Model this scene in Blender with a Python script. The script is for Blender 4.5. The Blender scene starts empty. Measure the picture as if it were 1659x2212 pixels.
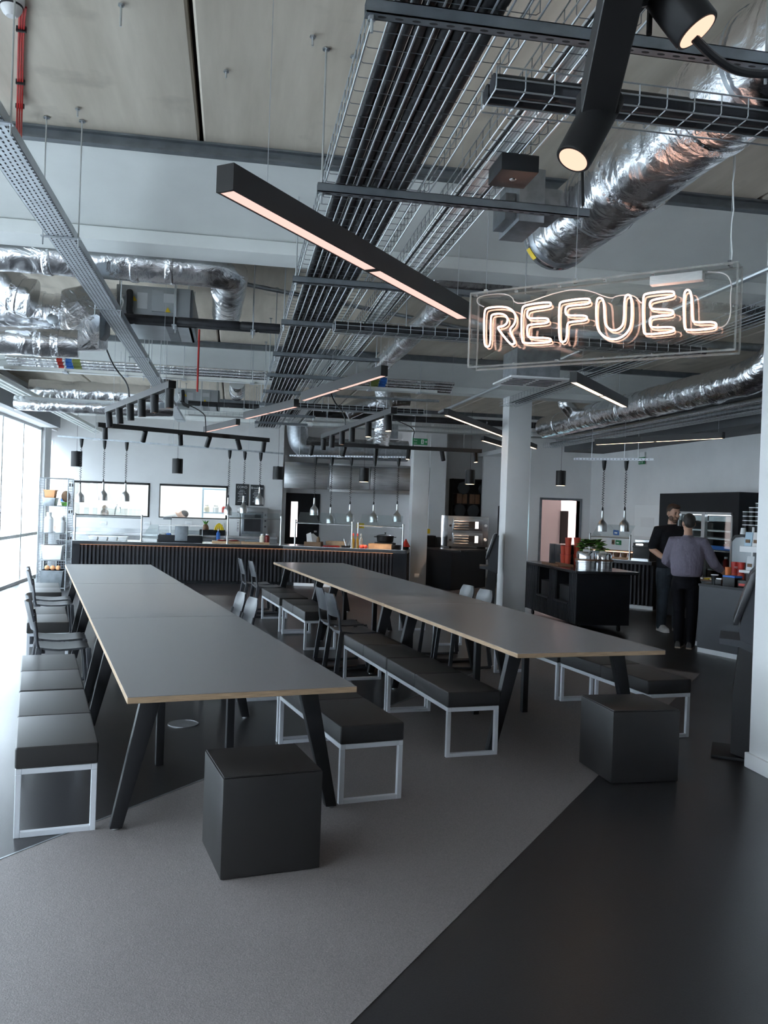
import bpy, bmesh, math, random
from mathutils import Vector, Matrix, noise
random.seed(7)
SC = bpy.context.scene
COL = SC.collection
PI = math.pi
# ------------------------------------------------------------------ camera
F, PITCH, ROLL, CH, YAW = 1869.2, -0.00565, 0.0343, 1.66, math.radians(9.9)
CX, CY = 829.5, 1106.0
def _ry(v):
    c, s = math.cos(YAW), math.sin(YAW)
    return Vector((c*v[0]+s*v[1], -s*v[0]+c*v[1], v[2]))
_fw = _ry((0, math.cos(PITCH), math.sin(PITCH)))
_up0 = _ry((0, -math.sin(PITCH), math.cos(PITCH)))
_rt0 = _ry((1, 0, 0))
_rt = math.cos(ROLL)*_rt0 + math.sin(ROLL)*_up0
_up = -math.sin(ROLL)*_rt0 + math.cos(ROLL)*_up0
CAM = Vector((0, 0, CH))
cam = bpy.data.cameras.new('camera')
cam.sensor_fit = 'HORIZONTAL'; cam.sensor_width = 36.0
cam.lens = F/1659.0*36.0
cam.clip_start = 0.05; cam.clip_end = 300
camo = bpy.data.objects.new('camera', cam); COL.objects.link(camo)
M = Matrix.Identity(4)
for i in range(3):
    M[i][0] = _rt[i]; M[i][1] = _up[i]; M[i][2] = -_fw[i]; M[i][3] = CAM[i]
camo.matrix_world = M
SC.camera = camo
# pixel of the photograph -> direction; the distance comes from a plane the thing touches
def ray(x, y): return _fw + (x-CX)/F*_rt + (CY-y)/F*_up
def gz(x, y, z=0.0):
    r = ray(x, y); return CAM + r*((z-CH)/r.z)
def gy(x, y, Y):
    r = ray(x, y); return CAM + r*(Y/r.y)
def gx(x, y, X):
    r = ray(x, y); return CAM + r*(X/r.x)
def gd(x, y, d): return CAM + ray(x, y)*d
def gpl(x, y, A, n):
    r = ray(x, y); return CAM + r*((A-CAM).dot(n)/r.dot(n))
# ------------------------------------------------------------------ world, exposure
SC.view_settings.view_transform = 'Standard'
SC.view_settings.look = 'None'
SC.view_settings.gamma = 1.0
SC.view_settings.use_curve_mapping = False
SC.view_settings.exposure = EXPO = 1.9
W = bpy.data.worlds.new('sky'); SC.world = W
try: W.use_nodes = True
except Exception: pass
nt = W.node_tree; nt.nodes.clear()
bg = nt.nodes.new('ShaderNodeBackground'); out = nt.nodes.new('ShaderNodeOutputWorld')
bg.inputs[0].default_value = (0.79, 0.87, 1.0, 1); bg.inputs[1].default_value = 6.5
nt.links.new(bg.outputs[0], out.inputs[0])
def portal(name, loc, rot, sx, sy):
    L = bpy.data.lights.new(name, 'AREA'); L.shape = 'RECTANGLE'; L.size = sx; L.size_y = sy
    L.cycles.is_portal = True
    o = bpy.data.objects.new(name, L); COL.objects.link(o); o.location = loc; o.rotation_euler = rot
portal('window_left_offscreen', (-3.7, 6.0, 1.5), (0, -PI/2, 0), 3.2, 25.0)
def area(name, loc, rot, sx, sy, power, col):
    L = bpy.data.lights.new(name, 'AREA'); L.shape = 'RECTANGLE'; L.size = sx; L.size_y = sy
    L.energy = power; L.color = col
    o = bpy.data.objects.new(name, L); COL.objects.link(o); o.location = loc; o.rotation_euler = rot
    return o
# ------------------------------------------------------------------ materials
MATS = {}
def mat(name, col, rough=0.5, metal=0.0, var=0.0, vscale=8.0, bump=0.0, bscale=40.0, spec=None, emit=None, estr=0.0, stretch=None, coat=0.0, col2=None, trans=0.0, ior=None, detail=4.0, bdist=0.01):
    m = bpy.data.materials.new(name); m.use_nodes = True
    n = m.node_tree.nodes; l = m.node_tree.links
    b = n['Principled BSDF']
    b.inputs['Base Color'].default_value = (*col, 1); b.inputs['Roughness'].default_value = rough
    b.inputs['Metallic'].default_value = metal
    if spec is not None: b.inputs['Specular IOR Level'].default_value = spec
    if coat: b.inputs['Coat Weight'].default_value = coat; b.inputs['Coat Roughness'].default_value = 0.1
    if trans: b.inputs['Transmission Weight'].default_value = trans
    if ior: b.inputs['IOR'].default_value = ior
    if emit: b.inputs['Emission Color'].default_value = (*emit, 1); b.inputs['Emission Strength'].default_value = estr
    if var or bump:
        tc = n.new('ShaderNodeTexCoord'); mp = n.new('ShaderNodeMapping')
        l.new(tc.outputs['Object'], mp.inputs['Vector'])
        if stretch: mp.inputs['Scale'].default_value = stretch
    if var:
        nz = n.new('ShaderNodeTexNoise'); nz.inputs['Scale'].default_value = vscale; nz.inputs['Detail'].default_value = detail
        l.new(mp.outputs[0], nz.inputs['Vector'])
        r = n.new('ShaderNodeValToRGB')
        c2 = col2 if col2 else tuple(min(1, c*(1+var)) for c in col)
        c1 = col if col2 else tuple(c*(1-var) for c in col)
        r.color_ramp.elements[0].color = (*c1, 1); r.color_ramp.elements[1].color = (*c2, 1)
        r.color_ramp.elements[0].position = 0.35; r.color_ramp.elements[1].position = 0.65
        l.new(nz.outputs['Fac'], r.inputs[0]); l.new(r.outputs[0], b.inputs['Base Color'])
    if bump:
        nb = n.new('ShaderNodeTexNoise'); nb.inputs['Scale'].default_value = bscale; nb.inputs['Detail'].default_value = 5
        l.new(mp.outputs[0], nb.inputs['Vector'])
        bp = n.new('ShaderNodeBump'); bp.inputs['Strength'].default_value = bump; bp.inputs['Distance'].default_value = bdist
        l.new(nb.outputs['Fac'], bp.inputs['Height']); l.new(bp.outputs[0], b.inputs['Normal'])
    MATS[name] = m
    return m
def glassmat(name, tint, refl, rough=0.02):
    m = bpy.data.materials.new(name); m.use_nodes = True
    n = m.node_tree.nodes; l = m.node_tree.links; n.clear()
    o = n.new('ShaderNodeOutputMaterial'); mx = n.new('ShaderNodeMixShader')
    t = n.new('ShaderNodeBsdfTransparent'); g = n.new('ShaderNodeBsdfGlossy')
    t.inputs[0].default_value = (*tint, 1); g.inputs['Roughness'].default_value = rough
    mx.inputs[0].default_value = refl; l.new(t.outputs[0], mx.inputs[1]); l.new(g.outputs[0], mx.inputs[2])
    l.new(mx.outputs[0], o.inputs[0]); MATS[name] = m
    return m
def emis(name, col, s):
    m = bpy.data.materials.new(name); m.use_nodes = True
    n = m.node_tree.nodes; l = m.node_tree.links; n.clear()
    o = n.new('ShaderNodeOutputMaterial'); e = n.new('ShaderNodeEmission')
    e.inputs[0].default_value = (*col, 1); e.inputs[1].default_value = s
    l.new(e.outputs[0], o.inputs[0]); MATS[name] = m
    return m
mat('white_paint', (0.74, 0.74, 0.74), 0.7, var=0.03, vscale=2, bump=0.03, bscale=120)
mat('beam_white', (0.80, 0.82, 0.80), 0.55, var=0.03, vscale=3)
mat('galvanised', (0.42, 0.45, 0.48), 0.38, 0.85, var=0.15, vscale=14)
mat('zinc_wire', (0.62, 0.65, 0.67), 0.35, 0.8)
mat('steel_channel', (0.20, 0.22, 0.24), 0.45, 0.5, var=0.12, vscale=10)
mat('tray_galv', (0.60, 0.64, 0.68), 0.4, 0.6, var=0.08, vscale=9)
mat('slot_dark', (0.03, 0.03, 0.035), 0.8)
mat('black_metal', (0.012, 0.012, 0.013), 0.42, 0.0, spec=0.3)
mat('black_powder', (0.012, 0.012, 0.014), 0.5, spec=0.3, bump=0.05, bscale=300)
mat('fixture_grey', (0.022, 0.021, 0.021), 0.45, spec=0.4)
mat('black_plastic', (0.016, 0.017, 0.019), 0.42, spec=0.35)
mat('chair_plastic', (0.040, 0.043, 0.050), 0.36)
mat('insulation', (0.020, 0.021, 0.025), 0.6, var=0.35, vscale=14, bump=0.3, bscale=30)
mat('leather', (0.013, 0.012, 0.012), 0.45, spec=0.6, bump=0.12, bscale=220, bdist=0.002)
mat('bench_frame', (0.66, 0.68, 0.72), 0.35, 0.3)
mat('laminate', (0.185, 0.180, 0.180), 0.29)
mat('plywood', (0.38, 0.26, 0.16), 0.6, var=0.25, vscale=10, stretch=(1, 1, 40))
mat('dark_joinery', (0.010, 0.011, 0.014), 0.5, spec=0.2, var=0.1, vscale=3)
mat('slat_wood', (0.035, 0.036, 0.042), 0.5, spec=0.25, var=0.2, vscale=3)
mat('worktop_dark', (0.020, 0.021, 0.024), 0.22, spec=0.35)
mat('stainless', (0.60, 0.61, 0.62), 0.25, 1.0, var=0.1, vscale=3, stretch=(1, 1, 12))
mat('stainless_dull', (0.40, 0.41, 0.42), 0.36, 0.9, var=0.15, vscale=4)
mat('brushed', (0.55, 0.56, 0.56), 0.3, 1.0)
mat('chrome', (0.75, 0.76, 0.78), 0.12, 1.0)
glassmat('glass_clear', (0.94, 0.97, 0.97), 0.10)
glassmat('glass_pane', (0.93, 0.97, 0.97), 0.06)
glassmat('acrylic', (0.97, 0.97, 0.96), 0.07)
mat('acrylic_edge', (0.85, 0.85, 0.82), 0.15, trans=0.7, ior=1.3)
emis('neon', (1.0, 0.58, 0.45), 2.2)
mat('reflection_pink', (0.80, 0.60, 0.50), 0.2)  # pinkish tone for the imitated letter reflections
emis('led_pink', (1.0, 0.62, 0.54), 0.33)
emis('led_warm', (1.0, 0.66, 0.40), 2.0)
mat('lens_off', (0.5, 0.5, 0.48), 0.25)
emis('oven_glow', (1.0, 0.97, 0.9), 0.9)
emis('spot_led', (1.0, 0.60, 0.44), 0.38)
emis('spot_led_bright', (1.0, 0.72, 0.45), 2.0)
emis('led_strip', (1.0, 0.45, 0.22), 2.2)
emis('panel_glow', (1.0, 0.99, 0.97), 6.5)
mat('red_cable', (0.45, 0.020, 0.018), 0.4)
mat('red_paint', (0.50, 0.03, 0.02), 0.45)
mat('red_cup', (0.62, 0.07, 0.03), 0.45)
mat('orange', (0.75, 0.20, 0.05), 0.5)
mat('orange_pale', (0.85, 0.42, 0.20), 0.6)
mat('white_plastic', (0.80, 0.80, 0.80), 0.4)
mat('cable_white', (0.86, 0.87, 0.86), 0.5)
mat('cable_black', (0.015, 0.015, 0.017), 0.5)
mat('blue', (0.03, 0.16, 0.55), 0.5)
mat('blue_pale', (0.45, 0.60, 0.72), 0.5)
mat('yellow', (0.85, 0.60, 0.02), 0.5)
mat('green', (0.02, 0.22, 0.08), 0.5)
mat('leaf_green', (0.10, 0.30, 0.04), 0.5, var=0.4, vscale=20)
mat('leaf_dark', (0.05, 0.06, 0.03), 0.5, var=0.4, vscale=20)
mat('tape_green', (0.25, 0.30, 0.08), 0.5)
mat('wood_board', (0.48, 0.30, 0.16), 0.5, var=0.2, vscale=6, stretch=(1, 6, 1))
mat('wood_brown', (0.20, 0.10, 0.05), 0.5, var=0.2, vscale=6)
mat('paper', (0.82, 0.80, 0.78), 0.8)
mat('kraft', (0.20, 0.12, 0.07), 0.8)
mat('chalkboard', (0.022, 0.026, 0.030), 0.6)
mat('chalk', (0.62, 0.62, 0.62), 0.8)
mat('crust', (0.16, 0.05, 0.02), 0.4)
mat('tomato', (0.75, 0.08, 0.05), 0.35)
mat('oil', (0.16, 0.10, 0.01), 0.12)
mat('sauce', (0.18, 0.015, 0.012), 0.2)
mat('cream', (0.78, 0.70, 0.55), 0.4)
mat('ac_grey', (0.45, 0.48, 0.50), 0.5, 0.2, var=0.06, vscale=5)
mat('label_grey', (0.66, 0.68, 0.70), 0.6)
mat('skin', (0.50, 0.29, 0.20), 0.5)
mat('skin_pale', (0.62, 0.38, 0.28), 0.5)
mat('hair_brown', (0.035, 0.017, 0.010), 0.6, bump=0.4, bscale=150)
mat('hair_dark', (0.018, 0.014, 0.012), 0.6, bump=0.4, bscale=150)
mat('hair_blond', (0.20, 0.10, 0.04), 0.6, bump=0.4, bscale=150)
mat('beard', (0.10, 0.055, 0.035), 0.7)
mat('shirt_black', (0.007, 0.008, 0.011), 0.8, bump=0.8, bscale=8, bdist=0.04, spec=0.2)
mat('shirt_lilac', (0.17, 0.15, 0.195), 0.8, var=0.06, vscale=60, bump=1.0, bscale=7, bdist=0.06, stretch=(1, 1, 0.5))
mat('jeans', (0.022, 0.030, 0.040), 0.85, var=0.35, vscale=6, bump=0.4, bscale=10, bdist=0.02)
mat('trousers_black', (0.004, 0.004, 0.006), 0.85, spec=0.15, bump=0.4, bscale=8, bdist=0.02)
mat('shoe_white', (0.60, 0.58, 0.56), 0.6)
mat('shoe_dark', (0.012, 0.010, 0.010), 0.5)
mat('sole', (0.30, 0.24, 0.18), 0.7)
mat('chef_white', (0.80, 0.80, 0.82), 0.7)
mat('plastic_clear', (0.75, 0.74, 0.70), 0.15, trans=0.75, ior=1.2)
mat('pink_wall', (0.76, 0.75, 0.75), 0.7)
mat('outside_ground', (0.28, 0.28, 0.28), 0.9, var=0.1, vscale=2)
def tweak_foil(name, col, rough, s):
    m = bpy.data.materials.new(name); m.use_nodes = True
    n = m.node_tree.nodes; l = m.node_tree.links; b = n['Principled BSDF']
    b.inputs['Base Color'].default_value = (*col, 1); b.inputs['Metallic'].default_value = 1; b.inputs['Roughness'].default_value = rough
    tc = n.new('ShaderNodeTexCoord')
    v = n.new('ShaderNodeTexNoise'); v.inputs['Scale'].default_value = 7*s; v.inputs['Detail'].default_value = 6; v.inputs['Distortion'].default_value = 1.6
    w = n.new('ShaderNodeTexVoronoi'); w.inputs['Scale'].default_value = 16*s; w.feature = 'F1'
    l.new(tc.outputs['Object'], v.inputs['Vector']); l.new(tc.outputs['Object'], w.inputs['Vector'])
    mm = n.new('ShaderNodeMath'); mm.operation = 'MULTIPLY_ADD'; mm.inputs[1].default_value = 0.35
    l.new(w.outputs['Distance'], mm.inputs[0]); l.new(v.outputs['Fac'], mm.inputs[2])
    bp = n.new('ShaderNodeBump'); bp.inputs['Strength'].default_value = 0.45; bp.inputs['Distance'].default_value = 0.025/s
    l.new(mm.outputs[0], bp.inputs['Height']); l.new(bp.outputs[0], b.inputs['Normal'])
    MATS[name] = m
tweak_foil('foil', (0.80, 0.81, 0.83), 0.20, 0.6)
tweak_foil('foil_small', (0.78, 0.79, 0.81), 0.22, 1.6)
mat('foil_band', (0.85, 0.86, 0.88), 0.16, 1.0, bump=0.6, bscale=30, bdist=0.02)
def concrete():
    m = bpy.data.materials.new('concrete'); m.use_nodes = True
    n = m.node_tree.nodes; l = m.node_tree.links; b = n['Principled BSDF']; b.inputs['Roughness'].default_value = 0.75
    tc = n.new('ShaderNodeTexCoord'); gi = n.new('ShaderNodeObjectInfo')
    ad = n.new('ShaderNodeVectorMath'); ad.operation = 'ADD'
    l.new(tc.outputs['Object'], ad.inputs[0]); l.new(gi.outputs['Location'], ad.inputs[1])
    mp = n.new('ShaderNodeMapping'); mp.inputs['Scale'].default_value = (3.2, 0.35, 1)
    l.new(ad.outputs[0], mp.inputs['Vector'])
    a = n.new('ShaderNodeTexNoise'); a.inputs['Scale'].default_value = 1.6; a.inputs['Detail'].default_value = 6; a.inputs['Roughness'].default_value = 0.6
    l.new(mp.outputs[0], a.inputs['Vector'])
    r = n.new('ShaderNodeValToRGB'); e = r.color_ramp.elements
    e[0].position = 0.3; e[0].color = (0.53, 0.47, 0.385, 1); e[1].position = 0.7; e[1].color = (0.72, 0.65, 0.55, 1)
    l.new(a.outputs['Fac'], r.inputs[0])
    s = n.new('ShaderNodeTexNoise'); s.inputs['Scale'].default_value = 2.3; s.inputs['Detail'].default_value = 8
    l.new(ad.outputs[0], s.inputs['Vector'])
    r2 = n.new('ShaderNodeValToRGB'); e = r2.color_ramp.elements
    e[0].position = 0.27; e[0].color = (0.55, 0.55, 0.55, 1); e[1].position = 0.40; e[1].color = (1, 1, 1, 1)
    l.new(s.outputs['Fac'], r2.inputs[0])
    mx = n.new('ShaderNodeMix'); mx.data_type = 'RGBA'; mx.blend_type = 'MULTIPLY'; mx.inputs[0].default_value = 0.6
    l.new(r.outputs[0], mx.inputs[6]); l.new(r2.outputs[0], mx.inputs[7]); l.new(mx.outputs[2], b.inputs['Base Color'])
    bp = n.new('ShaderNodeBump'); bp.inputs['Strength'].default_value = 0.15; bp.inputs['Distance'].default_value = 0.01
    l.new(s.outputs['Fac'], bp.inputs['Height']); l.new(bp.outputs[0], b.inputs['Normal'])
    MATS['concrete'] = m
concrete()
def floormat(name, c1, c2, rough, scale, bump):
    m = bpy.data.materials.new(name); m.use_nodes = True
    n = m.node_tree.nodes; l = m.node_tree.links; b = n['Principled BSDF']
    tc = n.new('ShaderNodeTexCoord')
    a = n.new('ShaderNodeTexNoise'); a.inputs['Scale'].default_value = scale; a.inputs['Detail'].default_value = 3
    l.new(tc.outputs['Object'], a.inputs['Vector'])
    g = n.new('ShaderNodeTexNoise'); g.inputs['Scale'].default_value = 0.9; g.inputs['Detail'].default_value = 5
    l.new(tc.outputs['Object'], g.inputs['Vector'])
    mm = n.new('ShaderNodeMath'); mm.operation = 'MULTIPLY_ADD'; mm.inputs[1].default_value = 0.35
    l.new(g.outputs['Fac'], mm.inputs[0]); l.new(a.outputs['Fac'], mm.inputs[2])
    r = n.new('ShaderNodeValToRGB'); e = r.color_ramp.elements
    e[0].position = 0.45; e[0].color = (*c1, 1); e[1].position = 0.9; e[1].color = (*c2, 1)
    l.new(mm.outputs[0], r.inputs[0]); l.new(r.outputs[0], b.inputs['Base Color'])
    rr = n.new('ShaderNodeMapRange'); rr.inputs['To Min'].default_value = rough-0.05; rr.inputs['To Max'].default_value = rough+0.08
    l.new(g.outputs['Fac'], rr.inputs['Value']); l.new(rr.outputs[0], b.inputs['Roughness'])
    bp = n.new('ShaderNodeBump'); bp.inputs['Strength'].default_value = bump; bp.inputs['Distance'].default_value = 0.003
    l.new(a.outputs['Fac'], bp.inputs['Height']); l.new(bp.outputs[0], b.inputs['Normal'])
    MATS[name] = m
floormat('floor_dark', (0.016, 0.0155, 0.017), (0.028, 0.027, 0.029), 0.30, 160, 0.12)
floormat('floor_band', (0.135, 0.120, 0.118), (0.225, 0.203, 0.198), 0.62, 190, 0.5)

# ------------------------------------------------------------------ mesh building
class MB:
    def __init__(s): s.v = []; s.f = []
    def add(s, vs, fs):
        o = len(s.v); s.v += [Vector(p) for p in vs]; s.f += [tuple(i+o for i in f) for f in fs]; return s
    def hexa(s, p):
        return s.add(p, [(0,3,2,1), (4,5,6,7), (0,1,5,4), (1,2,6,5), (2,3,7,6), (3,0,4,7)])
    def box(s, x0, x1, y0, y1, z0, z1):
        return s.hexa([(x0,y0,z0), (x1,y0,z0), (x1,y1,z0), (x0,y1,z0), (x0,y0,z1), (x1,y0,z1), (x1,y1,z1), (x0,y1,z1)])
    def cbox(s, c, sx, sy, sz, rz=0.0):
        ca, sa = math.cos(rz), math.sin(rz); p = []
        for z in (-sz/2, sz/2):
            for x, y in ((-sx/2,-sy/2), (sx/2,-sy/2), (sx/2,sy/2), (-sx/2,sy/2)):
                p.append((c[0]+ca*x-sa*y, c[1]+sa*x+ca*y, c[2]+z))
        return s.hexa(p)
    def bar(s, a, b, w, h, up=(0,0,1), w2=None, h2=None):
        a = Vector(a); b = Vector(b); d = (b-a).normalized(); u = Vector(up)
        if abs(d.dot(u)) > 0.99: u = Vector((0, 1, 0))
        r = d.cross(u).normalized(); u = r.cross(d).normalized()
        w2 = w if w2 is None else w2; h2 = h if h2 is None else h2
        p = [a-r*w/2-u*h/2, a+r*w/2-u*h/2, a+r*w/2+u*h/2, a-r*w/2+u*h/2, b-r*w2/2-u*h2/2, b+r*w2/2-u*h2/2, b+r*w2/2+u*h2/2, b-r*w2/2+u*h2/2]
        return s.hexa(p)
    def prism(s, poly, z0, z1):
        n = len(poly)
        vs = [(x, y, z0) for x, y in poly]+[(x, y, z1) for x, y in poly]
        return s.add(vs, [tuple(range(n))[::-1], tuple(range(n, 2*n))]+[(i, (i+1) % n, n+(i+1) % n, n+i) for i in range(n)])
    def extrude(s, pts, d):
        n = len(pts); d = Vector(d)
        vs = [Vector(p) for p in pts]+[Vector(p)+d for p in pts]
        return s.add(vs, [tuple(range(n))[::-1], tuple(range(n, 2*n))]+[(i, (i+1) % n, n+(i+1) % n, n+i) for i in range(n)])
    def rings(s, rings, caps=True, closed=False):
        n = len(rings[0]); vs = [p for r in rings for p in r]; fs = []
        m = len(rings)
        for k in range(m if closed else m-1):
            k2 = (k+1) % m
            for i in range(n): fs.append((k*n+i, k*n+(i+1) % n, k2*n+(i+1) % n, k2*n+i))
        if caps and not closed: fs += [tuple(range(n))[::-1], tuple((m-1)*n+i for i in range(n))]
        return s.add(vs, fs)
    def tube(s, pts, r, n=8, closed=False, caps=True, flat=1.0, up=(0,0,1)):
        pts = [Vector(p) for p in pts]; m = len(pts)
        rs = list(r) if hasattr(r, '__len__') else [r]*m
        rings = []; pu = None
        for i, p in enumerate(pts):
            if closed: d = pts[(i+1) % m]-pts[i-1]
            else: d = pts[min(i+1, m-1)]-pts[max(i-1, 0)]
            if d.length < 1e-9: d = Vector((0,0,1))
            d.normalize()
            if pu is None:
                u = Vector(up)
                if abs(d.dot(u)) > 0.97: u = Vector((0, 1, 0)) if abs(d.y) < 0.9 else Vector((1, 0, 0))
            else: u = pu
            a = d.cross(u)
            if a.length < 1e-6: a = d.orthogonal()
            a.normalize(); u = a.cross(d).normalized(); pu = u
            rings.append([p+(a*math.cos(t)+u*math.sin(t)*flat)*rs[i] for t in [2*PI*k/n for k in range(n)]])
        return s.rings(rings, caps, closed)
    def lathe(s, prof, c=(0,0,0), n=24, axis=(0,0,1), caps=True):
        d = Vector(axis).normalized(); a = d.orthogonal().normalized(); b = d.cross(a); c = Vector(c)
        rings = [[c+d*z+(a*math.cos(2*PI*k/n)+b*math.sin(2*PI*k/n))*max(r, 1e-4) for k in range(n)] for r, z in prof]
        return s.rings(rings, caps)
    def cyl(s, a, b, r, n=16, r2=None):
        return s.tube([a, b], [r, r if r2 is None else r2], n)
    def sphere(s, c, r, n=12, m=8, sc=(1,1,1)):
        c = Vector(c)
        rings = []
        for j in range(m+1):
            t = PI*j/m
            rr = max(math.sin(t), 0.001)*r
            rings.append([c+Vector((rr*math.cos(2*PI*k/n)*sc[0], rr*math.sin(2*PI*k/n)*sc[1], -math.cos(t)*r*sc[2])) for k in range(n)])
        return s.rings(rings, True)
    def mesh(s, name, m=None, smooth=True, bevel=0.0, seg=2, ang=35, off=None, inv=None):
        me = bpy.data.meshes.new(name)
        vs = s.v
        if inv is not None: vs = [inv @ p for p in vs]
        elif off is not None: vs = [p-off for p in vs]
        me.from_pydata([tuple(p) for p in vs], [], s.f)
        bm = bmesh.new(); bm.from_mesh(me)
        bmesh.ops.recalc_face_normals(bm, faces=bm.faces)
        if bevel:
            es = [e for e in bm.edges if len(e.link_faces) == 2 and e.calc_face_angle(0) > 0.6]
            bmesh.ops.bevel(bm, geom=es, offset=bevel, segments=seg, affect='EDGES', profile=0.6)
        bm.to_mesh(me); bm.free()
        if smooth:
            me.polygons.foreach_set('use_smooth', [True]*len(me.polygons))
            try: me.set_sharp_from_angle(angle=math.radians(ang))
            except Exception: pass
        if m: me.materials.append(MATS[m])
        me.update()
        return me
    def part(s, name, m, parent=None, world=False, **k):
        inv = None
        if world and parent is not None:
            root = parent
            while root.parent: root = root.parent
            inv = (Matrix.Translation(root.location) @ Matrix.Rotation(root.rotation_euler.z, 4, 'Z')).inverted()
        o = bpy.data.objects.new(name, s.mesh(name, m, inv=inv, **k)); COL.objects.link(o)
        if parent is not None: o.parent = parent
        return o
    def solo(s, name, m, label=None, cat=None, group=None, kind=None, **k):
        xs = [p.x for p in s.v]; ys = [p.y for p in s.v]; zs = [p.z for p in s.v]
        off = Vector(((min(xs)+max(xs))/2, (min(ys)+max(ys))/2, min(zs)))
        o = bpy.data.objects.new(name, s.mesh(name, m, off=off, **k)); COL.objects.link(o); o.location = off
        tag(o, label, cat, group, kind)
        return o
def tag(o, label=None, cat=None, group=None, kind=None):
    if label: o['label'] = label
    if cat: o['category'] = cat
    if group: o['group'] = group
    if kind: o['kind'] = kind
    return o
def thing(name, label, cat, loc=(0,0,0), rz=0.0, group=None, kind=None):
    o = bpy.data.objects.new(name, None); COL.objects.link(o); o.empty_display_size = 0.1
    o.location = loc; o.rotation_euler = (0, 0, rz)
    return tag(o, label, cat, group, kind)
def copy_tree(o, parent=None, loc=None, rz=None, label=None, group=None):
    c = o.copy(); COL.objects.link(c); c.parent = parent
    if loc is not None: c.location = loc
    if rz is not None: c.rotation_euler = (0, 0, rz)
    if label: c['label'] = label
    if group: c['group'] = group
    for ch in list(o.children): copy_tree(ch, c)
    return c
def box(*a): return MB().box(*a)
def lerp(a, b, t): return a+(b-a)*t
def arc(c, r, a0, a1, n, z=None):
    return [(c[0]+r*math.cos(a0+(a1-a0)*i/n), c[1]+r*math.sin(a0+(a1-a0)*i/n)) for i in range(n+1)]
def smoothpath(pts, it=2, closed=False):
    pts = [Vector(p) for p in pts]
    for _ in range(it):
        q = []; m = len(pts)
        rng = range(m) if closed else range(m-1)
        if not closed: q.append(pts[0])
        for i in rng:
            a, b = pts[i], pts[(i+1) % m]
            q += [a*0.75+b*0.25, a*0.25+b*0.75]
        if not closed: q.append(pts[-1])
        pts = q
    return pts
# ================================================================== the setting
ZC = 3.77
XL, XR = -3.95, 8.0
def struct(mb, name, m, parent=None, **k):
    if parent is None:
        o = mb.solo(name, m, kind='structure', **k)
    else: o = mb.part(name, m, parent, world=True, **k)
    return o
# floor
struct(box(-4.25, 9.5, -5.0, 25.5, -0.12, 0.0), 'floor', 'floor_dark', smooth=False)
def along(A, d, t): return (A[0]+d[0]*t, A[1]+d[1]*t)
l1a, l1b = gz(0, 1857), gz(435, 1686); l2a, l2b = gz(760, 2212), gz(1280, 1690)
d1 = (l1b-l1a).normalized(); d2 = (l2b-l2a).normalized()
e1 = gz(1512, 1456)
band = [along(l1a, d1, -6), along(l2a, d2, -6), (e1.x, e1.y), (e1.x-1.1, e1.y+1.35), along(l1a, d1, 9.0)]
struct(MB().prism(band, 0.0005, 0.003), 'floor_path', 'floor_band', smooth=False)
tr = MB(); a = along(l1a, d1, -6); b = along(l1a, d1, 9)
tr.bar((a[0], a[1], 0.003), (b[0], b[1], 0.003), 0.012, 0.004); struct(tr, 'trim_1', 'galvanised', smooth=False)
fb = MB().lathe([(0.001, 0.004), (0.105, 0.004), (0.105, 0.0065), (0.112, 0.0065), (0.112, 0.0005)], gz(396, 1564), 32)
o = fb.solo('floor_socket_lid', 'stainless_dull', 'round metal floor socket lid set in dark floor under table', 'floor socket')
# outside ground
struct(box(-60, 30, -40, 60, -0.4, -0.3), 'ground', 'outside_ground', smooth=False)
mat('sky_block_pale', (0.5, 0.5, 0.5), 0.8, var=0.06, vscale=1)
struct(box(-15.0, -14.0, -30, 60, -0.3, 8.5), 'added_sky_block', 'sky_block_pale', smooth=False)  # added slab that blocks the low sky, so the far side gets darker
# ceiling of precast planks between downstand beams
ceil = thing('ceiling', None, None, (0, 0, ZC), kind='structure')
struct(box(-4.3, 9.5, -5, 21.6, ZC+0.10, ZC+0.2), 'slab_backing', 'slot_dark', ceil, smooth=False)
jx = gz(435, 300, ZC).x
BEAMS = [5.25, 11.72, 18.2]   # edge of the planks; a white soffit strip and the beam follow
pm = {}
for y0, y1 in ((-5.0, 5.25), (6.45, 11.72), (12.92, 18.2), (19.4, 21.6)):
    for k in range(-4, 9):
        x0 = jx+1.2*k+0.012
        key = round(y1-y0, 3)
        if key not in pm: pm[key] = box(0, 1.176, 0, y1-y0, 0, 0.1).mesh('concrete_plank', 'concrete', bevel=0.012, seg=1)
        o = bpy.data.objects.new('concrete_plank', pm[key]); COL.objects.link(o); o.parent = ceil; o.location = (x0, y0, 0)
# downstand beams
for i, y in enumerate(BEAMS):
    t = thing('trim_%d' % (i+2), None, None, (2.4, y, 3.41), kind='structure')
    struct(MB().extrude([(-4.2, y+0.02, ZC), (-4.2, y+0.02, ZC-0.03), (-4.2, y+0.45, 3.66), (-4.2, y+0.93, 3.48), (-4.2, y+1.17, 3.48), (-4.2, y+1.17, ZC)], (13.6, 0, 0)), 'beam_casing', 'beam_white', t, ang=50)
    struct(box(-4.2, 9.4, y+0.87, y+1.2, 3.405, 3.495), 'beam_flange', 'beam_white', t, bevel=0.006)
    c = MB(); c.box(-4.2, 9.4, y-0.045, y+0.02, ZC-0.014, ZC-0.002); c.box(-4.2, 9.4, y-0.012, y+0.02, ZC-0.075, ZC-0.014); c.box(-4.2, 9.4, y-0.04, y-0.012, ZC-0.075, ZC-0.062)
    struct(c, 'edge_channel', 'steel_channel', t, smooth=False)
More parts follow.
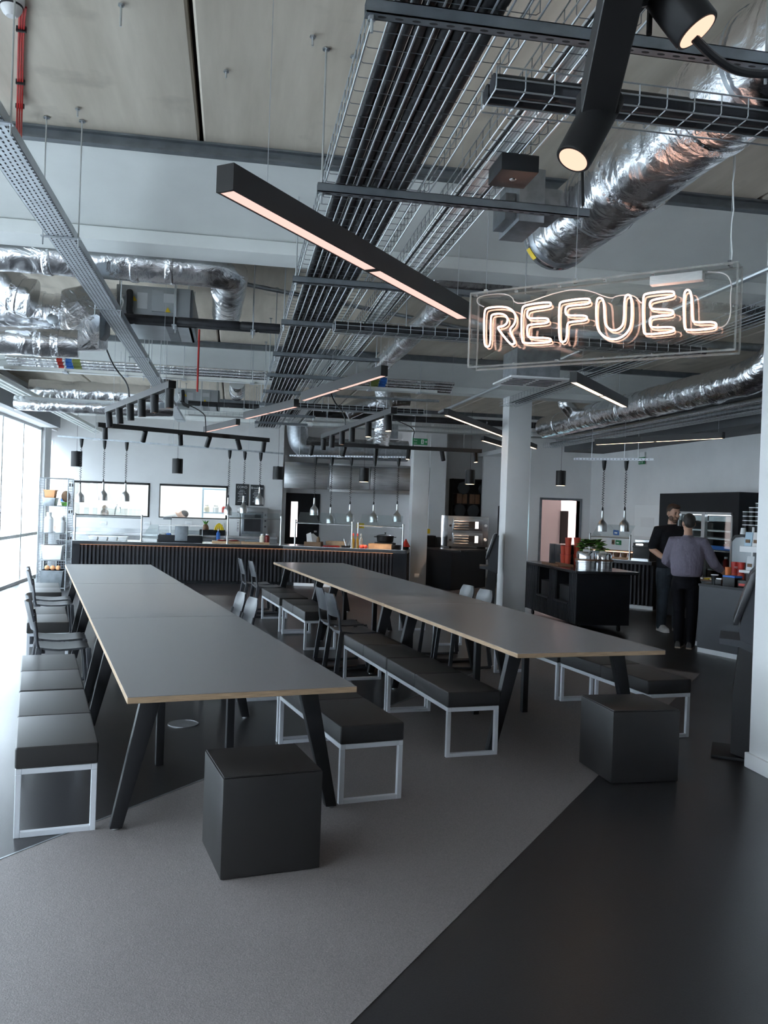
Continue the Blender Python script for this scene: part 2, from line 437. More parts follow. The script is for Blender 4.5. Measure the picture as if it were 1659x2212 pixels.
# walls
YB = 20.2
w1a, w1b = gy(157, 1040, YB), gy(322, 1119, YB); w2a, w2b = gy(345, 1047, YB), gy(490, 1121, YB)
wz0, wz1 = 1.25, 2.02
wb = MB()
xe = gy(612, 1000, YB).x
def yb(x0, x1, z0, z1): wb.box(x0, x1, YB, YB+0.2, z0, z1)
yb(-4.25, w1a.x, 0, ZC); yb(w1b.x, w2a.x, 0, ZC); yb(w2b.x, xe, 0, ZC)
yb(w1a.x, w1b.x, 0, wz0); yb(w1a.x, w1b.x, wz1, ZC); yb(w2a.x, w2b.x, 0, wz0); yb(w2a.x, w2b.x, wz1, ZC)
struct(wb, 'wall_back', 'white_paint', smooth=False)
for i, (a, b) in enumerate(((w1a.x, w1b.x), (w2a.x, w2b.x))):
    t = thing('window_%d' % (i+1), None, None, ((a+b)/2, YB, wz0), kind='structure')
    f = MB(); f.box(a, b, YB-0.015, YB+0.2, wz1-0.045, wz1); f.box(b-0.035, b, YB-0.015, YB+0.2, wz0, wz1); f.box(a, a+0.012, YB-0.01, YB+0.2, wz0, wz1); f.box(a, b, YB-0.015, YB+0.2, wz0, wz0+0.022)
    struct(f, 'window_frame', 'black_metal', t, smooth=False)
    struct(box(a+0.013, b-0.036, YB+0.09, YB+0.095, wz0+0.023, wz1-0.046), 'pane', 'glass_pane', t, smooth=False)
# rear wall right of the serving windows
YR = 21.4
struct(box(xe-0.2, 4.45, YR, YR+0.2, 0, ZC), 'wall_kitchen', 'white_paint', smooth=False)
struct(box(xe-0.2, xe, YB+0.2, YR, 0, ZC), 'wall_return', 'white_paint', smooth=False)
pa, pb = gy(926, 1100, 20.2).x, gy(961, 1100, 20.2).x
struct(box(pa, pb, 20.2, YR, 0, ZC), 'wall_pier', 'white_paint', smooth=False)
struct(box(pb, 7.0, YR-0.15, YR+0.05, 0, ZC), 'wall_niche', 'white_paint', smooth=False)
# door wall on the right, with the open doorway
YD = 18.6
dxa, dxb, dz = gy(1170, 1100, YD).x, gy(1252, 1100, YD).x, 1.95
xd0 = gy(1147, 1000, YD).x
w = MB(); w.box(xd0, dxa, YD, YD+0.2, 0, ZC); w.box(dxb, 8.2, YD, YD+0.2, 0, ZC); w.box(dxa, dxb, YD, YD+0.2, dz, ZC)
struct(w, 'wall_door', 'white_paint', smooth=False)
struct(box(xd0, xd0+0.2, YD+0.2, YR-0.15, 0, ZC), 'wall_door_return', 'white_paint', smooth=False)
t = thing('door_2', None, None, ((dxa+dxb)/2, YD, 0), kind='structure')
f = MB(); f.box(dxa-0.05, dxa, YD-0.02, YD+0.2, 0, dz+0.05); f.box(dxb, dxb+0.05, YD-0.02, YD+0.2, 0, dz+0.05); f.box(dxa, dxb, YD-0.02, YD+0.2, dz, dz+0.05)
struct(f, 'door_frame', 'steel_channel', t, smooth=False)
struct(box(dxa+0.01, dxa+0.05, YD+0.2, YD+1.0, 0.01, dz-0.01), 'door_leaf', 'dark_joinery', t, smooth=False)
struct(box(dxa-0.012, dxa+0.012, YD+0.03, YD+0.045, 1.0, 1.25), 'hinge', 'chrome', t, smooth=False)
# lit lobby behind that doorway
w = MB(); w.box(dxa-0.8, 9.4, 22.2, 22.3, 0, 3.0); w.box(9.3, 9.4, YD+0.2, 22.2, 0, 3.0); w.box(8.2, 9.4, YD, YD+0.2, 0, 3.1)
struct(w, 'wall_lobby', 'pink_wall', smooth=False)
struct(box(dxa-0.14, dxa-0.08, YD+0.2, 22.3, 0, 3.0), 'wall_lobby_side', 'pink_wall', smooth=False)
pxl = gy(1212, 1100, 20.6).x
w = box(dxa-0.8, pxl, 20.6, 20.7, 0, 3.0); struct(w, 'wall_lobby_screen', 'pink_wall', smooth=False)
struct(box(dxa-0.8, 9.4, YD+0.2, 22.3, 3.0, 3.1), 'ceiling_lobby', 'white_paint', smooth=False)
t = MB().box(pxl-0.02, pxl+0.16, 20.5, 20.58, 0.9, 1.72).solo('door_edge_panel', 'black_metal', 'tall narrow black panel standing inside the lit doorway', 'panel')
area('lobby_ceiling_lamp_offscreen', (8.7, 21.4, 2.9), (0, 0, 0), 0.9, 1.2, 38, (1.0, 0.74, 0.72))
# right wall and bulkhead
struct(box(8.0, 8.2, -5, YD, 0, ZC), 'wall_right', 'white_paint', smooth=False)
mat('bulkhead_grey', (0.10, 0.105, 0.11), 0.7)
struct(box(7.1, 8.0, 4, 18.0, 3.0, ZC), 'ceiling_bulkhead', 'bulkhead_grey', smooth=False)
struct(box(-4.25, 8.2, -5.2, -5.0, 0, ZC), 'wall_front', 'white_paint', smooth=False)
# columns under the beams
def column(n, x0, x1, y0, y1, base=False, top=ZC):
    t = thing('column', n, 'column', ((x0+x1)/2, (y0+y1)/2, 0))
    MB().box(x0, x1, y0, y1, 0, top).part('shaft', 'white_paint', t, world=True, bevel=0.008)
    if base:
        MB().box(x0-0.02, x1+0.02, y0-0.02, y1+0.02, 0, 0.10).part('baseboard', 'white_plastic', t, world=True, bevel=0.008)
    return t
c1 = gy(888, 1150, 18.2).x
c = column('slim white square column beside the end of the serving counter', c1, c1+0.36, 18.2, 18.5)
s = box(c1+0.10, c1+0.21, 18.185, 18.2, 0.16, 0.25).part('wall_socket', 'white_plastic', c, world=True, bevel=0.004)
c2 = gy(1096, 1000, 12.6).x
c = column('white square column standing behind the long table with chairs', c2, c2+0.36, 12.6, 12.92, False, 3.41)
column('white column with a skirting board beside the tall black kiosk', 3.46, 4.2, 4.45, 5.28, True)
# ------------------------------------------------------------------ glazed facade on the left
GX = -3.95
g0, g1, gh = -5.0, 18.75, 3.0
t = thing('wall_left', None, None, (GX, 7, 0), kind='structure')
struct(box(GX-0.25, GX+0.05, -5.0, 21.6, gh+0.1, ZC), 'spandrel', 'white_paint', t, smooth=False)
struct(box(GX-0.18, GX+0.06, -5, g1, 0, 0.06), 'sill', 'white_paint', t, smooth=False)
struct(box(GX-0.10, GX+0.02, -5, g1, gh, gh+0.1), 'head', 'white_paint', t, smooth=False)
ys = [g1-0.06-1.5*k for k in range(17)]
mm = box(-0.09, 0.04, -0.035, 0.035, 0.06, gh).mesh('mullion', 'beam_white', smooth=False)
for y in ys:
    if y < g0: continue
    o = bpy.data.objects.new('mullion', mm); COL.objects.link(o); o.parent = t; o.location = (0, y-7, 0)
struct(box(GX-0.06, GX+0.03, -5, g1, 0.86, 0.92), 'transom', 'beam_white', t, smooth=False)
pmh = box(-0.004, 0.004, -1.465, -0.035, 0.92, gh).mesh('pane', 'glass_pane', smooth=False)
pml = box(-0.004, 0.004, -1.465, -0.035, 0.06, 0.86).mesh('pane', 'glass_pane', smooth=False)
for y in ys:
    if y-1.5 < g0: continue
    for me in (pmh, pml):
        o = bpy.data.objects.new('pane', me); COL.objects.link(o); o.parent = t; o.location = (-0.02, y-7, 0)
struct(box(GX-0.02, GX-0.012, 19.35, 20.2, 0, 2.9), 'pane', 'glass_pane', t, smooth=False)
struct(box(GX-0.2, GX+0.10, 18.75, 19.35, 0, ZC), 'wall_left_pier', 'white_paint', smooth=False)
struct(box(GX-0.2, GX-0.1, 19.35, 20.2, 2.9, ZC), 'wall_left_head', 'white_paint', smooth=False)
# bulkhead with slot diffuser along the glazing
bx = gz(0, 869, 3.05).x
t = thing('ceiling_slot_bulkhead', None, None, ((GX+bx)/2, 7, 3.05), kind='structure')
mat('fascia_grey', (0.22, 0.23, 0.25), 0.6)
struct(box(GX, bx-0.16, -5, 18.6, 3.05, 3.12), 'soffit', 'white_paint', t, smooth=False)
struct(box(bx-0.012, bx, -5, 18.6, 3.05, 3.5), 'fascia', 'fascia_grey', t, smooth=False)
struct(box(bx-0.16, bx-0.012, -5, 18.6, 3.10, 3.12), 'slot_back', 'slot_dark', t, smooth=False)
sm = box(-0.008, 0.008, -11.8, 11.8, 0, 0.03).mesh('slat', 'white_paint', smooth=False)
for k in range(5):
    o = bpy.data.objects.new('slat', sm); COL.objects.link(o); o.parent = t
    o.location = (bx-0.15+0.03*k-(GX+bx)/2, 6.8-7, 0.0)
# ------------------------------------------------------------------ kitchen beyond the serving windows
w = MB(); w.box(-4.2, xe+0.1, 24.6, 24.7, 0, 2.9); w.box(xe, xe+0.1, YB+0.2, 24.6, 0, 2.9); w.box(-4.3, -4.2, YB+0.2, 24.6, 0, 2.9)
struct(w, 'wall_kitchen_far', 'white_paint', smooth=False)
struct(box(-4.3, xe+0.1, YB+0.2, 24.7, 2.9, 3.0), 'ceiling_kitchen', 'white_paint', smooth=False)
for k, x in enumerate((-2.6, -0.5)):  # unseen glowing panels added to brighten the kitchen
    t = thing('kitchen_added_light', 'added unseen glowing panel that brightens the kitchen behind the serving windows', 'added light', (x, 22.6, 2.86), group='kitchen added lights')
    box(-0.65, 0.65, -0.65, 0.65, 0.02, 0.04).part('housing', 'white_plastic', t)
    box(-0.6, 0.6, -0.6, 0.6, 0.0, 0.02).part('diffuser', 'panel_glow', t)
# black door with a vision panel
da, db = gy(614, 1100, YR).x, gy(690, 1100, YR).x
t = thing('door_1', None, None, ((da+db)/2, YR, 0), kind='structure')
struct(box(da, db, YR-0.06, YR, 0, 1.93), 'door_leaf', 'dark_joinery', t, smooth=False)
va, vb = gy(629, 1080, YR).x, gy(641, 1150, YR)
emis('lit_pane', (1.0, 0.86, 0.86), 0.9)
struct(box(va, vb.x, YR-0.064, YR-0.058, 0.85, 1.72), 'vision_panel', 'lit_pane', t, smooth=False)
struct(box(db-0.12, db-0.06, YR-0.11, YR-0.06, 0.98, 1.02), 'door_handle', 'brushed', t, smooth=False)
# ================================================================== furniture
def bld(x, y, a):
    c, s = math.cos(YAW), math.sin(YAW); return (c*x+s*y, -s*x+c*y, a+YAW)
TL = bld(-1.155, 3.991, -0.386); TR = bld(0.899, 5.607, -0.317)
TW, TU, TZ = 1.132, 2.782, 0.74
def tp(T, al, la, z=0.0):
    x, y, a = T
    return Vector((x+math.sin(a)*al+math.cos(a)*la, y+math.cos(a)*al-math.sin(a)*la, z))
# local frame of everything on the rows: +Y along the row (away), +X to the right; rz = -angle
def make_table():
    t = thing('long_table', 'x', 'table')
    g = 0.003
    top = MB().box(0, TW, g, TU-g, TZ-0.031, TZ-0.0025).part('ply_board', 'plywood', t, bevel=0.002, seg=1)
    MB().box(0.0015, TW-0.0015, g+0.0015, TU-g-0.0015, TZ-0.0025, TZ).part('laminate_surface', 'laminate', t, smooth=False)
    fr = MB()
    for y in (0.36, TU-0.36): fr.box(0.14, TW-0.14, y-0.03, y+0.03, TZ-0.075, TZ-0.032)
    for x in (0.20, TW-0.20): fr.box(x-0.025, x+0.025, 0.36, TU-0.36, TZ-0.075, TZ-0.032)
    fr.part('under_frame', 'black_metal', t, smooth=False)
    for y in (0.36, TU-0.36):
        for s in (0, 1):
            sg = 1 if s == 0 else -1
            xb = -0.03 if s == 0 else TW+0.03; xt = 0.165 if s == 0 else TW-0.165
            m = MB()
            wt, wb_, th = 0.105, 0.062, 0.028
            y0, y1 = y-th, y+th
            m.hexa([(xb-wb_/2+sg*0.03, y0, 0.012), (xb+wb_/2+sg*0.03, y0, 0.012), (xb+wb_/2+sg*0.03, y1, 0.012), (xb-wb_/2+sg*0.03, y1, 0.012),
                    (xt-wt/2, y0, TZ-0.033), (xt+wt/2, y0, TZ-0.033), (xt+wt/2, y1, TZ-0.033), (xt-wt/2, y1, TZ-0.033)])
            lg = m.part('leg', 'black_powder', t, bevel=0.006)
            MB().lathe([(0.018, 0), (0.018, 0.014)], (xb+sg*0.03, y, 0), 12).part('foot_glide', 'stainless_dull', lg)
            for k in (-1, 1): MB().cyl((xt+k*0.025, y0-0.004, TZ-0.06), (xt+k*0.025, y0+0.002, TZ-0.06), 0.008, 8).part('bolt', 'chrome', lg)
    for x in (0.35, 0.79):
        MB().box(x-0.024, x+0.024, TU/2-0.024, TU/2+0.024, 0, TZ-0.033).part('middle_post', 'black_powder', t, bevel=0.003, seg=1)
    return t
tab0 = make_table()
names = ['grey table top at the near end of the left row, black cube stool before it',
         'middle grey table of the row beside the window wall',
         'far table of the window row, pale reflections on its top near the serving counter',
         'grey table ending the right row, black cube stool at its corner',
         'middle grey table of the row standing in front of the white columns',
         'far table of the column row, nearest the slatted serving counter']
k = 0
for T in (TL, TR):
    for u in range(3):
        p = tp(T, u*TU, 0)
        if k == 0:
            o = tab0; o.location = p; o.rotation_euler = (0, 0, -T[2]); o['label'] = names[0]
        else: o = copy_tree(tab0, None, p, -T[2], names[k])
        o['group'] = 'grey long tables in two rows'
        k += 1
# benches
BL, BW, BH = 1.295, 0.385, 0.44
def make_bench():
    t = thing('bench', 'x', 'bench')
    pz = 0.335
    seat = None
    for i in range(2):
        y0 = 0.002+i*BL/2; y1 = y0+BL/2-0.003
        pd = MB().box(0.0, BW, y0, y1, pz, BH).part('seat_pad', 'leather', t, bevel=0.014, seg=3)
    w = 0.028
    fr = MB()
    for x in (0.004, BW-0.004-w): fr.box(x, x+w, 0.006, BL-0.006, pz-w, pz)
    for y in (0.006, BL-0.006-w): fr.box(0.004+w, BW-0.004-w, y, y+w, pz-w, pz)
    fr.part('seat_frame', 'bench_frame', t, bevel=0.002, seg=1)
    for y in (0.006, BL-0.006-w):
        m = MB()
        m.box(0.004, 0.004+w, y, y+w, 0, pz-w); m.box(BW-0.004-w, BW-0.004, y, y+w, 0, pz-w)
        m.box(0.004+w, BW-0.004-w, y, y+w, 0.0, w)
        m.part('leg_loop', 'bench_frame', t, bevel=0.002, seg=1)
    return t
bench0 = make_bench()
B = [(TL, 0.37, -0.475, 'black leather bench at the near end of the window side, left of the table'),
     (TL, 1.69, -0.475, 'black leather bench next to the near one along the window side'),
     (TL, 4.78, -0.45, 'black bench between two pairs of chairs along the window side'),
     (TL, 7.56, -0.44, 'black bench farthest along the window side, below the wire rack'),
     (TL, 0.37, 1.185, 'black leather bench right of the near table end, beside a splayed table leg'),
     (TL, 1.69, 1.185, 'black bench mostly hidden under the right edge of the window row'),
     (TR, 0.28, -0.362, 'black leather bench between the two rows, its silver end frame in full view'),
     (TR, 1.59, -0.362, 'black leather bench between the rows, right after the chairs'),
     (TR, 4.56, -0.355, 'short black bench beyond the pair of chairs between the rows'),
     (TR, 5.985, -0.365, 'black bench between the rows closest to the slatted counter'),
     (TR, 0.42, 1.30, 'black bench behind the cube stool at the outer side of the right row'),
     (TR, 1.73, 1.28, 'black bench second along the outer side of the right row'),
     (TR, 4.7, 1.28, 'black bench far along the outer side, seen through table legs')]
for i, (T, al, la, lb) in enumerate(B):
    p = tp(T, al, la)
    if i == 0: o = bench0; o.location = p; o.rotation_euler = (0, 0, -T[2]); o['label'] = lb
    else: o = copy_tree(bench0, None, p, -T[2], lb)
    o['group'] = 'black leather benches'
# chairs (moulded, on runners); local: seat faces +X
def make_chair():
    t = thing('chair', 'x', 'chair')
    # seat shell
    n = 10; rings = []
    sw = 0.40
    for i in range(n+1):
        x = -0.20+0.41*i/n
        z = 0.455-0.018*math.sin(PI*min(1, max(0, (x+0.20)/0.41)))-(0.03*max(0, (x-0.15)/0.06)**2 if x > 0.15 else 0)
        hw = sw/2-(0.02 if x > 0 else 0.035*(1-(x+0.2)/0.2))
        r = []
        prof = [(-hw, 0.0), (-hw*0.9, 0.0), (0, -0.012), (hw*0.9, 0.0), (hw, 0.0), (hw, -0.016), (hw*0.9, -0.018), (0, -0.03), (-hw*0.9, -0.018), (-hw, -0.016)]
        rings.append([(x, y, z+dz) for y, dz in prof])
    MB().rings(rings).part('seat', 'chair_plastic', t, ang=60)
    # backrest
    rings = []
    for i in range(9):
        f = i/8; z = 0.585+0.225*f
        hw = 0.19-0.05*max(0, (f-0.6)/0.4)**2-0.01*(1-f); x0 = -0.205-0.055*f
        r = []
        m = 8
        for j in range(m+1):
            y = -hw+2*hw*j/m; r.append((x0-0.03*(1-(y/hw)**2), y, z))
        for j in range(m, -1, -1):
            y = -hw+2*hw*j/m; r.append((x0-0.03*(1-(y/hw)**2)-0.013, y, z))
        rings.append(r)
    MB().rings(rings).part('backrest', 'chair_plastic', t, ang=60)
    for s in (-1, 1):
        MB().tube(smoothpath([(-0.185, s*0.180, 0.43), (-0.205, s*0.184, 0.50), (-0.212, s*0.184, 0.60), (-0.225, s*0.18, 0.66)], 1), 0.016, 8, flat=0.8).part('upright', 'chair_plastic', t, ang=60)
        MB().bar((0.185, s*0.185, 0.44), (0.225, s*0.205, 0.03), 0.022, 0.040, (1, 0, 0)).part('leg', 'chair_plastic', t, bevel=0.004)
        MB().bar((-0.185, s*0.182, 0.45), (-0.235, s*0.205, 0.03), 0.022, 0.046, (1, 0, 0)).part('leg', 'chair_plastic', t, bevel=0.004)
        MB().tube([(-0.245, s*0.205, 0.018), (0.02, s*0.205, 0.014), (0.235, s*0.205, 0.022)], 0.0145, 8).part('runner', 'chair_plastic', t, ang=60)
    MB().box(-0.17, -0.14, -0.18, 0.18, 0.405, 0.43).part('stretcher', 'chair_plastic', t, bevel=0.004)
    return t
ch0 = make_chair()
CHR = [(TL, 3.41, -0.17, 0, 'dark plastic chair on the window side, next to the near benches'),
       (TL, 3.88, -0.17, 0, 'dark plastic chair on the window side, second after the near benches'),
       (TL, 6.38, -0.18, 0, 'dark plastic chair on the window side just past the middle bench'),
       (TL, 6.88, -0.18, 0, 'dark plastic chair on the window side before the farthest bench'),
       (TL, 3.42, 1.15, 1, 'dark chair tucked right of the window row, curved backrest nearer the long bench'),
       (TL, 3.89, 1.15, 1, 'dark chair tucked at the right of the window row, second backrest from the bench'),
       (TR, 3.14, -0.185, 0, 'black plastic chair between the rows standing against the leather bench'),
       (TR, 3.68, -0.15, 0, 'black plastic chair between the rows, next to the short bench'),
       (TR, 7.56, -0.22, 0, 'black chair at the far end between the rows, nearer the bench'),
       (TR, 8.03, -0.30, 0, 'black chair at the far end between the rows, nearer the slatted counter'),
       (TR, 3.42, 1.10, 1, 'dark chair at the outer side of the right row, just before the white column'),
       (TR, 3.90, 1.10, 1, 'dark chair at the outer side of the right row, beside the dark kiosk')]
for i, (T, al, la, flip, lb) in enumerate(CHR):
    p = tp(T, al, la); rz = -T[2]+(PI if flip else 0)+(0.0 if i % 2 else 0.03)
    if i == 0: o = ch0; o.location = p; o.rotation_euler = (0, 0, rz); o['label'] = lb
    else: o = copy_tree(ch0, None, p, rz, lb)
    o['group'] = 'dark plastic chairs'
# cube stools
def cube(lb, A, Bp, Cc):
    a = Vector((A.x, A.y)); b = Vector((Bp.x, Bp.y)); c = Vector((Cc.x, Cc.y))
    ang = math.atan2(b.y-a.y, b.x-a.x); w = 0.455; dd = 0.46
    t = thing('cube_stool', lb, 'stool', (a.x, a.y, 0), ang, 'black cube stools')
    MB().box(0, w, 0, dd, 0.006, 0.448).part('body', 'leather', t, bevel=0.006, seg=2)
    MB().box(0.005, w-0.005, 0.005, dd-0.005, 0.448, 0.456).part('top_panel', 'leather', t, bevel=0.005, seg=2)
    MB().box(0.02, w-0.02, 0.02, dd-0.02, 0, 0.007).part('base', 'black_plastic', t, smooth=False)
cube('black leather cube stool standing before the left row of tables', gz(475, 1905), gz(687, 1878), gz(432, 1800))
cube('black leather cube stool standing at the corner of the right row', gz(1320, 1695), gz(1453, 1690), gz(1237, 1645))
# ================================================================== ceiling services
def rods(t, pts, z0, z1=ZC, r=0.005):
    for p in pts:
        MB().cyl((p[0], p[1], z0), (p[0], p[1], z1-0.004), r, 8).part('threaded_rod', 'zinc_wire', t, world=True)
        MB().lathe([(0.018, 0), (0.018, 0.006)], (p[0], p[1], z1-0.008), 10).part('rod_plate', 'galvanised', t, world=True)
# wire basket trays ------------------------------------------------
def basket_y(name, label, x0, x1, y0, y1, z, h, nl, step=0.1, lab_group=None, wr=0.0026):
    t = thing(name, label, 'cable tray', ((x0+x1)/2, (y0+y1)/2, z), group=lab_group)
    lw = MB()
    for i in range(nl):
        x = lerp(x0, x1, i/(nl-1)); lw.cyl((x, y0, z-wr), (x, y1, z-wr), wr*1.5, 6)
    for x in (x0, x1):
        for hh in (0.5, 1.0): lw.cyl((x, y0, z+h*hh), (x, y1, z+h*hh), wr*1.2, 5)
    lw.part('long_wires', 'zinc_wire', t, world=True)['kind'] = 'stuff'
    cw = MB(); n = int((y1-y0)/step)
    for k in range(n+1):
        y = y0+k*step
        cw.tube([(x0, y, z+h), (x0, y, z+0.012), (x0+0.012, y, z+0.003), (x1-0.012, y, z+0.003), (x1, y, z+0.012), (x1, y, z+h)], wr*0.6, 4)
    cw.part('cross_wires', 'steel_channel', t, world=True)['kind'] = 'stuff'  # darker metal puts the shade on the cross wires into their colour
    return t
def basket_x(name, label, y0, y1, x0, x1, z, h, nl, step=0.1, lab_group=None, wr=0.0026):
    t = thing(name, label, 'cable tray', ((x0+x1)/2, (y0+y1)/2, z), group=lab_group)
    lw = MB()
    for i in range(nl):
        y = lerp(y0, y1, i/(nl-1)); lw.cyl((x0, y, z), (x1, y, z), wr*1.2, 5)
    for y in (y0, y1):
        for hh in (0.5, 1.0): lw.cyl((x0, y, z+h*hh), (x1, y, z+h*hh), wr*1.2, 5)
    lw.part('long_wires', 'zinc_wire', t, world=True)['kind'] = 'stuff'
    cw = MB(); n = int((x1-x0)/step)
    for k in range(n+1):
        x = x0+k*step
        cw.tube([(x, y0, z+h), (x, y0, z+0.012), (x, y0+0.012, z+0.003), (x, y1-0.012, z+0.003), (x, y1, z+0.012), (x, y1, z+h)], wr, 4)
    cw.part('cross_wires', 'zinc_wire', t, world=True)['kind'] = 'stuff'
    return t
MX0, MX1, MZ = 0.37, 0.86, 3.150
basket_y('wire_basket_tray', 'wide wire basket tray carrying many black insulated pipes below the ceiling', MX0, MX1, 0.4, 17.4, MZ, 0.10, 11)
def ribbed(p0, p1, r, n=10, step=0.42, seed=0):
    rnd = random.Random(seed); a = Vector(p0); b = Vector(p1); L = (b-a).length; pts = [a]; rs = [r]; t = rnd.random()*step
    while t < L-0.05:
        for dt, k in ((-0.012, 1.0), (-0.006, 0.9), (0.006, 0.9), (0.012, 1.0)):
            pts.append(a.lerp(b, min(max((t+dt)/L, 0.001), 0.999))); rs.append(r*k)
        t += step*(0.8+0.4*rnd.random())
    pts.append(b); rs.append(r)
    return MB().tube(pts, rs, n)
ordw = ['leftmost', 'second', 'third', 'fourth', 'fifth', 'sixth', 'seventh', 'eighth']
for k in range(8):
    x = 0.445+0.0428*k; z = MZ+0.028+(0.004 if k % 2 else 0)
    ribbed((x, 0.4, z), (x, 17.3, z), 0.0211, 10, 0.42, k).solo('insulated_pipe', 'insulation', 'black foam insulated pipe lying in the wide basket tray, side by side with others', 'pipe', 'black insulated pipes in the wide basket tray')
# trapeze channels
YS = [2.53, 4.01, 5.56+0.12, 7.04, 8.55, 9.97, 11.45, 12.95, 14.45, 15.95]
XE = [1.66, 1.66, 1.95, 1.39, 1.39, 1.39, 1.3, 1.3, 1.3, 1.3]
desc = ['strut channel with slots next to the black spotlight bar, holding the wide basket tray', 'strut channel with slots below the round duct end, holding both basket trays',
        'strut channel just past the first white beam, holding the wide basket tray', 'strut channel beside the first crossing of black pipes, holding the basket trays',
        'strut channel just before the label-banded pipes, holding the basket trays', 'strut channel above the label-banded pipes, holding the basket trays',
        'far strut channel just before the second white beam', 'far strut channel just past the second white beam', 'far strut channel near the serving counter', 'farthest strut channel close to the back wall']
for i, (y, xe_) in enumerate(zip(YS, XE)):
    x0 = 0.335
    t = thing('trapeze_bracket', 'grey '+desc[i], 'support bracket', (1.0, y, 3.10), group='strut channel trapeze brackets')
    c = MB(); zb = 3.103
    c.box(x0, xe_, y-0.0205, y+0.0205, zb, zb+0.004); c.box(x0, xe_, y-0.0205, y-0.0165, zb, zb+0.041); c.box(x0, xe_, y+0.0165, y+0.0205, zb, zb+0.041); c.box(x0, xe_, y-0.0205, y+0.0205, zb+0.038, zb+0.041)
    c.part('strut_channel', 'steel_channel', t, world=True, smooth=False)
    s = MB(); n = int((xe_-x0)/0.052)
    for k in range(n):
        xx = x0+0.05+0.052*k
        s.prism([(xx+0.013*math.cos(a)*(1.0), y+0.0055*math.sin(a)) for a in [2*PI*j/10 for j in range(10)]], zb-0.0006, zb+0.002)
    s.part('slots', 'slot_dark', t, world=True, smooth=False)['kind'] = 'stuff'
    for p in ((x0+0.02, y), (xe_-0.03, y)):
        rods(t, [p], zb-0.05)
        MB().lathe([(0.012, 0), (0.012, 0.012)], (p[0], p[1], zb-0.014), 6).part('nut', 'galvanised', t, world=True)
# second basket tray with white cables
basket_y('wire_basket_tray', 'narrow wire basket tray carrying bundled white data cables', 0.975, 1.185, 1.9, 16.6, 3.16, 0.085, 5)
for k in range(20):
    rnd = random.Random(k+40)
    pts = []; y = 2.0
    bx_ = 1.018+0.0134*(k % 10)
    while y < 16.5:
        pts.append((bx_+0.015*math.sin(y*0.9), y, 3.1715+0.0136*(k//10))); y += 0.35
    MB().tube(pts, 0.0064, 6).solo('data_cable', 'cable_white' if k % 9 else 'cable_black', 'thin data cable running in the narrow wire basket tray', 'cable', 'data cables in the narrow tray')
def junction(lb, p, s, m='black_plastic'):
    t = thing('junction_box', lb, 'junction box', p)
    MB().box(-s[0]/2, s[0]/2, -s[1]/2, s[1]/2, 0, s[2]).part('body', m, t, bevel=0.004)
    MB().lathe([(0.012, -0.004), (0.016, 0.001)], (0, 0, 0), 10).part('screw', 'chrome', t)
    MB().tube(smoothpath([(s[0]*0.3, 0, s[2]), (s[0]*0.3, 0.02, s[2]+0.05), (s[0]*0.1, 0.08, s[2]+0.06), (0, 0.16, s[2]+0.02)], 2), 0.006, 6).part('cable_tail', 'cable_black', t)
p = gz(1108, 385, 3.06); junction('flat black control box with a central screw under the narrow tray', (p.x, p.y, 3.055), (0.16, 0.19, 0.07))
p = gz(990, 520, 3.16); junction('black box strapped to the narrow tray above the long pendant light', (1.10, p.y, 3.193), (0.07, 0.22, 0.07))
p = gz(935, 545, 3.16); junction('small black box among cable loops in the narrow tray', (p.x, p.y, 3.193), (0.06, 0.14, 0.06))
p = gz(705, 812, 3.16); junction('small black connector box among tangled cables on the far narrow tray', (1.08, p.y, 3.193), (0.10, 0.16, 0.06))
p = gz(580, 905, 3.16); junction('little black box under the far end of the trays', (1.08, p.y, 3.193), (0.10, 0.2, 0.06))
# damper box beside the round duct
t = thing('duct_damper', 'galvanised damper box with slotted lid clamped on the round foil duct', 'duct damper', (1.52, 4.55, 3.16))
MB().box(1.42, 1.56, 4.35, 4.7, 3.18, 3.46).part('casing', 'galvanised', t, world=True, bevel=0.004)
MB().box(1.36, 1.42, 4.40, 4.62, 3.2, 3.34).part('actuator', 'steel_channel', t, world=True, bevel=0.004)
MB().cyl((1.49, 4.5, 3.45), (1.49, 4.5, ZC-0.004), 0.005, 6).part('rod', 'zinc_wire', t, world=True)
MB().box(1.55, 1.70, 4.42, 4.62, 3.25, 3.39).part('duct_collar', 'galvanised', t, world=True, smooth=False)
# crossing black insulated pipes in baskets
def cross_run(y, x0, x1, z, lb, lbp, n=2, r=0.034):
    basket_x('wire_basket_tray', lb, y-0.085, y+0.085, x0, x1, z, 0.075, 4, 0.1)
    for k in range(n):
        ribbed((x0, y-0.038+0.076*k, z+0.036+0.002), (x1, y-0.038+0.076*k, z+0.036+0.002), r, 10, 0.5, k+9).solo('insulated_pipe', 'insulation', lbp[k], 'pipe')
cross_run(gz(1030, 215, 3.035).y, 0.80, 3.9, 3.035, 'wire basket with two black pipes crossing beside the spotlight bar', ['black insulated pipe in the basket behind the spotlight, nearer the neon sign', 'black insulated pipe in the basket behind the spotlight, on the duct side'])
cross_run(gz(712, 715, 3.035).y, 0.74, 3.9, 3.035, 'wire basket with black pipes crossing behind the neon sign', ['black insulated pipe in the basket behind the neon sign, front one', 'black insulated pipe in the basket behind the neon sign, rear one'])
cross_run(12.45, 0.80, 2.7, 3.035, 'far wire basket with black pipes crossing above the serving counter', ['black insulated pipe in the far crossing basket, front one', 'black insulated pipe in the far crossing basket, rear one'])
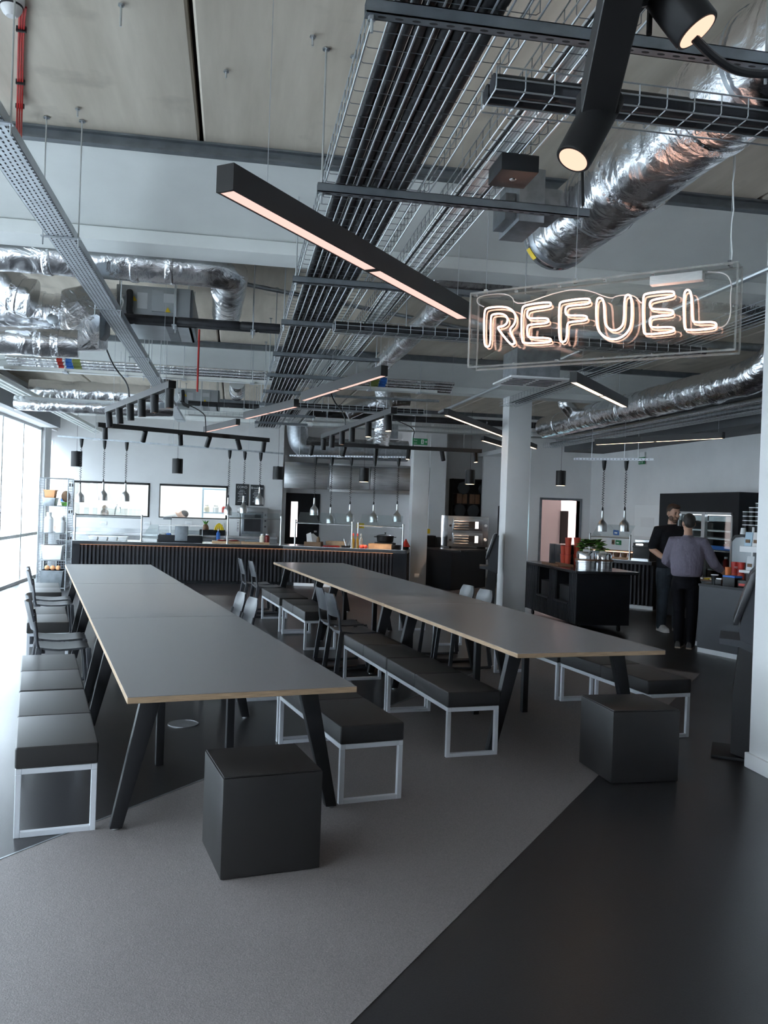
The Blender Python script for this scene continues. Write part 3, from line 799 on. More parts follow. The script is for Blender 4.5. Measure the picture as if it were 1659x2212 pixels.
for y, xa, nm in ((7.71, -0.98, 'near'), (14.05, -0.75, 'far')):
    for k in range(2):
        ribbed((xa, y-0.04+0.08*k, 3.20), (0.355, y-0.04+0.08*k, 3.20), 0.036, 10, 0.5, k+20).solo('insulated_pipe', 'insulation', 'thick black insulated pipe leaving the %s ceiling unit, %s of the pair' % (nm, 'front' if k == 0 else 'rear'), 'pipe')
    for j, x in enumerate((-0.55, 0.12)):
        t = thing('pipe_clamp', 'metal clamp holding black pipes of the %s ceiling unit, %s' % (nm, 'by the unit' if j == 0 else 'by the tray'), 'pipe clamp', (x, y, 3.15))
        MB().box(x-0.02, x+0.02, y-0.09, y+0.09, 3.15, 3.163).part('strap', 'galvanised', t, world=True, smooth=False)
        for s in (-0.085, 0.085): MB().cyl((x, y+s, 3.12), (x, y+s, ZC-0.004), 0.005, 8).part('rod', 'zinc_wire', t, world=True)
# perforated tray on the left
px0, px1, pz = -1.075, -0.925, 3.11
t = thing('perforated_cable_tray', 'galvanised perforated cable tray running from the detector towards the counter', 'cable tray', (-1.0, 9.5, pz))
m = MB(); m.box(px0, px1, 2.2, 16.5, pz, pz+0.002); m.part('tray_base', 'tray_galv', t, world=True, smooth=False)
for x in (px0, px1-0.002): MB().box(x, x+0.002, 2.2, 16.5, pz, pz+0.05).part('side_flange', 'tray_galv', t, world=True, smooth=False)
s = MB(); y = 2.25; k = 0
while y < 13:
    for j in range(6):
        xx = px0+0.018+0.025*j; yy = y+(0.02 if j % 2 else 0)
        s.add([(xx-0.004, yy, pz-0.0006), (xx+0.004, yy, pz-0.0006), (xx+0.004, yy+0.022, pz-0.0006), (xx-0.004, yy+0.022, pz-0.0006)], [(0, 1, 2, 3)])
    y += 0.04
s.part('slots', 'slot_dark', t, world=True, smooth=False)['kind'] = 'stuff'
for y in (3.6, 5.1, 6.95, 9.2, 10.6, 11.5, 13.75, 16.0):
    b = MB(); b.box(px0-0.03, px1+0.03, y-0.015, y+0.015, pz-0.006, pz-0.001); b.part('support_bar', 'galvanised', t, world=True, smooth=False)
    rods(t, [(px0-0.02, y), (px1+0.02, y)], pz-0.05, ZC, 0.004)
# smoke detector with red fire cable
p = gz(25, 10, 3.74)
t = thing('smoke_detector', 'white round smoke detector on concrete ceiling above a red cable', 'smoke detector', (p.x, p.y, 3.69))
MB().lathe([(0.052, ZC-3.69), (0.052, 0.055), (0.045, 0.05)], (0, 0, 0), 24).part('base', 'white_plastic', t)
MB().lathe([(0.001, 0.0), (0.02, 0.0), (0.034, 0.012), (0.044, 0.03), (0.046, 0.05)], (0, 0, 0), 24).part('dome', 'white_plastic', t)
MB().lathe([(0.047, 0.038), (0.047, 0.046)], (0, 0, 0), 24).part('slot_ring', 'slot_dark', t)
q = gz(46, 40, 3.755)
for k in range(3):
    dx = 0.011*(k-1)
    pts = [(p.x+0.04+dx, p.y+0.03, 3.752), gz(41+5*k, 60, 3.755), gz(39+5*k, 150, 3.755), gz(38+5*k, 225, 3.755), gz(37+5*k, 245, 3.70), gz(36+5*k, 285, 3.40), gz(35+5*k, 312, 3.17)]
    MB().tube(smoothpath(pts, 2), 0.0048, 6).solo('fire_cable', 'red_cable', 'red fire alarm cable clipped along the ceiling from the smoke detector', 'cable', 'red fire alarm cables')
for k, (xx, yy) in enumerate(((46, 64), (44, 178), (43, 230))):
    pp = gz(xx, yy, 3.752)
    MB().box(pp.x-0.022, pp.x+0.022, pp.y-0.006, pp.y+0.006, 3.742, 3.766).solo('cable_clip', 'black_plastic', ['black clip on the red cable next to the smoke detector', 'black clip midway along the red ceiling cable', 'black clip on the red cable next to the tray'][k], 'cable clip', smooth=False)
MB().cyl((-0.48, 10.9, 3.0), (-0.48, 10.9, ZC-0.004), 0.012, 8).solo('red_pipe_drop', 'red_cable', 'short red vertical pipe hanging behind the perforated tray', 'pipe')
# anchors in ceiling
def anchor(x, y, L, lb):
    t = thing('ceiling_anchor', lb, 'anchor', (x, y, ZC-L))
    MB().cyl((0, 0, 0), (0, 0, L-0.003), 0.005, 8).part('stud', 'zinc_wire', t)
    MB().lathe([(0.014, 0), (0.014, 0.008)], (0, 0, L-0.014), 6).part('nut', 'galvanised', t)
for i, (x, y, L) in enumerate(((262, 6, 0.10), (676, 75, 0.05), (763, 118, 0.03), (489, 150, 0.04), (168, 232, 0.05))):
    p = gz(x, y, ZC); anchor(p.x, p.y, L, ['threaded stud sticking out of the ceiling near the plank joint', 'loop anchor in the ceiling beside the long rod', 'short bolt in the ceiling next to the wide tray', 'small hook in the ceiling right of the plank joint', 'bent hook in the ceiling near the perforated tray'][i])
# foil ducts -----------------------------------------------------------
def foil_tube(path, r, seed=0, wr=0.05, step=0.05, n=28):
    path = [Vector(p) for p in path]
    # resample
    pts = []
    for a, b in zip(path, path[1:]):
        L = (b-a).length; k = max(1, int(L/step))
        pts += [a.lerp(b, i/k) for i in range(k)]
    pts.append(path[-1])
    mb = MB().tube(pts, r, n)
    nv = len(pts)*n
    for i in range(nv):
        c = pts[i//n]; v = mb.v[i]; d = v-c
        s = 1+wr*(noise.noise(v*5+Vector((seed, 0, 0)))+0.6*noise.noise(v*13+Vector((0, seed, 0))))
        if (i//n) in (0, len(pts)-1): s = 1.0
        mb.v[i] = c+d*s
    return mb
def band(t, c, d, r, w=0.03):
    c = Vector(c); d = Vector(d).normalized()
    a = foil_tube([c-d*w, c-d*w*0.3, c+d*w*0.3, c+d*w], r*1.035, random.random()*9, 0.06, 0.01, 28)
    a.part('tape_band', 'foil_band', t, world=True, ang=80)
def duct(name, label, path, r, bands=(), m='foil', seed=0, wr=0.05, it=0):
    pth = smoothpath(path, it) if it else [Vector(p) for p in path]
    xs = sum((p for p in pth), Vector())/len(pth)
    t = thing(name, label, 'duct', (xs.x, xs.y, min(p.z for p in pth)-r))
    foil_tube(pth, r, seed, wr).part('foil_sleeve', m, t, world=True, ang=80)
    for c, d in bands: band(t, c, d, r)
    return t
DX, DZ, DR = 1.86, 3.32, 0.2
t = duct('foil_duct', 'large shiny foil wrapped round duct running beside the neon sign hanger', [(DX, 0.2, DZ), (DX, 4.85, DZ)], DR, [((DX, y, DZ), (0, 1, 0)) for y in (0.9, 1.75, 2.5, 3.2, 3.9)], seed=1, wr=0.018)
cap = MB().lathe([(0.2, 0.0), (0.205, 0.02), (0.205, 0.12), (0.19, 0.17), (0.12, 0.19), (0.001, 0.195)], (DX, 4.84, DZ), 32, (0, 1, 0))
cap.part('end_cap', 'galvanised', t, world=True)
MB().lathe([(0.208, 0.0), (0.208, 0.03)], (DX, 4.9, DZ), 32, (0, 1, 0)).part('clamp_ring', 'chrome', t, world=True)
for k, (xx, yy) in enumerate(((1190, 518), (1179, 528))):
    pp = gy(xx, yy, 4.92); a = Vector((pp.x-DX, 0, pp.z-DZ)).normalized()*0.211
    c = Vector((DX+a.x, 4.93, DZ+a.z)); nrm = a.normalized(); tx = Vector((0, 1, 0)).cross(nrm)
    MB().extrude([c+tx*0.03-Vector((0, 0.03, 0)), c+tx*0.03+Vector((0, 0.02, 0)), c-tx*0.03+Vector((0, 0.02, 0)), c-tx*0.03-Vector((0, 0.03, 0))], nrm*0.001).part('yellow_tag', 'yellow', t, world=True, smooth=False)
for y in (1.3, 2.85, 4.3):
    h = thing('duct_hanger', 'metal strap hanger round the large foil duct, %s' % {1.3: 'the one behind the spotlight bar', 2.85: 'the one at the crossing basket', 4.3: 'the one nearest the round duct end'}[y], 'hanger', (DX, y, DZ))
    MB().lathe([(0.209, -0.012), (0.209, 0.012)], (DX, y, DZ), 28, (0, 1, 0), caps=False).part('strap', 'galvanised', h, world=True)
    MB().cyl((DX, y, DZ+0.2), (DX, y, ZC-0.004), 0.005, 8).part('rod', 'zinc_wire', h, world=True)
duct('foil_duct', 'slim foil duct running behind the long pendant light towards the counter', [(1.66, 6.80, 3.36), (1.68, 10.6, 3.36)], 0.105, [((1.66, 7.2, 3.36), (0, 1, 0)), ((1.66, 8.6, 3.36), (0, 1, 0)), ((1.67, 9.4, 3.36), (0, 1, 0))], 'foil_small', 2, 0.06)
# left bay 2 ducts
t = duct('foil_duct', 'foil duct crossing behind the first white beam and elbowing away', [(-3.2, 6.63, 3.40), (-1.2, 6.63, 3.40), (-0.46, 6.63, 3.40), (-0.08, 6.63, 3.40), (-0.08, 7.0, 3.41), (-0.12, 8.3, 3.43)], 0.135,
     [((-1.38, 6.63, 3.40), (1, 0, 0)), ((-0.77, 6.63, 3.40), (1, 0, 0)), ((-0.52, 6.63, 3.40), (1, 0, 0)), ((-2.1, 6.63, 3.40), (1, 0, 0)), ((-0.1, 7.3, 3.415), (0, 1, 0))], 'foil', 3, 0.05, 2)
duct('foil_duct', 'bulging foil duct in the left bay, upper of the two beside the ceiling unit', [(-3.2, 7.6, 3.20), (-1.75, 7.6, 3.20), (-1.3, 7.6, 3.17)], 0.15, [((-1.62, 7.6, 3.2), (1, 0, 0)), ((-1.48, 7.6, 3.19), (1, 0, 0)), ((-2.4, 7.6, 3.2), (1, 0, 0))], 'foil', 4, 0.08)
duct('foil_duct', 'pale foil duct in the left bay, lower of the two beside the ceiling unit', [(-3.2, 7.42, 2.91), (-1.75, 7.44, 2.91), (-1.3, 7.48, 2.92)], 0.115, [((-1.6, 7.45, 2.91), (1, 0, 0)), ((-1.47, 7.46, 2.915), (1, 0, 0)), ((-2.3, 7.43, 2.91), (1, 0, 0))], 'foil', 5, 0.08)
t = duct('foil_duct', 'foil elbow curving up to the ceiling at the far left', [(-1.95, 7.25, 3.72), (-1.90, 7.22, 3.42), (-1.75, 7.2, 3.24), (-1.6, 7.2, 3.20)], 0.15, [((-1.91, 7.22, 3.46), (0, 0, 1)), ((-1.72, 7.2, 3.23), (1, 0, -0.3))], 'foil', 6, 0.07, 2)
# transition plenum
t = thing('duct_plenum', 'foil wrapped tapering plenum joining the left ducts to the ceiling unit', 'duct', (-1.15, 7.65, 2.85))
MB().hexa([(-1.44, 7.40, 2.83), (-1.13, 7.46, 2.88), (-1.13, 7.95, 2.95), (-1.44, 7.8, 2.9), (-1.44, 7.40, 3.34), (-1.13, 7.46, 3.45), (-1.13, 7.95, 3.46), (-1.44, 7.8, 3.4)]).part('foil_wrap', 'foil', t, world=True, bevel=0.03)
MB().hexa([(-1.15, 7.47, 2.93), (-1.095, 7.52, 3.02), (-1.095, 7.8, 3.06), (-1.15, 7.8, 2.98), (-1.15, 7.47, 3.32), (-1.095, 7.52, 3.36), (-1.095, 7.8, 3.36), (-1.15, 7.8, 3.32)]).part('black_mesh_side', 'steel_channel', t, world=True, bevel=0.01)
MB().box(-1.2, -1.04, 7.75, 7.93, 3.27, 3.46).part('neck', 'foil_small', t, world=True, bevel=0.01)
p = gy(113, 688, 7.44)
MB().lathe([(0.04, 0), (0.045, 0.02), (0.03, 0.025)], (p.x, 7.47, p.z), 20, (0, -1, 0)).part('access_cap', 'galvanised', t, world=True)
# ceiling fan coil units
def fcu(x0, x1, y0, y1, z0, z1, lb, small=False):
    t = thing('fan_coil_unit', lb, 'air conditioner', ((x0+x1)/2, (y0+y1)/2, z0))
    MB().box(x0, x1, y0, y1, z0, z1).part('casing', 'ac_grey', t, world=True, bevel=0.006)
    MB().box(x1-0.03, x1+0.02, y0+0.02, y1, z0, z1).part('end_panel', 'steel_channel', t, world=True, smooth=False)
    w = x1-x0
    MB().box(x0+0.48*w, x0+0.82*w, y0-0.025, y0, z0+0.04, z1-0.03).part('control_cover', 'ac_grey', t, world=True, bevel=0.005)
    MB().box(x0+0.64*w, x0+0.80*w, y0-0.028, y0-0.025, z0+0.12, z1-0.06).part('data_label', 'label_grey', t, world=True, smooth=False)
    MB().box(x0+0.28*w, x0+0.42*w, y0-0.004, y0, z0+0.06, z1-0.06).part('data_label', 'label_grey', t, world=True, smooth=False)
    for fx, fz in ((0.24, 0.55), (0.70, 0.22)):
        cx = x0+fx*w; cz = z0+fz*(z1-z0)
        yy = y0-0.03 if fx > 0.4 else y0-0.004
        MB().extrude([(cx-0.025, yy, cz-0.02), (cx+0.025, yy, cz-0.02), (cx, yy, cz+0.024)], (0, -0.002, 0)).part('warning_label', 'yellow', t, world=True, smooth=False)
    MB().box(x0+0.62*w, x0+0.78*w, y0+0.1, y1-0.02, z0-0.003, z0).part('filter_strip', 'steel_channel', t, world=True, smooth=False)
    MB().tube(smoothpath([(x0+0.1*w, y0, z0+0.16), (x0+0.08*w, y0-0.12, z0+0.14), (x0+0.14*w, y0-0.14, z0+0.06), (x0+0.05*w, y0-0.1, z0)], 2), 0.008, 6).part('wiring_loop', 'white_plastic', t, world=True)
    MB().tube(smoothpath([(x0+0.18*w, y0-0.01, z0+0.2), (x0+0.2*w, y0-0.07, z0+0.12), (x0+0.19*w, y0-0.08, z0-0.02), (x0+0.35*w, y0-0.08, z0-0.06)], 2), 0.028, 8).part('pipe_elbow', 'insulation', t, world=True)
    for x in (x0+0.02, x1-0.02):
        for y in (y0+0.05, y1-0.05): MB().cyl((x, y, z1), (x, y, ZC-0.004), 0.005, 6).part('rod', 'zinc_wire', t, world=True)
fcu(-1.06, -0.43, 7.83, 9.0, 3.26, 3.52, 'grey ceiling air conditioning unit with yellow warning labels, behind the perforated tray')
fcu(-0.98, -0.30, 14.3, 15.3, 3.22, 3.46, 'grey ceiling air conditioning unit far behind the first spotlight bar')
# bay 3 ducts
duct('foil_duct', 'foil duct low in the middle left bay, above the spotlight bar', [(-3.25, 14.6, 3.345), (-1.4, 14.6, 3.345), (-0.97, 14.62, 3.345)], 0.165, [((-2.5, 14.6, 3.345), (1, 0, 0)), ((-1.5, 14.6, 3.345), (1, 0, 0))], 'foil', 7, 0.08)
duct('foil_duct', 'lower pale foil duct in the middle left bay', [(-3.0, 12.6, 2.92), (-1.4, 12.6, 2.92), (-0.9, 12.7, 2.95)], 0.10, [((-1.7, 12.6, 2.92), (1, 0, 0))], 'foil', 8, 0.08)
duct('foil_duct', 'short foil spout pointing down behind the first spotlight bar', [(-1.12, 13.08, 3.60), (-1.1, 13.22, 3.5), (-1.07, 13.42, 3.36)], 0.13, [], 'foil', 9, 0.06)
duct('foil_duct', 'short stubby foil duct end beside the far ceiling unit', [(0.0, 13.06, 3.44), (0.0, 13.2, 3.40), (0.0, 13.88, 3.37)], 0.115, [((0, 13.5, 3.385), (0, 1, 0))], 'foil', 10, 0.06)
duct('foil_duct', 'flexible foil duct dropping vertically behind the second spotlight bar', [(2.2, 13.2, 3.765), (2.25, 13.2, 3.2), (2.25, 13.2, 2.9), (2.22, 13.2, 2.62)], 0.13, [((2.25, 13.2, 3.1), (0, 0, 1)), ((2.24, 13.2, 2.85), (0, 0, 1))], 'foil_small', 11, 0.09)
duct('foil_duct', 'crumpled foil duct curving down above the second spotlight bar', [(2.70, 13.5, 3.40), (2.45, 13.5, 3.38), (1.95, 13.5, 3.26), (1.7, 13.52, 3.12)], 0.12, [((2.45, 13.5, 3.38), (1, 0, 0.1))], 'foil_small', 12, 0.10, 2)
p = gy(650, 968, 19.75); q = gy(880, 975, 19.75)
duct('spiral_duct', 'galvanised round duct with elbow running above the stainless hood', [(p.x-0.1, 19.75, 3.765), (p.x-0.1, 19.75, 3.4), (p.x-0.05, 19.75, p.z+0.12), (p.x+0.12, 19.75, p.z), (q.x, 19.75, q.z)], 0.24, [], 'galvanised', 13, 0.0, 2)
duct('foil_duct', 'long shiny foil duct along the right bay towards the doorway', [(5.45, 7.9, 3.42), (5.45, 8.2, 3.24), (5.45, 8.7, 3.18), (5.45, 14.75, 3.18)], 0.19, [((5.45, y, 3.18), (0, 1, 0)) for y in (9.2, 9.9, 10.7, 11.5, 12.4, 13.2, 14.0)], 'foil', 14, 0.05, 1)
duct('foil_duct', 'smaller foil duct above and behind the long right duct', [(6.0, 8.5, 3.28), (6.0, 16.0, 3.28)], 0.11, [((6.0, y, 3.28), (0, 1, 0)) for y in (9.5, 10.6, 11.9, 13.5)], 'foil_small', 15, 0.06)
duct('foil_duct', 'short foil branch duct curling up from the long right duct', [(5.2, 13.2, 3.6), (5.2, 13.2, 3.42), (5.35, 13.2, 3.26)], 0.12, [((5.2, 13.2, 3.45), (0, 0, 1))], 'foil', 16, 0.06)
duct('foil_duct', 'foil duct above the neon sign reaching the right edge', [(3.0, 6.6, 3.48), (4.6, 6.6, 3.48)], 0.12, [((3.4, 6.6, 3.48), (1, 0, 0)), ((4.0, 6.6, 3.48), (1, 0, 0))], 'foil_small', 17, 0.06)
t = duct('foil_duct', 'foil duct crossing just behind the first beam over the sign corner', [(1.25, 6.63, 3.5), (2.4, 6.63, 3.5)], 0.11, [((1.5, 6.63, 3.5), (1, 0, 0))], 'foil_small', 18, 0.06)
for x in (1.4, 2.2): MB().cyl((x, 6.63, 3.58), (x, 6.63, ZC-0.002), 0.005, 6).part('rod', 'zinc_wire', t, world=True)
# pipes with coloured bands
PY = gz(300, 812, 3.28).y
for k in range(4):
    z = 3.22-0.035*(k % 2); y = PY+0.07*k
    MB().cyl((-2.95, y, 3.425-0.028*k), (3.0, y, 3.425-0.028*k), 0.026, 12).solo('service_pipe', 'foil_band', 'silver clad service pipe with coloured label bands, crossing above the tables', 'pipe', 'silver clad service pipes')
def bandset(px, py, lb, cols):
    p = gz(px, py, 3.38)
    for j, (c, dx, w) in enumerate(cols):
        t = thing('pipe_label_band', lb % c, 'pipe label', (p.x+dx, PY+0.1, 3.29))
        for k in range(4):
            y = PY+0.07*k
            MB().cyl((p.x+dx-w/2, y, 3.425-0.028*k), (p.x+dx+w/2, y, 3.425-0.028*k), 0.0272, 12).part('wrap', {'blue': 'blue', 'green': 'tape_green', 'red': 'red_paint'}[c], t, world=True)
bandset(140, 783, '%s identification bands round the silver pipes near the perforated tray', [('blue', 0.02, 0.09), ('red', -0.09, 0.07), ('green', 0.12, 0.10)])
bandset(822, 832, '%s identification bands round the silver pipes above a pendant light', [('blue', 0.0, 0.10), ('green', -0.12, 0.12)])
t = thing('white_cable_tray', 'white slotted cable tray crossing under the banded silver pipes', 'cable tray', (0.1, PY, 3.27))
m = MB(); m.box(-2.95, 2.75, PY-0.06, PY-0.056, 3.27, 3.312); m.box(-2.95, 2.75, PY-0.06, PY+0.04, 3.27, 3.273); m.part('tray_body', 'beam_white', t, world=True, smooth=False)
for x in (-2.2, -1.45, -0.7, 0.2, 1.0, 1.8, 2.5):
    MB().box(x-0.03, x+0.03, PY-0.1, PY+0.06, 3.256, 3.27).part('hanger_clip', 'tray_galv', t, world=True, smooth=False)
    MB().cyl((x, PY-0.08, 3.25), (x, PY-0.08, ZC-0.004), 0.005, 6).part('rod', 'zinc_wire', t, world=True)
# white tubes along the glazing
for k in range(3):
    MB().cyl((-3.10+0.09*k, 8.0, 3.12), (-3.10+0.09*k, 20.1, 3.12), 0.036, 12).solo('white_pipe', 'beam_white', 'white pipe running along the glazed facade towards the back wall', 'pipe', 'white pipes along the facade')
# conduits and sprinkler pipes
MB().cyl((3.43, 3.9, 3.32), (3.43, 14.5, 3.32), 0.022, 10).solo('conduit', 'zinc_wire', 'bright galvanised conduit passing behind the neon sign', 'conduit')
MB().cyl((-0.35, 7.62, 3.6), (3.0, 9.3, 3.6), 0.02, 10).solo('sprinkler_pipe', 'galvanised', 'thin galvanised sprinkler pipe slanting below the concrete ceiling', 'pipe')
MB().cyl((0.6, 13.0, 3.3), (3.0, 12.7, 3.28), 0.02, 10).solo('sprinkler_pipe', 'galvanised', 'thin galvanised sprinkler pipe above the second spotlight bar', 'pipe')
for i, (x, z, r) in enumerate(((6.75, 3.22, 0.05), (6.95, 3.14, 0.05), (6.6, 3.12, 0.03))):
    MB().cyl((x, 7.0, z), (x, 17.5, z), r, 12).solo('service_pipe', ['foil_small', 'foil_small', 'galvanised'][i], ['silver pipe high along the right bulkhead', 'silver pipe low along the right bulkhead', 'slim grey pipe along the right bulkhead'][i], 'pipe')
basket_y('wire_basket_tray', 'wire basket tray in the right bay beyond the neon sign', 3.85, 4.1, 5.4, 12.4, 3.22, 0.08, 5, 0.12)
basket_y('wire_basket_tray', 'wire basket tray along the wall side of the right bay', 6.245, 6.47, 6.8, 17.0, 3.0, 0.08, 5, 0.12)
for k in range(4):
    pts = [(3.9+0.04*k+0.01*math.sin(y*0.9+k), y, 3.232) for y in [5.45+0.6*j for j in range(12)]]
    MB().tube(pts, 0.008, 6).solo('power_cable', 'cable_black', 'black power cable lying in the right bay basket tray', 'cable', 'power cables in the right basket tray')
basket_x('wire_basket_tray', 'wire basket tray crossing the ceiling far behind the columns', 14.9, 15.15, 1.3, 6.15, 3.02, 0.08, 5, 0.12)
basket_x('wire_basket_tray', 'wire basket tray crossing just before the third white beam', 16.9, 17.15, -0.9, 6.8, 3.3, 0.08, 5, 0.12)
MB().cyl((0.9, 16.3, 3.37), (6.5, 16.3, 3.37), 0.06, 12).solo('service_pipe', 'insulation', 'black insulated pipe crossing far behind the columns', 'pipe')
MB().cyl((3.0, 9.0, 3.62), (7.0, 9.0, 3.62), 0.045, 12).solo('service_pipe', 'galvanised', 'grey pipe crossing the right bay beneath the concrete', 'pipe')
# air diffuser
a, b, c, d = gz(1055, 828, 2.95), gz(1150, 806, 2.95), gz(1240, 825, 2.95), gz(1130, 843, 2.95)
ctr = (a+c)/2
t = thing('air_diffuser', 'white square ceiling air diffuser hanging on its plenum box below the sign', 'air diffuser', (ctr.x, ctr.y, 2.95))
t.rotation_euler = (0, 0, 0)
MB().box(-0.30, 0.30, -0.30, 0.30, 0.0, 0.018).part('face_plate', 'white_plastic', t, bevel=0.004)
MB().box(-0.22, 0.22, -0.22, 0.22, 0.018, 0.3).part('plenum_box', 'galvanised', t, smooth=False)
for s in (-1, 1):
    for k in range(5):
        MB().box(s*0.02+(0 if s > 0 else -0.23), s*0.02+(0.23 if s > 0 else 0), -0.2+0.09*k, -0.17+0.09*k, -0.003, 0.001).part('louvre', 'slot_dark', t, smooth=False)
for s in (-0.2, 0.2): MB().cyl((s, 0, 0.29), (s, 0, ZC-2.95-0.004), 0.005, 6).part('rod', 'zinc_wire', t)
t2 = copy_tree(t, None, (gy(830, 970, 16.5).x, 16.5, 2.95), 0, 'white square ceiling air diffuser far above the serving counter')
# ================================================================== luminaires
def linear(label, a, b, led, z=2.75, w=0.062, h=0.088, ws=None):
    a = Vector((a.x, a.y, 0)); b = Vector((b.x, b.y, 0)); L = (b-a).length; ang = math.atan2(b.y-a.y, b.x-a.x)
    t = thing('linear_pendant_light', label, 'pendant light', (a.x, a.y, z), ang, 'black linear pendant lights')
    m = MB(); m.box(0, L, -w/2, w/2, 0.006, h); m.box(0, L, -w/2, -w/2+0.007, 0, 0.006); m.box(0, L, w/2-0.007, w/2, 0, 0.006)
    m.box(0, 0.012, -w/2, w/2, 0, 0.006); m.box(L-0.012, L, -w/2, w/2, 0, 0.006); m.box(L/2-0.02, L/2+0.02, -w/2+0.007, w/2-0.007, 0, 0.006)
    m.part('housing', 'fixture_grey', t, smooth=False)
    for x0, x1 in ((0.014, L/2-0.022), (L/2+0.022, L-0.014)):
        MB().box(x0, x1, -w/2+0.009, w/2-0.009, 0.0015, 0.005).part('diffuser', led, t, smooth=False)
    for x in (ws or (0.25, L-0.25)):
        MB().cyl((x, 0, h), (x, 0, ZC-z-0.004), 0.0012, 5).part('suspension_wire', 'zinc_wire', t)
    return t
Z = 2.75
linear('big black linear pendant light nearest the neon sign, pinkish light strip', gz(485, 413, Z), gz(1000, 690, Z), 'led_pink', w=0.075, h=0.095, ws=(0.25, 2.08))
linear('black linear pendant light right behind the banded pipes, second in its row', gz(655, 866, Z), gz(830, 812, Z), 'led_pink', ws=(0.86, 2.02))
linear('black linear pendant light third in its row, behind the second one', gz(530, 905, Z), gz(640, 879, Z), 'led_pink', ws=(0.15, 0.75))
linear('black linear pendant light farthest in the row towards the serving counter', gz(443, 934, Z), gz(514, 918, Z), 'led_pink', ws=(0.15, 1.0))
linear('black linear pendant light passing behind the white column', gz(963, 897, 2.9), gz(1157, 970, 2.9), 'led_warm', z=2.9)
linear('short black linear pendant light left of the white column, below a longer one', gz(1042, 952, 2.9), gz(1112, 973, 2.9), 'led_warm', z=2.9)
linear('black linear pendant light touching the air diffuser below the sign', gz(1238, 826, Z), gz(1350, 880, Z), 'led_warm')
linear('black linear pendant light in front of the right wall bulkhead', gz(1287, 961, Z), gz(1563, 947, Z), 'led_warm', ws=(0.25, 2.16))
# spotlight bars
def spot(parent, top, aim, dia=0.075, ln=0.15, lens='spot_led', beam=None):
    top = Vector(top); d = Vector(aim).normalized(); c = top+Vector((0, 0, -0.035))
    h = MB().tube([c-d*0.035, c+d*(ln-0.035)], dia/2, 20).part('spot_head', 'black_metal', parent, world=True)
    st = MB().cyl(top, c, 0.012, 8).part('pivot', 'black_metal', parent, world=True)
    e = c+d*(ln-0.034)
    MB().tube([e, e+d*0.0008], dia/2-0.006, 20).part('lens', lens, h, world=True)
    MB().lathe([(dia/2-0.006, 0), (dia/2, 0), (dia/2, 0.004), (dia/2-0.006, 0.004)], e-d*0.001, 20, d, caps=False).part('rim', 'black_metal', h, world=True)
    if beam:
        L = bpy.data.lights.new('spot_beam', 'SPOT'); L.energy = beam; L.color = (1, 0.72, 0.5); L.spot_size = 0.9; L.spot_blend = 0.6; L.shadow_soft_size = 0.03
        o = bpy.data.objects.new('spot_beam', L); COL.objects.link(o); o.location = e+d*0.01
        o.rotation_euler = d.to_track_quat('-Z', 'Y').to_euler()
def rail(label, a, b, z, spots, w=0.06, h=0.06, wires=True):
    a = Vector((a.x, a.y, 0)); b = Vector((b.x, b.y, 0)); L = (b-a).length; ang = math.atan2(b.y-a.y, b.x-a.x)
    t = thing('spotlight_bar', label, 'track light', (a.x, a.y, z), ang, 'black spotlight bars')
    MB().box(0, L, -w/2, w/2, 0, h).part('rail', 'fixture_grey', t, bevel=0.002, seg=1)
    for x in (0.0, L-0.004): MB().box(x, x+0.004, -w/2-0.001, w/2+0.001, -0.001, h+0.001).part('end_cap', 'black_metal', t, smooth=False)
    for x in (0.3, L-0.3): MB().cyl((x, 0, h), (x, 0, ZC-z-0.004), 0.0015, 5).part('suspension_wire', 'zinc_wire', t)
    MB().tube(smoothpath([(L*0.6, 0, h), (L*0.6, 0.02, h+0.15), (L*0.62, 0.15, h+0.3), (L*0.5, 0.3, h+0.45)], 2), 0.008, 6).part('power_cable', 'cable_black', t)
    d = Vector((math.cos(ang), math.sin(ang), 0))
    for fr, aim, lens, bm in spots: spot(t, (a.x+d.x*L*fr, a.y+d.y*L*fr, z), aim, 0.072 if L > 2.8 or True else 0.08, 0.155, lens, bm)
    return t
zr = 2.58
rail('slanting black bar with a row of hanging spotlights near the perforated tray', gz(372, 838, zr), gz(232, 892, zr), zr,
     [(f, (0.02*k, 0.05, -1), 'spot_led', 4 if k % 2 else None) for k, f in enumerate((0.03, 0.22, 0.40, 0.58, 0.77, 0.97))])
zr = 2.60
rail('long black bar with spotlights above the left serving counter', gz(210, 922, zr), gz(580, 955, zr), zr,
     [(0.04, (0.0, 0.3, -1), 'spot_led', None), (0.25, (-0.25, 0.5, -1), 'spot_led', None), (0.45, (0.05, 0.4, -1), 'spot_led', 5), (0.62, (-0.3, 0.4, -1), 'spot_led', None), (0.80, (0.3, 0.4, -1), 'spot_led', 5), (0.97, (-0.1, 0.3, -1), 'spot_led', None)])
rail('slanting black bar with hanging spotlights near the exit sign', gz(851, 893, 2.58), gz(697, 948, 2.58), 2.58,
     [(0.06, (0.05, -0.12, -1), 'spot_led_bright', 6), (0.28, (0, -0.05, -1), 'spot_led_bright', None), (0.50, (0, 0.05, -1), 'spot_led', None), (0.65, (0.0, 0, -1), 'spot_led', None), (0.82, (0, 0.05, -1), 'spot_led', None), (0.98, (0, 0.1, -1), 'spot_led', None)])
a, b = gy(662, 972, 13.7), gy(1040, 972, 13.7)
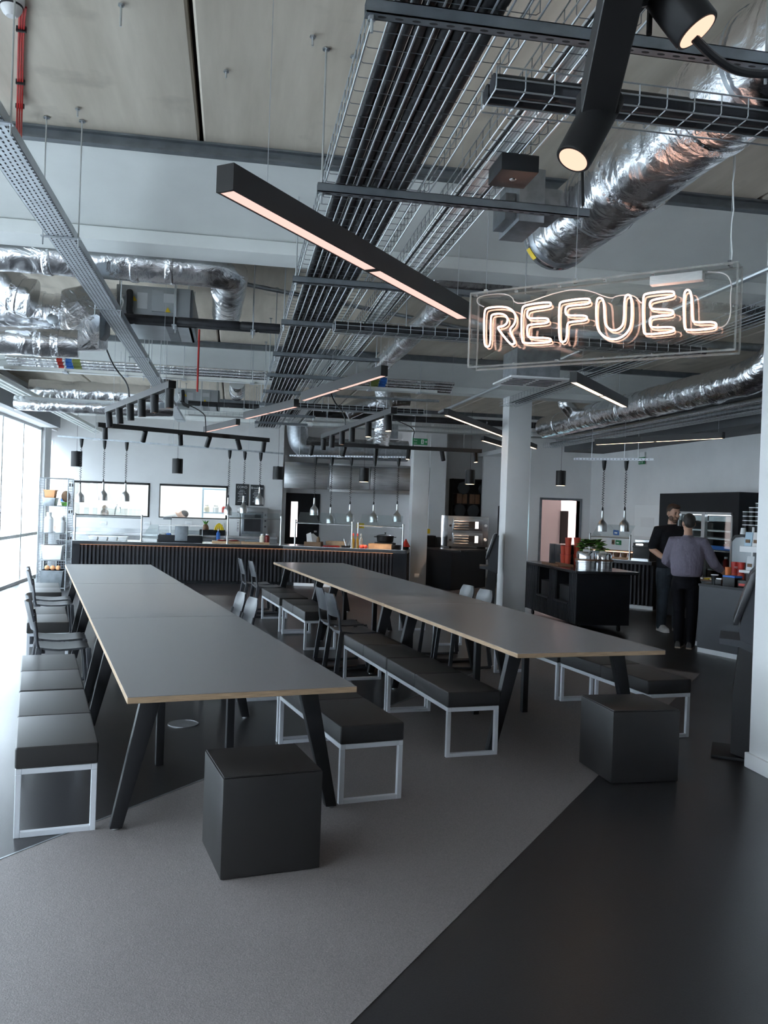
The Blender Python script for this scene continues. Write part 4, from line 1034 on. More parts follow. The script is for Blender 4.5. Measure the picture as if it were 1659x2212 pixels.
rail('long black bar with spotlights in front of the stainless hood', a, b, 2.60,
     [(0.03, (-0.15, 0.3, -1), 'spot_led', None), (0.21, (-0.2, 0.2, -1), 'spot_led_bright', 6), (0.39, (0, 0.3, -1), 'spot_led', None), (0.575, (-0.1, -0.1, -1), 'spot_led_bright', 6), (0.77, (0.3, 0.3, -1), 'spot_led', None), (0.965, (0.05, -0.15, -1), 'spot_led_bright', 6)])
# foreground spotlight bar
zf = 2.60
t = thing('spotlight_bar', 'black spotlight bar with two large spotlights above the neon sign', 'track light', (0.72, 1.4, zf), group='black spotlight bars')
A1 = gd(1292, 215, 1.93); A0 = gd(1352, -60, 1.62)
MB().bar(A1, (A0-A1).normalized()*1.3+A1, 0.075, 0.075).part('rail', 'fixture_grey', t, world=True, bevel=0.002, seg=1)
MB().box(A1.x-0.03, A1.x+0.045, A1.y-0.01, A1.y+0.055, A1.z-0.03, A1.z+0.03).part('end_cap', 'black_metal', t, world=True, smooth=False)
b0 = gd(1347, 50, 1.74)
MB().lathe([(0.012, 0), (0.014, 0.006)], b0+Vector((0, 0, -0.008)), 12).part('bolt', 'chrome', t, world=True)
def bigspot(p, q, r, lens):
    p = Vector(p); q = Vector(q); d = (q-p).normalized()
    h = MB().tube([p, p+d*0.004, q-d*0.003, q], [r-0.003, r, r, r-0.002], 32).part('spot_head', 'black_metal', t, world=True)
    MB().tube([q, q+d*0.001], r-0.008, 32).part('lens', lens, h, world=True)
    L = bpy.data.lights.new('spot_beam', 'SPOT'); L.energy = 10; L.color = (1, 0.72, 0.5); L.spot_size = 1.0; L.spot_blend = 0.5; L.shadow_soft_size = 0.03
    o = bpy.data.objects.new('spot_beam', L); COL.objects.link(o); o.location = q+d*0.01; o.rotation_euler = d.to_track_quat('-Z', 'Y').to_euler()
bigspot(gd(1312, 208, 1.96), gd(1238, 345, 1.925), 0.041, 'spot_led')
bigspot(gd(1420, -45, 1.72), gd(1506, 68, 1.70), 0.046, 'spot_led')
MB().tube([gd(1300, 215, 1.95), gd(1312, 205, 1.98)], 0.016, 10).part('pivot', 'black_metal', t, world=True)
MB().tube([gd(1370, 0, 1.7), gd(1430, -10, 1.75)], 0.016, 10).part('pivot', 'black_metal', t, world=True)
MB().tube(smoothpath([gd(1498, 80, 1.72), gd(1540, 125, 1.75), gd(1600, 160, 1.8), gd(1700, 160, 1.85)], 2), 0.009, 8).part('power_cable', 'cable_black', t, world=True)
MB().cyl(gd(1402, 75, 1.75), gd(1402, 75, 1.75)+Vector((0, 0, 1.0)), 0.006, 8).part('drop_rod', 'black_metal', t, world=True)
MB().tube([gd(1258, 365, 3.9), gd(1259, 445, 3.9)], 0.007, 8).solo('black_rod', 'black_metal', 'short black rod holding the end of the slotted channel below the duct', 'rod')
# black cylinder pendants
for i, (px, py0, py1, Y) in enumerate(((166, 975, 1008, 18.4), (384, 991, 1023, 18.4), (601, 1008, 1036, 18.2), (787, 1011, 1041, 17.0), (1016, 1015, 1046, 17.8), (1212, 1017, 1049, 16.6))):
    a = gy(px, py0, Y); b = gy(px, py1, Y); r = 11/F*Y
    lab = ['black cylinder pendant left of the first serving window', 'black cylinder pendant between the two serving windows and the spotlight bar', 'black cylinder pendant beside the menu boards', 'black cylinder pendant in front of the stainless hood', 'black cylinder pendant in front of the dark niche shelf', 'black cylinder pendant above the doorway'][i]
    t = thing('cylinder_pendant', lab, 'pendant light', (a.x, Y, b.z), group='black cylinder pendants')
    h = a.z-b.z
    MB().lathe([(r, 0), (r, h), (r*0.2, h), (r*0.2, h+0.01)], (0, 0, 0), 24).part('shade', 'black_metal', t)
    MB().lathe([(0.001, -0.001), (r-0.012, -0.001), (r-0.012, 0.002)], (0, 0, 0), 24).part('lens', 'lens_off' if i < 3 else 'spot_led_bright', t)
    MB().cyl((0, 0, h), (0, 0, ZC-b.z-0.004), 0.003, 6).part('suspension_wire', 'cable_black', t)
    if i >= 3:
        L = bpy.data.lights.new('pendant_lamp', 'SPOT'); L.energy = 45; L.color = (1, 0.72, 0.52); L.spot_size = 1.3; L.spot_blend = 0.7; L.shadow_soft_size = 0.05
        o = bpy.data.objects.new('pendant_lamp', L); COL.objects.link(o); o.location = (a.x, Y, b.z-0.02)
# ------------------------------------------------------------------ neon sign
SA, SB = gd(1010, 790, 4.4), gd(1588, 760, 3.7)
SU = Vector((SB.x-SA.x, SB.y-SA.y, 0)); SL = SU.length; SU.normalize(); SN = Vector((SU.y, -SU.x, 0))
if SN.dot(CAM-SA) < 0: SN = -SN
sz0, sz1 = 2.383, 2.762; sd = 0.10
ang = math.atan2(SU.y, SU.x)
t = thing('neon_sign', 'clear acrylic box sign with glowing neon letters REFUEL hanging from the ceiling', 'sign', (SA.x, SA.y, sz0), ang)
hgt = sz1-sz0; th = 0.005
bk = 1 if Vector((-math.sin(ang), math.cos(ang), 0)).dot(SN) < 0 else -1
y0, y1 = 0.0, sd*bk
def sb(x0, x1, a_, b_, z0, z1): return MB().box(x0, x1, min(a_, b_), max(a_, b_), z0, z1)
sb(0, SL, 0, th*bk, 0, hgt).part('front_pane', 'acrylic', t, smooth=False)
sb(0, SL, y1-th*bk, y1, 0, hgt).part('back_pane', 'acrylic', t, smooth=False)
for z0 in (0, hgt-th): sb(0, SL, th*bk, y1-th*bk, z0, z0+th).part('edge_pane', 'acrylic', t, smooth=False)
for x0 in (0, SL-th): sb(x0, x0+th, th*bk, y1-th*bk, th, hgt-th).part('edge_pane', 'acrylic', t, smooth=False)
for yy in (0.0, y1-th*bk):
    for z0 in (0, hgt-th): sb(0, SL, yy, yy+th*bk, z0-0.0015, z0+th+0.0015).part('bright_edge', 'acrylic_edge', t, smooth=False)
    for x0 in (0, SL-th): sb(x0-0.0015, x0+th+0.0015, yy, yy+th*bk, th+0.0015, hgt-th-0.0015).part('bright_edge', 'acrylic_edge', t, smooth=False)
for fx in (0.0, 0.18, 0.36, 0.54, 0.72, 0.99):
    for z0 in (0.002, hgt-0.018): sb(0.012+fx*(SL-0.04), 0.026+fx*(SL-0.04), 0.02*bk, 0.034*bk, z0+0.003, z0+0.013).part('standoff', 'chrome', t, smooth=False)
sb(SL*0.70, SL*0.88, 0.03*bk, 0.075*bk, hgt-0.052, hgt-0.012).part('transformer', 'white_plastic', t, bevel=0.004)
LET = {'R': [(160,322),(160,500),(177,514),(195,500),(195,352),(206,338),(255,335),(284,352),(284,385),(262,402),(236,405),(232,414),(295,494),(312,500),(326,486),(290,420),(322,392),(330,345),(305,312),(265,298),(178,303)],
 'E': [(358,310),(358,478),(372,494),(505,488),(516,476),(505,464),(398,462),(388,450),(388,404),(398,393),(492,387),(503,372),(492,358),(398,362),(388,352),(388,325),(400,312),(506,299),(516,286),(505,273),(375,290)],
 'F': [(555,288),(555,475),(576,490),(597,472),(598,392),(610,379),(695,373),(706,358),(695,345),(602,346),(590,336),(590,306),(605,293),(711,286),(722,269),(710,253),(570,270)],
 'U': [(752,262),(752,395),(775,445),(820,472),(870,470),(915,440),(940,390),(940,250),(920,232),(900,250),(900,380),(880,414),(845,427),(815,414),(796,385),(794,268),(773,248)],
 'E.001': [(998,245),(1000,433),(1015,447),(1155,433),(1166,419),(1155,405),(1046,410),(1035,397),(1035,362),(1050,350),(1150,345),(1161,330),(1150,315),(1047,312),(1035,300),(1035,276),(1050,262),(1155,245),(1166,230),(1155,215),(1015,228)],
 'L': [(1213,228),(1216,410),(1230,425),(1375,415),(1389,397),(1375,378),(1272,383),(1258,370),(1256,228),(1235,205)]}
P0 = Vector((SA.x, SA.y, sz0))-SN*0.035
inv = (Matrix.Translation(t.location) @ Matrix.Rotation(ang, 4, 'Z')).inverted()
for nm, pl in LET.items():
    pts = [gpl(980+x/2.443, 540+y/2.443, P0, SN) for x, y in pl]
    pts = smoothpath(pts, 3, True)
    MB().tube(pts, 0.0046, 8, closed=True).part('neon_letter_'+nm[0].lower(), 'neon', t, world=True, ang=80)
    q = [p-SN*0.028+Vector((0, 0, -0.008)) for p in pts[::2]]
    MB().tube(q, 0.0045, 6, closed=True).part('letter_reflection', 'reflection_pink', t, world=True, ang=80)  # offset letter copies imitate their reflection in the back pane
wr = smoothpath([gpl(980+x/2.443, 540+y/2.443, P0-SN*0.03, SN) for x, y in ((160,300),(120,280),(130,240),(300,225),(330,300),(560,215),(700,205),(830,260),(860,240),(950,235),(990,280))], 2)
MB().tube(wr, 0.003, 6).part('wiring', 'white_plastic', t, world=True)
wr = smoothpath([gpl(980+x/2.443, 540+y/2.443, P0-SN*0.03, SN) for x, y in ((1380,420),(1440,400),(1465,340),(1460,250),(1470,180),(1440,120),(1340,115))], 2)
MB().tube(wr, 0.003, 6).part('wiring', 'white_plastic', t, world=True)
for fx in (0.05, 0.42, 0.965):
    MB().cyl((fx*SL, sd/2*bk, hgt), (fx*SL, sd/2*bk, ZC-sz0-0.004), 0.0014, 5).part('suspension_wire', 'zinc_wire', t)
    MB().box(fx*SL-0.008, fx*SL+0.008, sd/2*bk-0.008, sd/2*bk+0.008, hgt, hgt+0.022).part('wire_grip', 'chrome', t, smooth=False)
pts = [(0.965*SL+0.006, sd/2*bk, hgt)]+[(0.965*SL+0.004*math.sin(k*1.9)+0.004, sd/2*bk, hgt+0.06*k) for k in range(1, 17)]
MB().tube(pts, 0.003, 6).part('supply_cable', 'cable_white', t)
# running-man exit signs
def exit_sign(p, w, h, ang, lb):
    t = thing('exit_sign', lb, 'exit sign', p, ang)
    MB().box(-w/2, w/2, -0.01, 0.01, 0, h).part('sign_plate', 'green', t, bevel=0.002, seg=1)
    m = MB(); z = h/2
    m.box(0.30*w, 0.42*w, -0.0115, -0.0105, z-0.05*h, z+0.05*h); m.add([(0.40*w, -0.0112, z-0.2*h), (0.47*w, -0.0112, z), (0.40*w, -0.0112, z+0.2*h)], [(0, 1, 2)])
    m.part('arrow', 'paper', t, smooth=False)
    m = MB(); m.box(0.07*w, 0.24*w, -0.0112, -0.0105, 0.15*h, 0.85*h); m.part('door_symbol', 'paper', t, smooth=False)
    m = MB(); m.sphere((0.155*w, -0.0115, 0.7*h), 0.07*h, 8, 6); m.box(0.13*w, 0.18*w, -0.0125, -0.0115, 0.38*h, 0.62*h); m.bar((0.15*w, -0.012, 0.4*h), (0.11*w, -0.012, 0.2*h), 0.002, 0.06*h); m.bar((0.16*w, -0.012, 0.4*h), (0.2*w, -0.012, 0.22*h), 0.002, 0.06*h)
    m.part('running_figure', 'green', t, smooth=False)
    for k, s in enumerate(('Fire', 'exit')):
        cu = bpy.data.curves.new('lettering', 'FONT'); cu.body = s; cu.size = 0.34*h; cu.extrude = 0.0004
        o = bpy.data.objects.new('lettering', cu); COL.objects.link(o)
        dg = bpy.context.evaluated_depsgraph_get(); me = bpy.data.meshes.new_from_object(o.evaluated_get(dg))
        bpy.data.objects.remove(o); me.materials.clear(); me.materials.append(MATS['paper'])
        q = bpy.data.objects.new('lettering', me); COL.objects.link(q); q.parent = t
        q.location = (-0.42*w, -0.0112, (0.58 if k == 0 else 0.16)*h); q.rotation_euler = (PI/2, 0, 0)
    return t
p = gy(907, 961, 13.4)
t = exit_sign((p.x, 13.4, p.z), 0.24, 0.10, 0, 'green fire exit sign with running figure and arrow above the slim column')
for s in (-0.09, 0.09): MB().cyl((s, 0, 0.10), (s, 0, ZC-p.z-0.004), 0.0015, 5).part('suspension_wire', 'zinc_wire', t)
p = gx(1388, 1003, 7.98)
t = exit_sign((7.96, p.y, p.z), 0.24, 0.14, -PI/2, 'small green exit sign fixed on the right wall under the bulkhead')
MB().box(-0.1, 0.1, 0.0, 0.05, 0.14, 0.24).part('lamp_box', 'white_plastic', t, bevel=0.004)
# ================================================================== serving counter along the back
CZ = 0.81
P0, P1, P2 = Vector((-3.33, 17.6, 0)), Vector((1.02, 17.66, 0)), Vector((3.46, 16.98, 0))
def perp(a, b):
    d = (b-a).normalized(); return Vector((-d.y, d.x, 0))
n1, n2 = perp(P0, P1), perp(P1, P2)
def counter_unit(label, a, b, depth, slat_from, slat_to, ztop=CZ, pitch=0.075, led=True, kick=0.07):
    d = (b-a).normalized(); n = perp(a, b); L = (b-a).length
    ang = math.atan2(d.y, d.x)
    t = thing('serving_counter', label, 'counter', (a.x, a.y, 0), ang)
    MB().box(0.0, L, 0.05, depth, kick, ztop-0.07).part('carcass', 'dark_joinery', t, smooth=False)
    MB().box(0.0, L, 0.10, depth-0.05, 0, kick).part('plinth', 'dark_joinery', t, smooth=False)
    if slat_from > 0.02: MB().box(0, slat_from, 0.012, 0.05, kick, ztop-0.07).part('end_panel', 'dark_joinery', t, smooth=False)
    if slat_to < L-0.02: MB().box(slat_to, L, 0.012, 0.05, kick, ztop-0.07).part('end_panel', 'dark_joinery', t, smooth=False)
    sm = MB().box(0, 0.034, 0.012, 0.05, kick, ztop-0.071).mesh('slat', 'slat_wood', smooth=False)
    x = slat_from+0.02
    while x < slat_to-0.03:
        o = bpy.data.objects.new('slat', sm); COL.objects.link(o); o.parent = t; o.location = (x, 0, 0); x += pitch
    if led:
        MB().box(slat_from, slat_to, -0.022, -0.010, ztop-0.0715, ztop-0.0695).part('light_strip', 'led_strip', t, smooth=False)
    return t
cA = counter_unit('long slatted dark counter below the serving windows, lit by a warm strip', P0, P1, 0.8, 0.42, (P1-P0).length)
cB = counter_unit('angled slatted dark counter section in front of the stainless hood', P1, P2, 0.8, 0.0, (P2-P1).length-0.28)
def worktop(label, pts, z, th=0.07):
    c = sum((Vector((p[0], p[1], 0)) for p in pts), Vector())/len(pts)
    t = thing('worktop', label, 'worktop', (c.x, c.y, z-th))
    MB().prism([(p[0], p[1]) for p in pts], z-th, z-0.004).part('dark_edge', 'worktop_dark', t, world=True, smooth=False)
    q = [Vector((p[0], p[1], 0)) for p in pts]; q = [c+(p-c)*0.985 for p in q]
    MB().prism([(p[0], p[1]) for p in q], z-0.004, z).part('steel_surface', 'stainless', t, world=True, smooth=False)
    return t
o1 = P0-n1*0.035; o2 = P1-n1*0.035; o3 = P2-n2*0.035
worktop('stainless surfaced dark worktop running along the serving counter', [(o1.x-0.02, o1.y), (o2.x, o2.y), (o3.x, o3.y), (P2+n2*0.8).to_tuple()[:2], (P1+(n1+n2)*0.42).to_tuple()[:2], (P0+n1*0.8).to_tuple()[:2]], CZ)
d = (P2-P1).normalized(); kb = P1+d*0.25
t = MB().bar(kb+Vector((0, 0, 0.035))-n2*0.0, P1+d*1.0+Vector((0, 0, 0.035)), 0.012, 0.06).solo('kick_plate', 'white_plastic', 'bright white kick plate at the foot of the angled counter', 'kick plate', smooth=False)
# counter points: front edge parameter by pixel column
def cpt(px, back, z=CZ, py=1165):
    a, b = (P0, P1) if px < 615 else (P1, P2)
    n = perp(a, b); A = a+n*back
    r = ray(px, py); p = CAM+r*((A-CAM).dot(n)/r.dot(n))
    return Vector((p.x, p.y, z))
def ht(px, py, back):
    a, b = (P0, P1) if px < 615 else (P1, P2)
    n = perp(a, b); A = a+n*back; r = ray(px, py); return (CAM+r*((A-CAM).dot(n)/r.dot(n))).z
# sneeze guards
def guard(label, xa, xb, ytop, yglass):
    a = cpt(xa, 0.16); b = cpt(xb, 0.16); h = ht((xa+xb)/2, ytop, 0.16)-CZ; hg = ht((xa+xb)/2, yglass, 0.3)-CZ
    ang = math.atan2(b.y-a.y, b.x-a.x); L = (b-a).length
    t = thing('sneeze_guard', label, 'sneeze guard', (a.x, a.y, CZ), ang)
    for x in (0, L):
        MB().lathe([(0.035, 0), (0.035, 0.008), (0.018, 0.01), (0.018, h), (0.024, h+0.004), (0.024, h+0.03), (0.001, h+0.04)], (x, 0, 0), 14).part('post', 'brushed', t)
    MB().cyl((0, 0, h-0.03), (L, 0, h-0.03), 0.012, 10).part('rail', 'brushed', t)
    MB().hexa([(0.03, -0.02, h-0.02), (L-0.03, -0.02, h-0.02), (L-0.03, -0.012, h-0.02), (0.03, -0.012, h-0.02), (0.03, 0.30, hg), (L-0.03, 0.30, hg), (L-0.03, 0.308, hg), (0.03, 0.308, hg)]).part('glass_screen', 'glass_clear', t, smooth=False)
    MB().box(0.02, L-0.02, -0.05, 0.28, h-0.045, h-0.035).part('glass_shelf', 'glass_clear', t, smooth=False)
guard('glass sneeze guard with steel posts in front of the first serving window', 161, 305, 1114, 1098)
guard('glass sneeze guard with steel posts over the bread boards', 491, 606, 1117, 1108)
guard('glass sneeze guard with steel posts over the napkin basket', 637, 760, 1128, 1108)
guard('glass sneeze guard with steel posts over the black cooking pot', 773, 870, 1134, 1113)
# heat lamps
def helix(a, b, r, turns):
    a = Vector(a); b = Vector(b); n = turns*8; pts = []
    for i in range(n+1):
        f = i/n; t = 2*PI*turns*f; rr = r*min(1, 8*f, 8*(1-f)+0.05)
        p = a.lerp(b, f); pts.append((p.x+rr*math.cos(t), p.y+rr*math.sin(t), p.z))
    return MB().tube(pts, 0.0052, 4)
def heat_lamp(label, x, y, ztop, zbot, s=1.0, group='chrome heat lamps', lit=True):
    t = thing('heat_lamp', label, 'heat lamp', (x, y, zbot), group=group)
    H = ztop-zbot
    MB().lathe([(0.088*s, 0), (0.088*s, 0.03*s), (0.086*s, 0.10*s), (0.076*s, 0.145*s), (0.050*s, 0.175*s), (0.026*s, 0.205*s), (0.022*s, 0.25*s), (0.020*s, 0.36*s), (0.012*s, 0.37*s), (0.001, 0.372*s)], (0, 0, 0), 20).part('shade', 'brushed', t)
    MB().lathe([(0.001, 0.02), (0.07*s, 0.02), (0.082*s, 0.004)], (0, 0, 0), 16).part('bulb', 'spot_led_bright' if lit else 'lens_off', t)
    MB().lathe([(0.014, 0.36*s), (0.016, 0.40*s), (0.008, 0.43*s)], (0, 0, 0), 10).part('cord_grip', 'black_plastic', t)
    helix((0, 0, 0.42*s), (0, 0, H-0.16), 0.017, max(6, int((H-0.58)/0.042))).part('coiled_cord', 'cable_black', t)
    MB().lathe([(0.016, H-0.18), (0.030, H-0.13), (0.040, H-0.02), (0.040, H)], (0, 0, 0), 14).part('ceiling_cup', 'black_plastic', t)
    return t
def bar_rail(label, a, b, w, m, holes=False, fr=None):
    t = thing('hanging_rail', label, 'rail', a); t.location = a
    a = Vector(a); b = Vector(b)
    MB().bar(a, b, w, w).part('bar', m, t, world=True, smooth=False)
    n = 3
    for k in range(n):
        p = a.lerp(b, (fr or (0.16, 0.5, 0.84))[k]); MB().cyl(p, (p.x, p.y, ZC-0.004), 0.005, 6).part('rod', 'zinc_wire', t, world=True)
        MB().box(p.x-0.05, p.x+0.05, p.y-0.03, p.y+0.03, p.z-0.028, p.z-0.02).part('bracket', 'white_plastic', t, world=True, smooth=False)
    if holes:
        s = MB(); L = (b-a).length; k = int(L/0.06); d = (b-a).normalized()
        for i in range(k):
            p = a+d*(0.03+0.06*i); s.box(p.x-0.015, p.x+0.015, p.y-w/2-0.001, p.y-w/2+0.001, p.z-0.01, p.z+0.01)
        s.part('slots', 'slot_dark', t, world=True, smooth=False)['kind'] = 'stuff'
    return t
YL = 18.24
ra, rb = gy(125, 942, YL), gy(612, 980, YL)
bar_rail('thin steel rail carrying heat lamps over the left serving counter', ra, rb, 0.035, 'galvanised')
nl = ['heat lamp on coiled cord before the first serving window, nearest the facade', 'heat lamp on coiled cord in the middle before the first serving window', 'heat lamp on coiled cord before the first serving window, nearest its black right frame', 'heat lamp on coiled cord beside the second serving window', 'heat lamp on coiled cord before the first menu board', 'heat lamp on coiled cord before the second menu board']
for i, (x, yb_) in enumerate(((172, 1085), (222, 1081), (270, 1083), (492, 1113), (525, 1109), (560, 1090))):
    p = gy(x, yb_, YL); f = (p.x-ra.x)/(rb.x-ra.x); zt = lerp(ra.z, rb.z, f)-0.015
    heat_lamp(nl[i], p.x, YL, zt, p.z, lit=False)
A, Bq = gy(626, 984, 18.32), gy(889, 988, 17.62)
bar_rail('bright perforated steel rail carrying heat lamps over the angled counter', A, Bq, 0.035, 'bench_frame', True, (0.08, 0.41, 0.79))
nl = ['heat lamp on coiled cord hanging in front of the black door', 'heat lamp on coiled cord hanging lowest, right of the black door', 'heat lamp on coiled cord above the oil bottles', 'heat lamp on coiled cord between oil bottles and cooking pot', 'heat lamp on coiled cord above the black pot, beside the slim column']
for i, (x, yb_) in enumerate(((678, 1113), (713, 1133), (755, 1127), (806, 1128), (857, 1127))):
    f = (x-626)/(889-626); Y = lerp(18.32, 17.62, f); p = gy(x, yb_, Y)
    heat_lamp(nl[i], p.x, Y, lerp(A.z, Bq.z, f)-0.015, p.z)
# ------------------------------------------------------------------ things on the counter
def bowl_square(px, lb):
    p = cpt(px, 0.35)
    t = thing('serving_bowl', lb, 'bowl', p, 0.0, 'white serving bowls')
    MB().hexa([(-0.065, -0.1, 0), (0.065, -0.1, 0), (0.065, 0.1, 0), (-0.065, 0.1, 0), (-0.09, -0.14, 0.075), (0.09, -0.14, 0.075), (0.09, 0.14, 0.075), (-0.09, 0.14, 0.075)]).part('body', 'white_plastic', t, bevel=0.008)
    MB().box(-0.092, 0.092, -0.15, 0.15, 0.073, 0.082).part('rim', 'white_plastic', t, bevel=0.003)
for px, lb in ((203, 'white square serving bowl nearest the facade, on the counter'), (224, 'white square serving bowl second from the facade, on the counter'), (245, 'white square serving bowl third from the facade, on the counter'), (266, 'white square serving bowl nearest the glass display case')): bowl_square(px, lb)
# chilled display case
a = cpt(341, 0.2); b = cpt(437, 0.2); L = (b-a).length; h = ht(390, 1136, 0.2)-CZ
t = thing('display_case', 'curved glass chilled display case with dark front panels on the counter', 'display case', a, math.atan2(b.y-a.y, b.x-a.x))
MB().box(0, L, 0, 0.5, 0, h*0.42).part('base', 'dark_joinery', t, bevel=0.004)
MB().box(0, L, 0.12, 0.5, h-0.015, h).part('top_tray', 'stainless', t, smooth=False)
MB().box(L*0.38, L*0.66, -0.01, 0.4, h*0.1, h*0.98).part('centre_panel', 'steel_channel', t, bevel=0.006)
prof = [(0.0, h*0.42), (0.03, h*0.65), (0.08, h*0.86), (0.14, h-0.01)]
for x0, x1 in ((0.01, L*0.38), (L*0.66, L-0.01)):
    m = MB()
    for (y0, z0), (y1, z1) in zip(prof, prof[1:]): m.add([(x0, y0, z0), (x1, y0, z0), (x1, y1, z1), (x0, y1, z1)], [(0, 1, 2, 3)])
    m.part('curved_glass', 'glass_clear', t)
for x in (0.0, L*0.37, L-0.012):
    m = MB(); m.extrude([(x, y, z) for y, z in prof+[(0.14, h-0.03), (0.1, h*0.82), (0.05, h*0.62), (0.02, h*0.42)]], (0.012, 0, 0)); m.part('side_rib', 'bench_frame', t, smooth=False)
for k in range(3): MB().box(0.05+0.1*k, 0.13+0.1*k, 0.15, 0.4, h*0.42, h*0.42+0.03).part('food_tray', ['stainless_dull', 'blue', 'white_plastic'][k], t, bevel=0.003)
a2 = cpt(302, 0.2); L2 = (a-a2).length-0.015
t = thing('glass_cloche_case', 'sloping clear glass food cover on a white tray beside the display case', 'food cover', a2, math.atan2(b.y-a.y, b.x-a.x))
MB().box(0, L2, 0, 0.45, 0, 0.05).part('tray', 'white_plastic', t, bevel=0.006)
m = MB(); m.hexa([(0.01, 0.02, 0.05), (L2, 0.02, 0.05), (L2, 0.43, 0.05), (0.01, 0.43, 0.05), (L2*0.55, 0.1, h), (L2, 0.1, h), (L2, 0.4, h), (L2*0.55, 0.4, h)]); m.part('glass_cover', 'glass_clear', t, smooth=False)
# bread boards, meats, jars
def board(px0, px1, back, lb, m='wood_board', th=0.03, w=0.3):
    a = cpt(px0, back); b = cpt(px1, back); L = (b-a).length
    t = thing('chopping_board', lb, 'board', a, math.atan2(b.y-a.y, b.x-a.x))
    MB().box(0, L, 0, w, 0, th).part('slab', m, t, bevel=0.004)
    MB().box(0.02, 0.04, 0.02, w-0.02, th, th+0.002).part('inlay', 'wood_brown', t, smooth=False)
    return t
board(458, 519, 0.2, 'wooden chopping board under the glass guard, nearer the display case', th=0.045)
board(521, 582, 0.2, 'wooden chopping board under the glass guard, below the sauce jars', th=0.045)
for i, (px, lb) in enumerate(((480, 'dark red meat slab on the left chopping board'), (505, 'dark red meat slab at the board joint'))):
    p = cpt(px, 0.32, CZ+0.045)
    m = MB().sphere((p.x, p.y, p.z+0.018), 0.1, 14, 8, (1.1, 0.9, 0.2)); m.solo('meat_slab', 'sauce', lb, 'food')
p = cpt(546, 0.3, CZ+0.045)
MB().box(p.x-0.16, p.x+0.16, p.y, p.y+0.12, p.z, p.z+0.03).solo('knife_tray', 'steel_channel', 'grey tray of utensils lying on the right chopping board', 'tray', bevel=0.006)
def jar(p, r, h, m, lidm, lb, name='sauce_jar', cat='jar', neck=0.6):
    t = thing(name, lb, cat, p)
    MB().lathe([(r*0.95, 0), (r, 0.01), (r, h*0.68), (r*neck, h*0.82), (r*neck, h*0.88)], (0, 0, 0), 16).part('body', m, t)
    MB().lathe([(r*neck*1.08, h*0.86), (r*neck*1.08, h), (0.001, h)], (0, 0, 0), 16).part('lid', lidm, t)
jar(cpt(566, 0.25, CZ+0.045), 0.05, 0.17, 'cream', 'white_plastic', 'jar of pale sauce with white lid on the board')
jar(cpt(577, 0.25, CZ+0.045), 0.05, 0.17, 'sauce', 'white_plastic', 'jar of dark red sauce with white lid on the board')
jar(cpt(471, 0.56), 0.04, 0.28, 'blue', 'white_plastic', 'white squeeze bottle with purple blue label behind the meats', 'squeeze_bottle', 'bottle', 0.35)
# napkin basket etc. on the angled counter
def crate(px0, px1, back, hh, lb, m='wood_board', cat='crate', name='wooden_crate', d=0.3):
    a = cpt(px0, back); b = cpt(px1, back); L = (b-a).length
    t = thing(name, lb, cat, a, math.atan2(b.y-a.y, b.x-a.x))
    for y in (0, d-0.015): MB().box(0, L, y, y+0.015, 0.0, hh).part('side_board', m, t, smooth=False)
    for x in (0, L-0.015): MB().box(x, x+0.015, 0.015, d-0.015, 0.0, hh).part('end_board', m, t, smooth=False)
    MB().box(0.015, L-0.015, 0.015, d-0.015, 0.0, 0.012).part('bottom_board', m, t, smooth=False)
    return t, a, b
t, a, b = crate(657, 693, 0.25, 0.085, 'brown basket of napkins on the angled counter', 'kraft', 'basket', 'napkin_basket')
for i in range(4):
    c = a.lerp(b, 0.20+0.10*i)+n2*(0.06+0.055*i)
    MB().hexa([(c.x-0.02, c.y-0.05, CZ+0.012), (c.x+0.1, c.y-0.05, CZ+0.012), (c.x+0.1, c.y-0.04, CZ+0.012), (c.x-0.02, c.y-0.04, CZ+0.012), (c.x-0.04, c.y-0.04, CZ+0.24+0.02*(i % 2)), (c.x+0.05, c.y-0.04, CZ+0.28-0.03*i), (c.x+0.05, c.y-0.03, CZ+0.28-0.03*i), (c.x-0.04, c.y-0.03, CZ+0.24+0.02*(i % 2))]).solo('napkin', 'paper', 'white paper napkin standing in the brown basket', 'napkin', 'napkins in the basket', smooth=False)
c = a.lerp(b, 0.79)+n2*0.12
MB().sphere((c.x, c.y, CZ+0.105), 0.11, 14, 8, (0.36, 0.7, 0.85)).solo('bread_bag', 'kraft', 'crumpled brown paper bag in the napkin basket', 'bag')
p = cpt(715, 0.25); MB().box(p.x-0.17, p.x+0.17, p.y-0.12, p.y+0.12, CZ, CZ+0.03).solo('red_tray', 'sauce', 'dark red flat tray on the angled counter', 'tray', bevel=0.01)
p = cpt(750, 0.32)
t = thing('serving_tongs', 'metal serving tongs standing up in a dark pan', 'tongs', p)
MB().lathe([(0.10, 0), (0.13, 0.03), (0.12, 0.03), (0.095, 0.008)], (0, 0, 0), 20).part('pan', 'black_metal', t)
for s in (-1, 1): MB().bar((s*0.02, 0, 0.01), (s*0.07, 0.02, 0.17), 0.015, 0.006).part('arm', 'brushed', t)
def bottle(px, back, r, h, m, cap, lb):
    p = cpt(px, back)
    t = thing('oil_bottle', lb, 'bottle', p)
    MB().lathe([(r, 0), (r, h*0.55), (r*0.4, h*0.72), (r*0.35, h*0.85)], (0, 0, 0), 14).part('glass_body', m, t)
    MB().lathe([(r*0.5, h*0.84), (r*0.55, h*0.9), (r*0.35, h), (0.001, h)], (0, 0, 0), 12).part('cap', cap, t)
bottle(763, 0.05, 0.034, 0.30, 'oil', 'red_paint', 'oil bottle with red top, nearer the guard post, on the angled counter')
bottle(772, 0.05, 0.034, 0.30, 'oil', 'red_paint', 'oil bottle with red top beside the tomatoes')
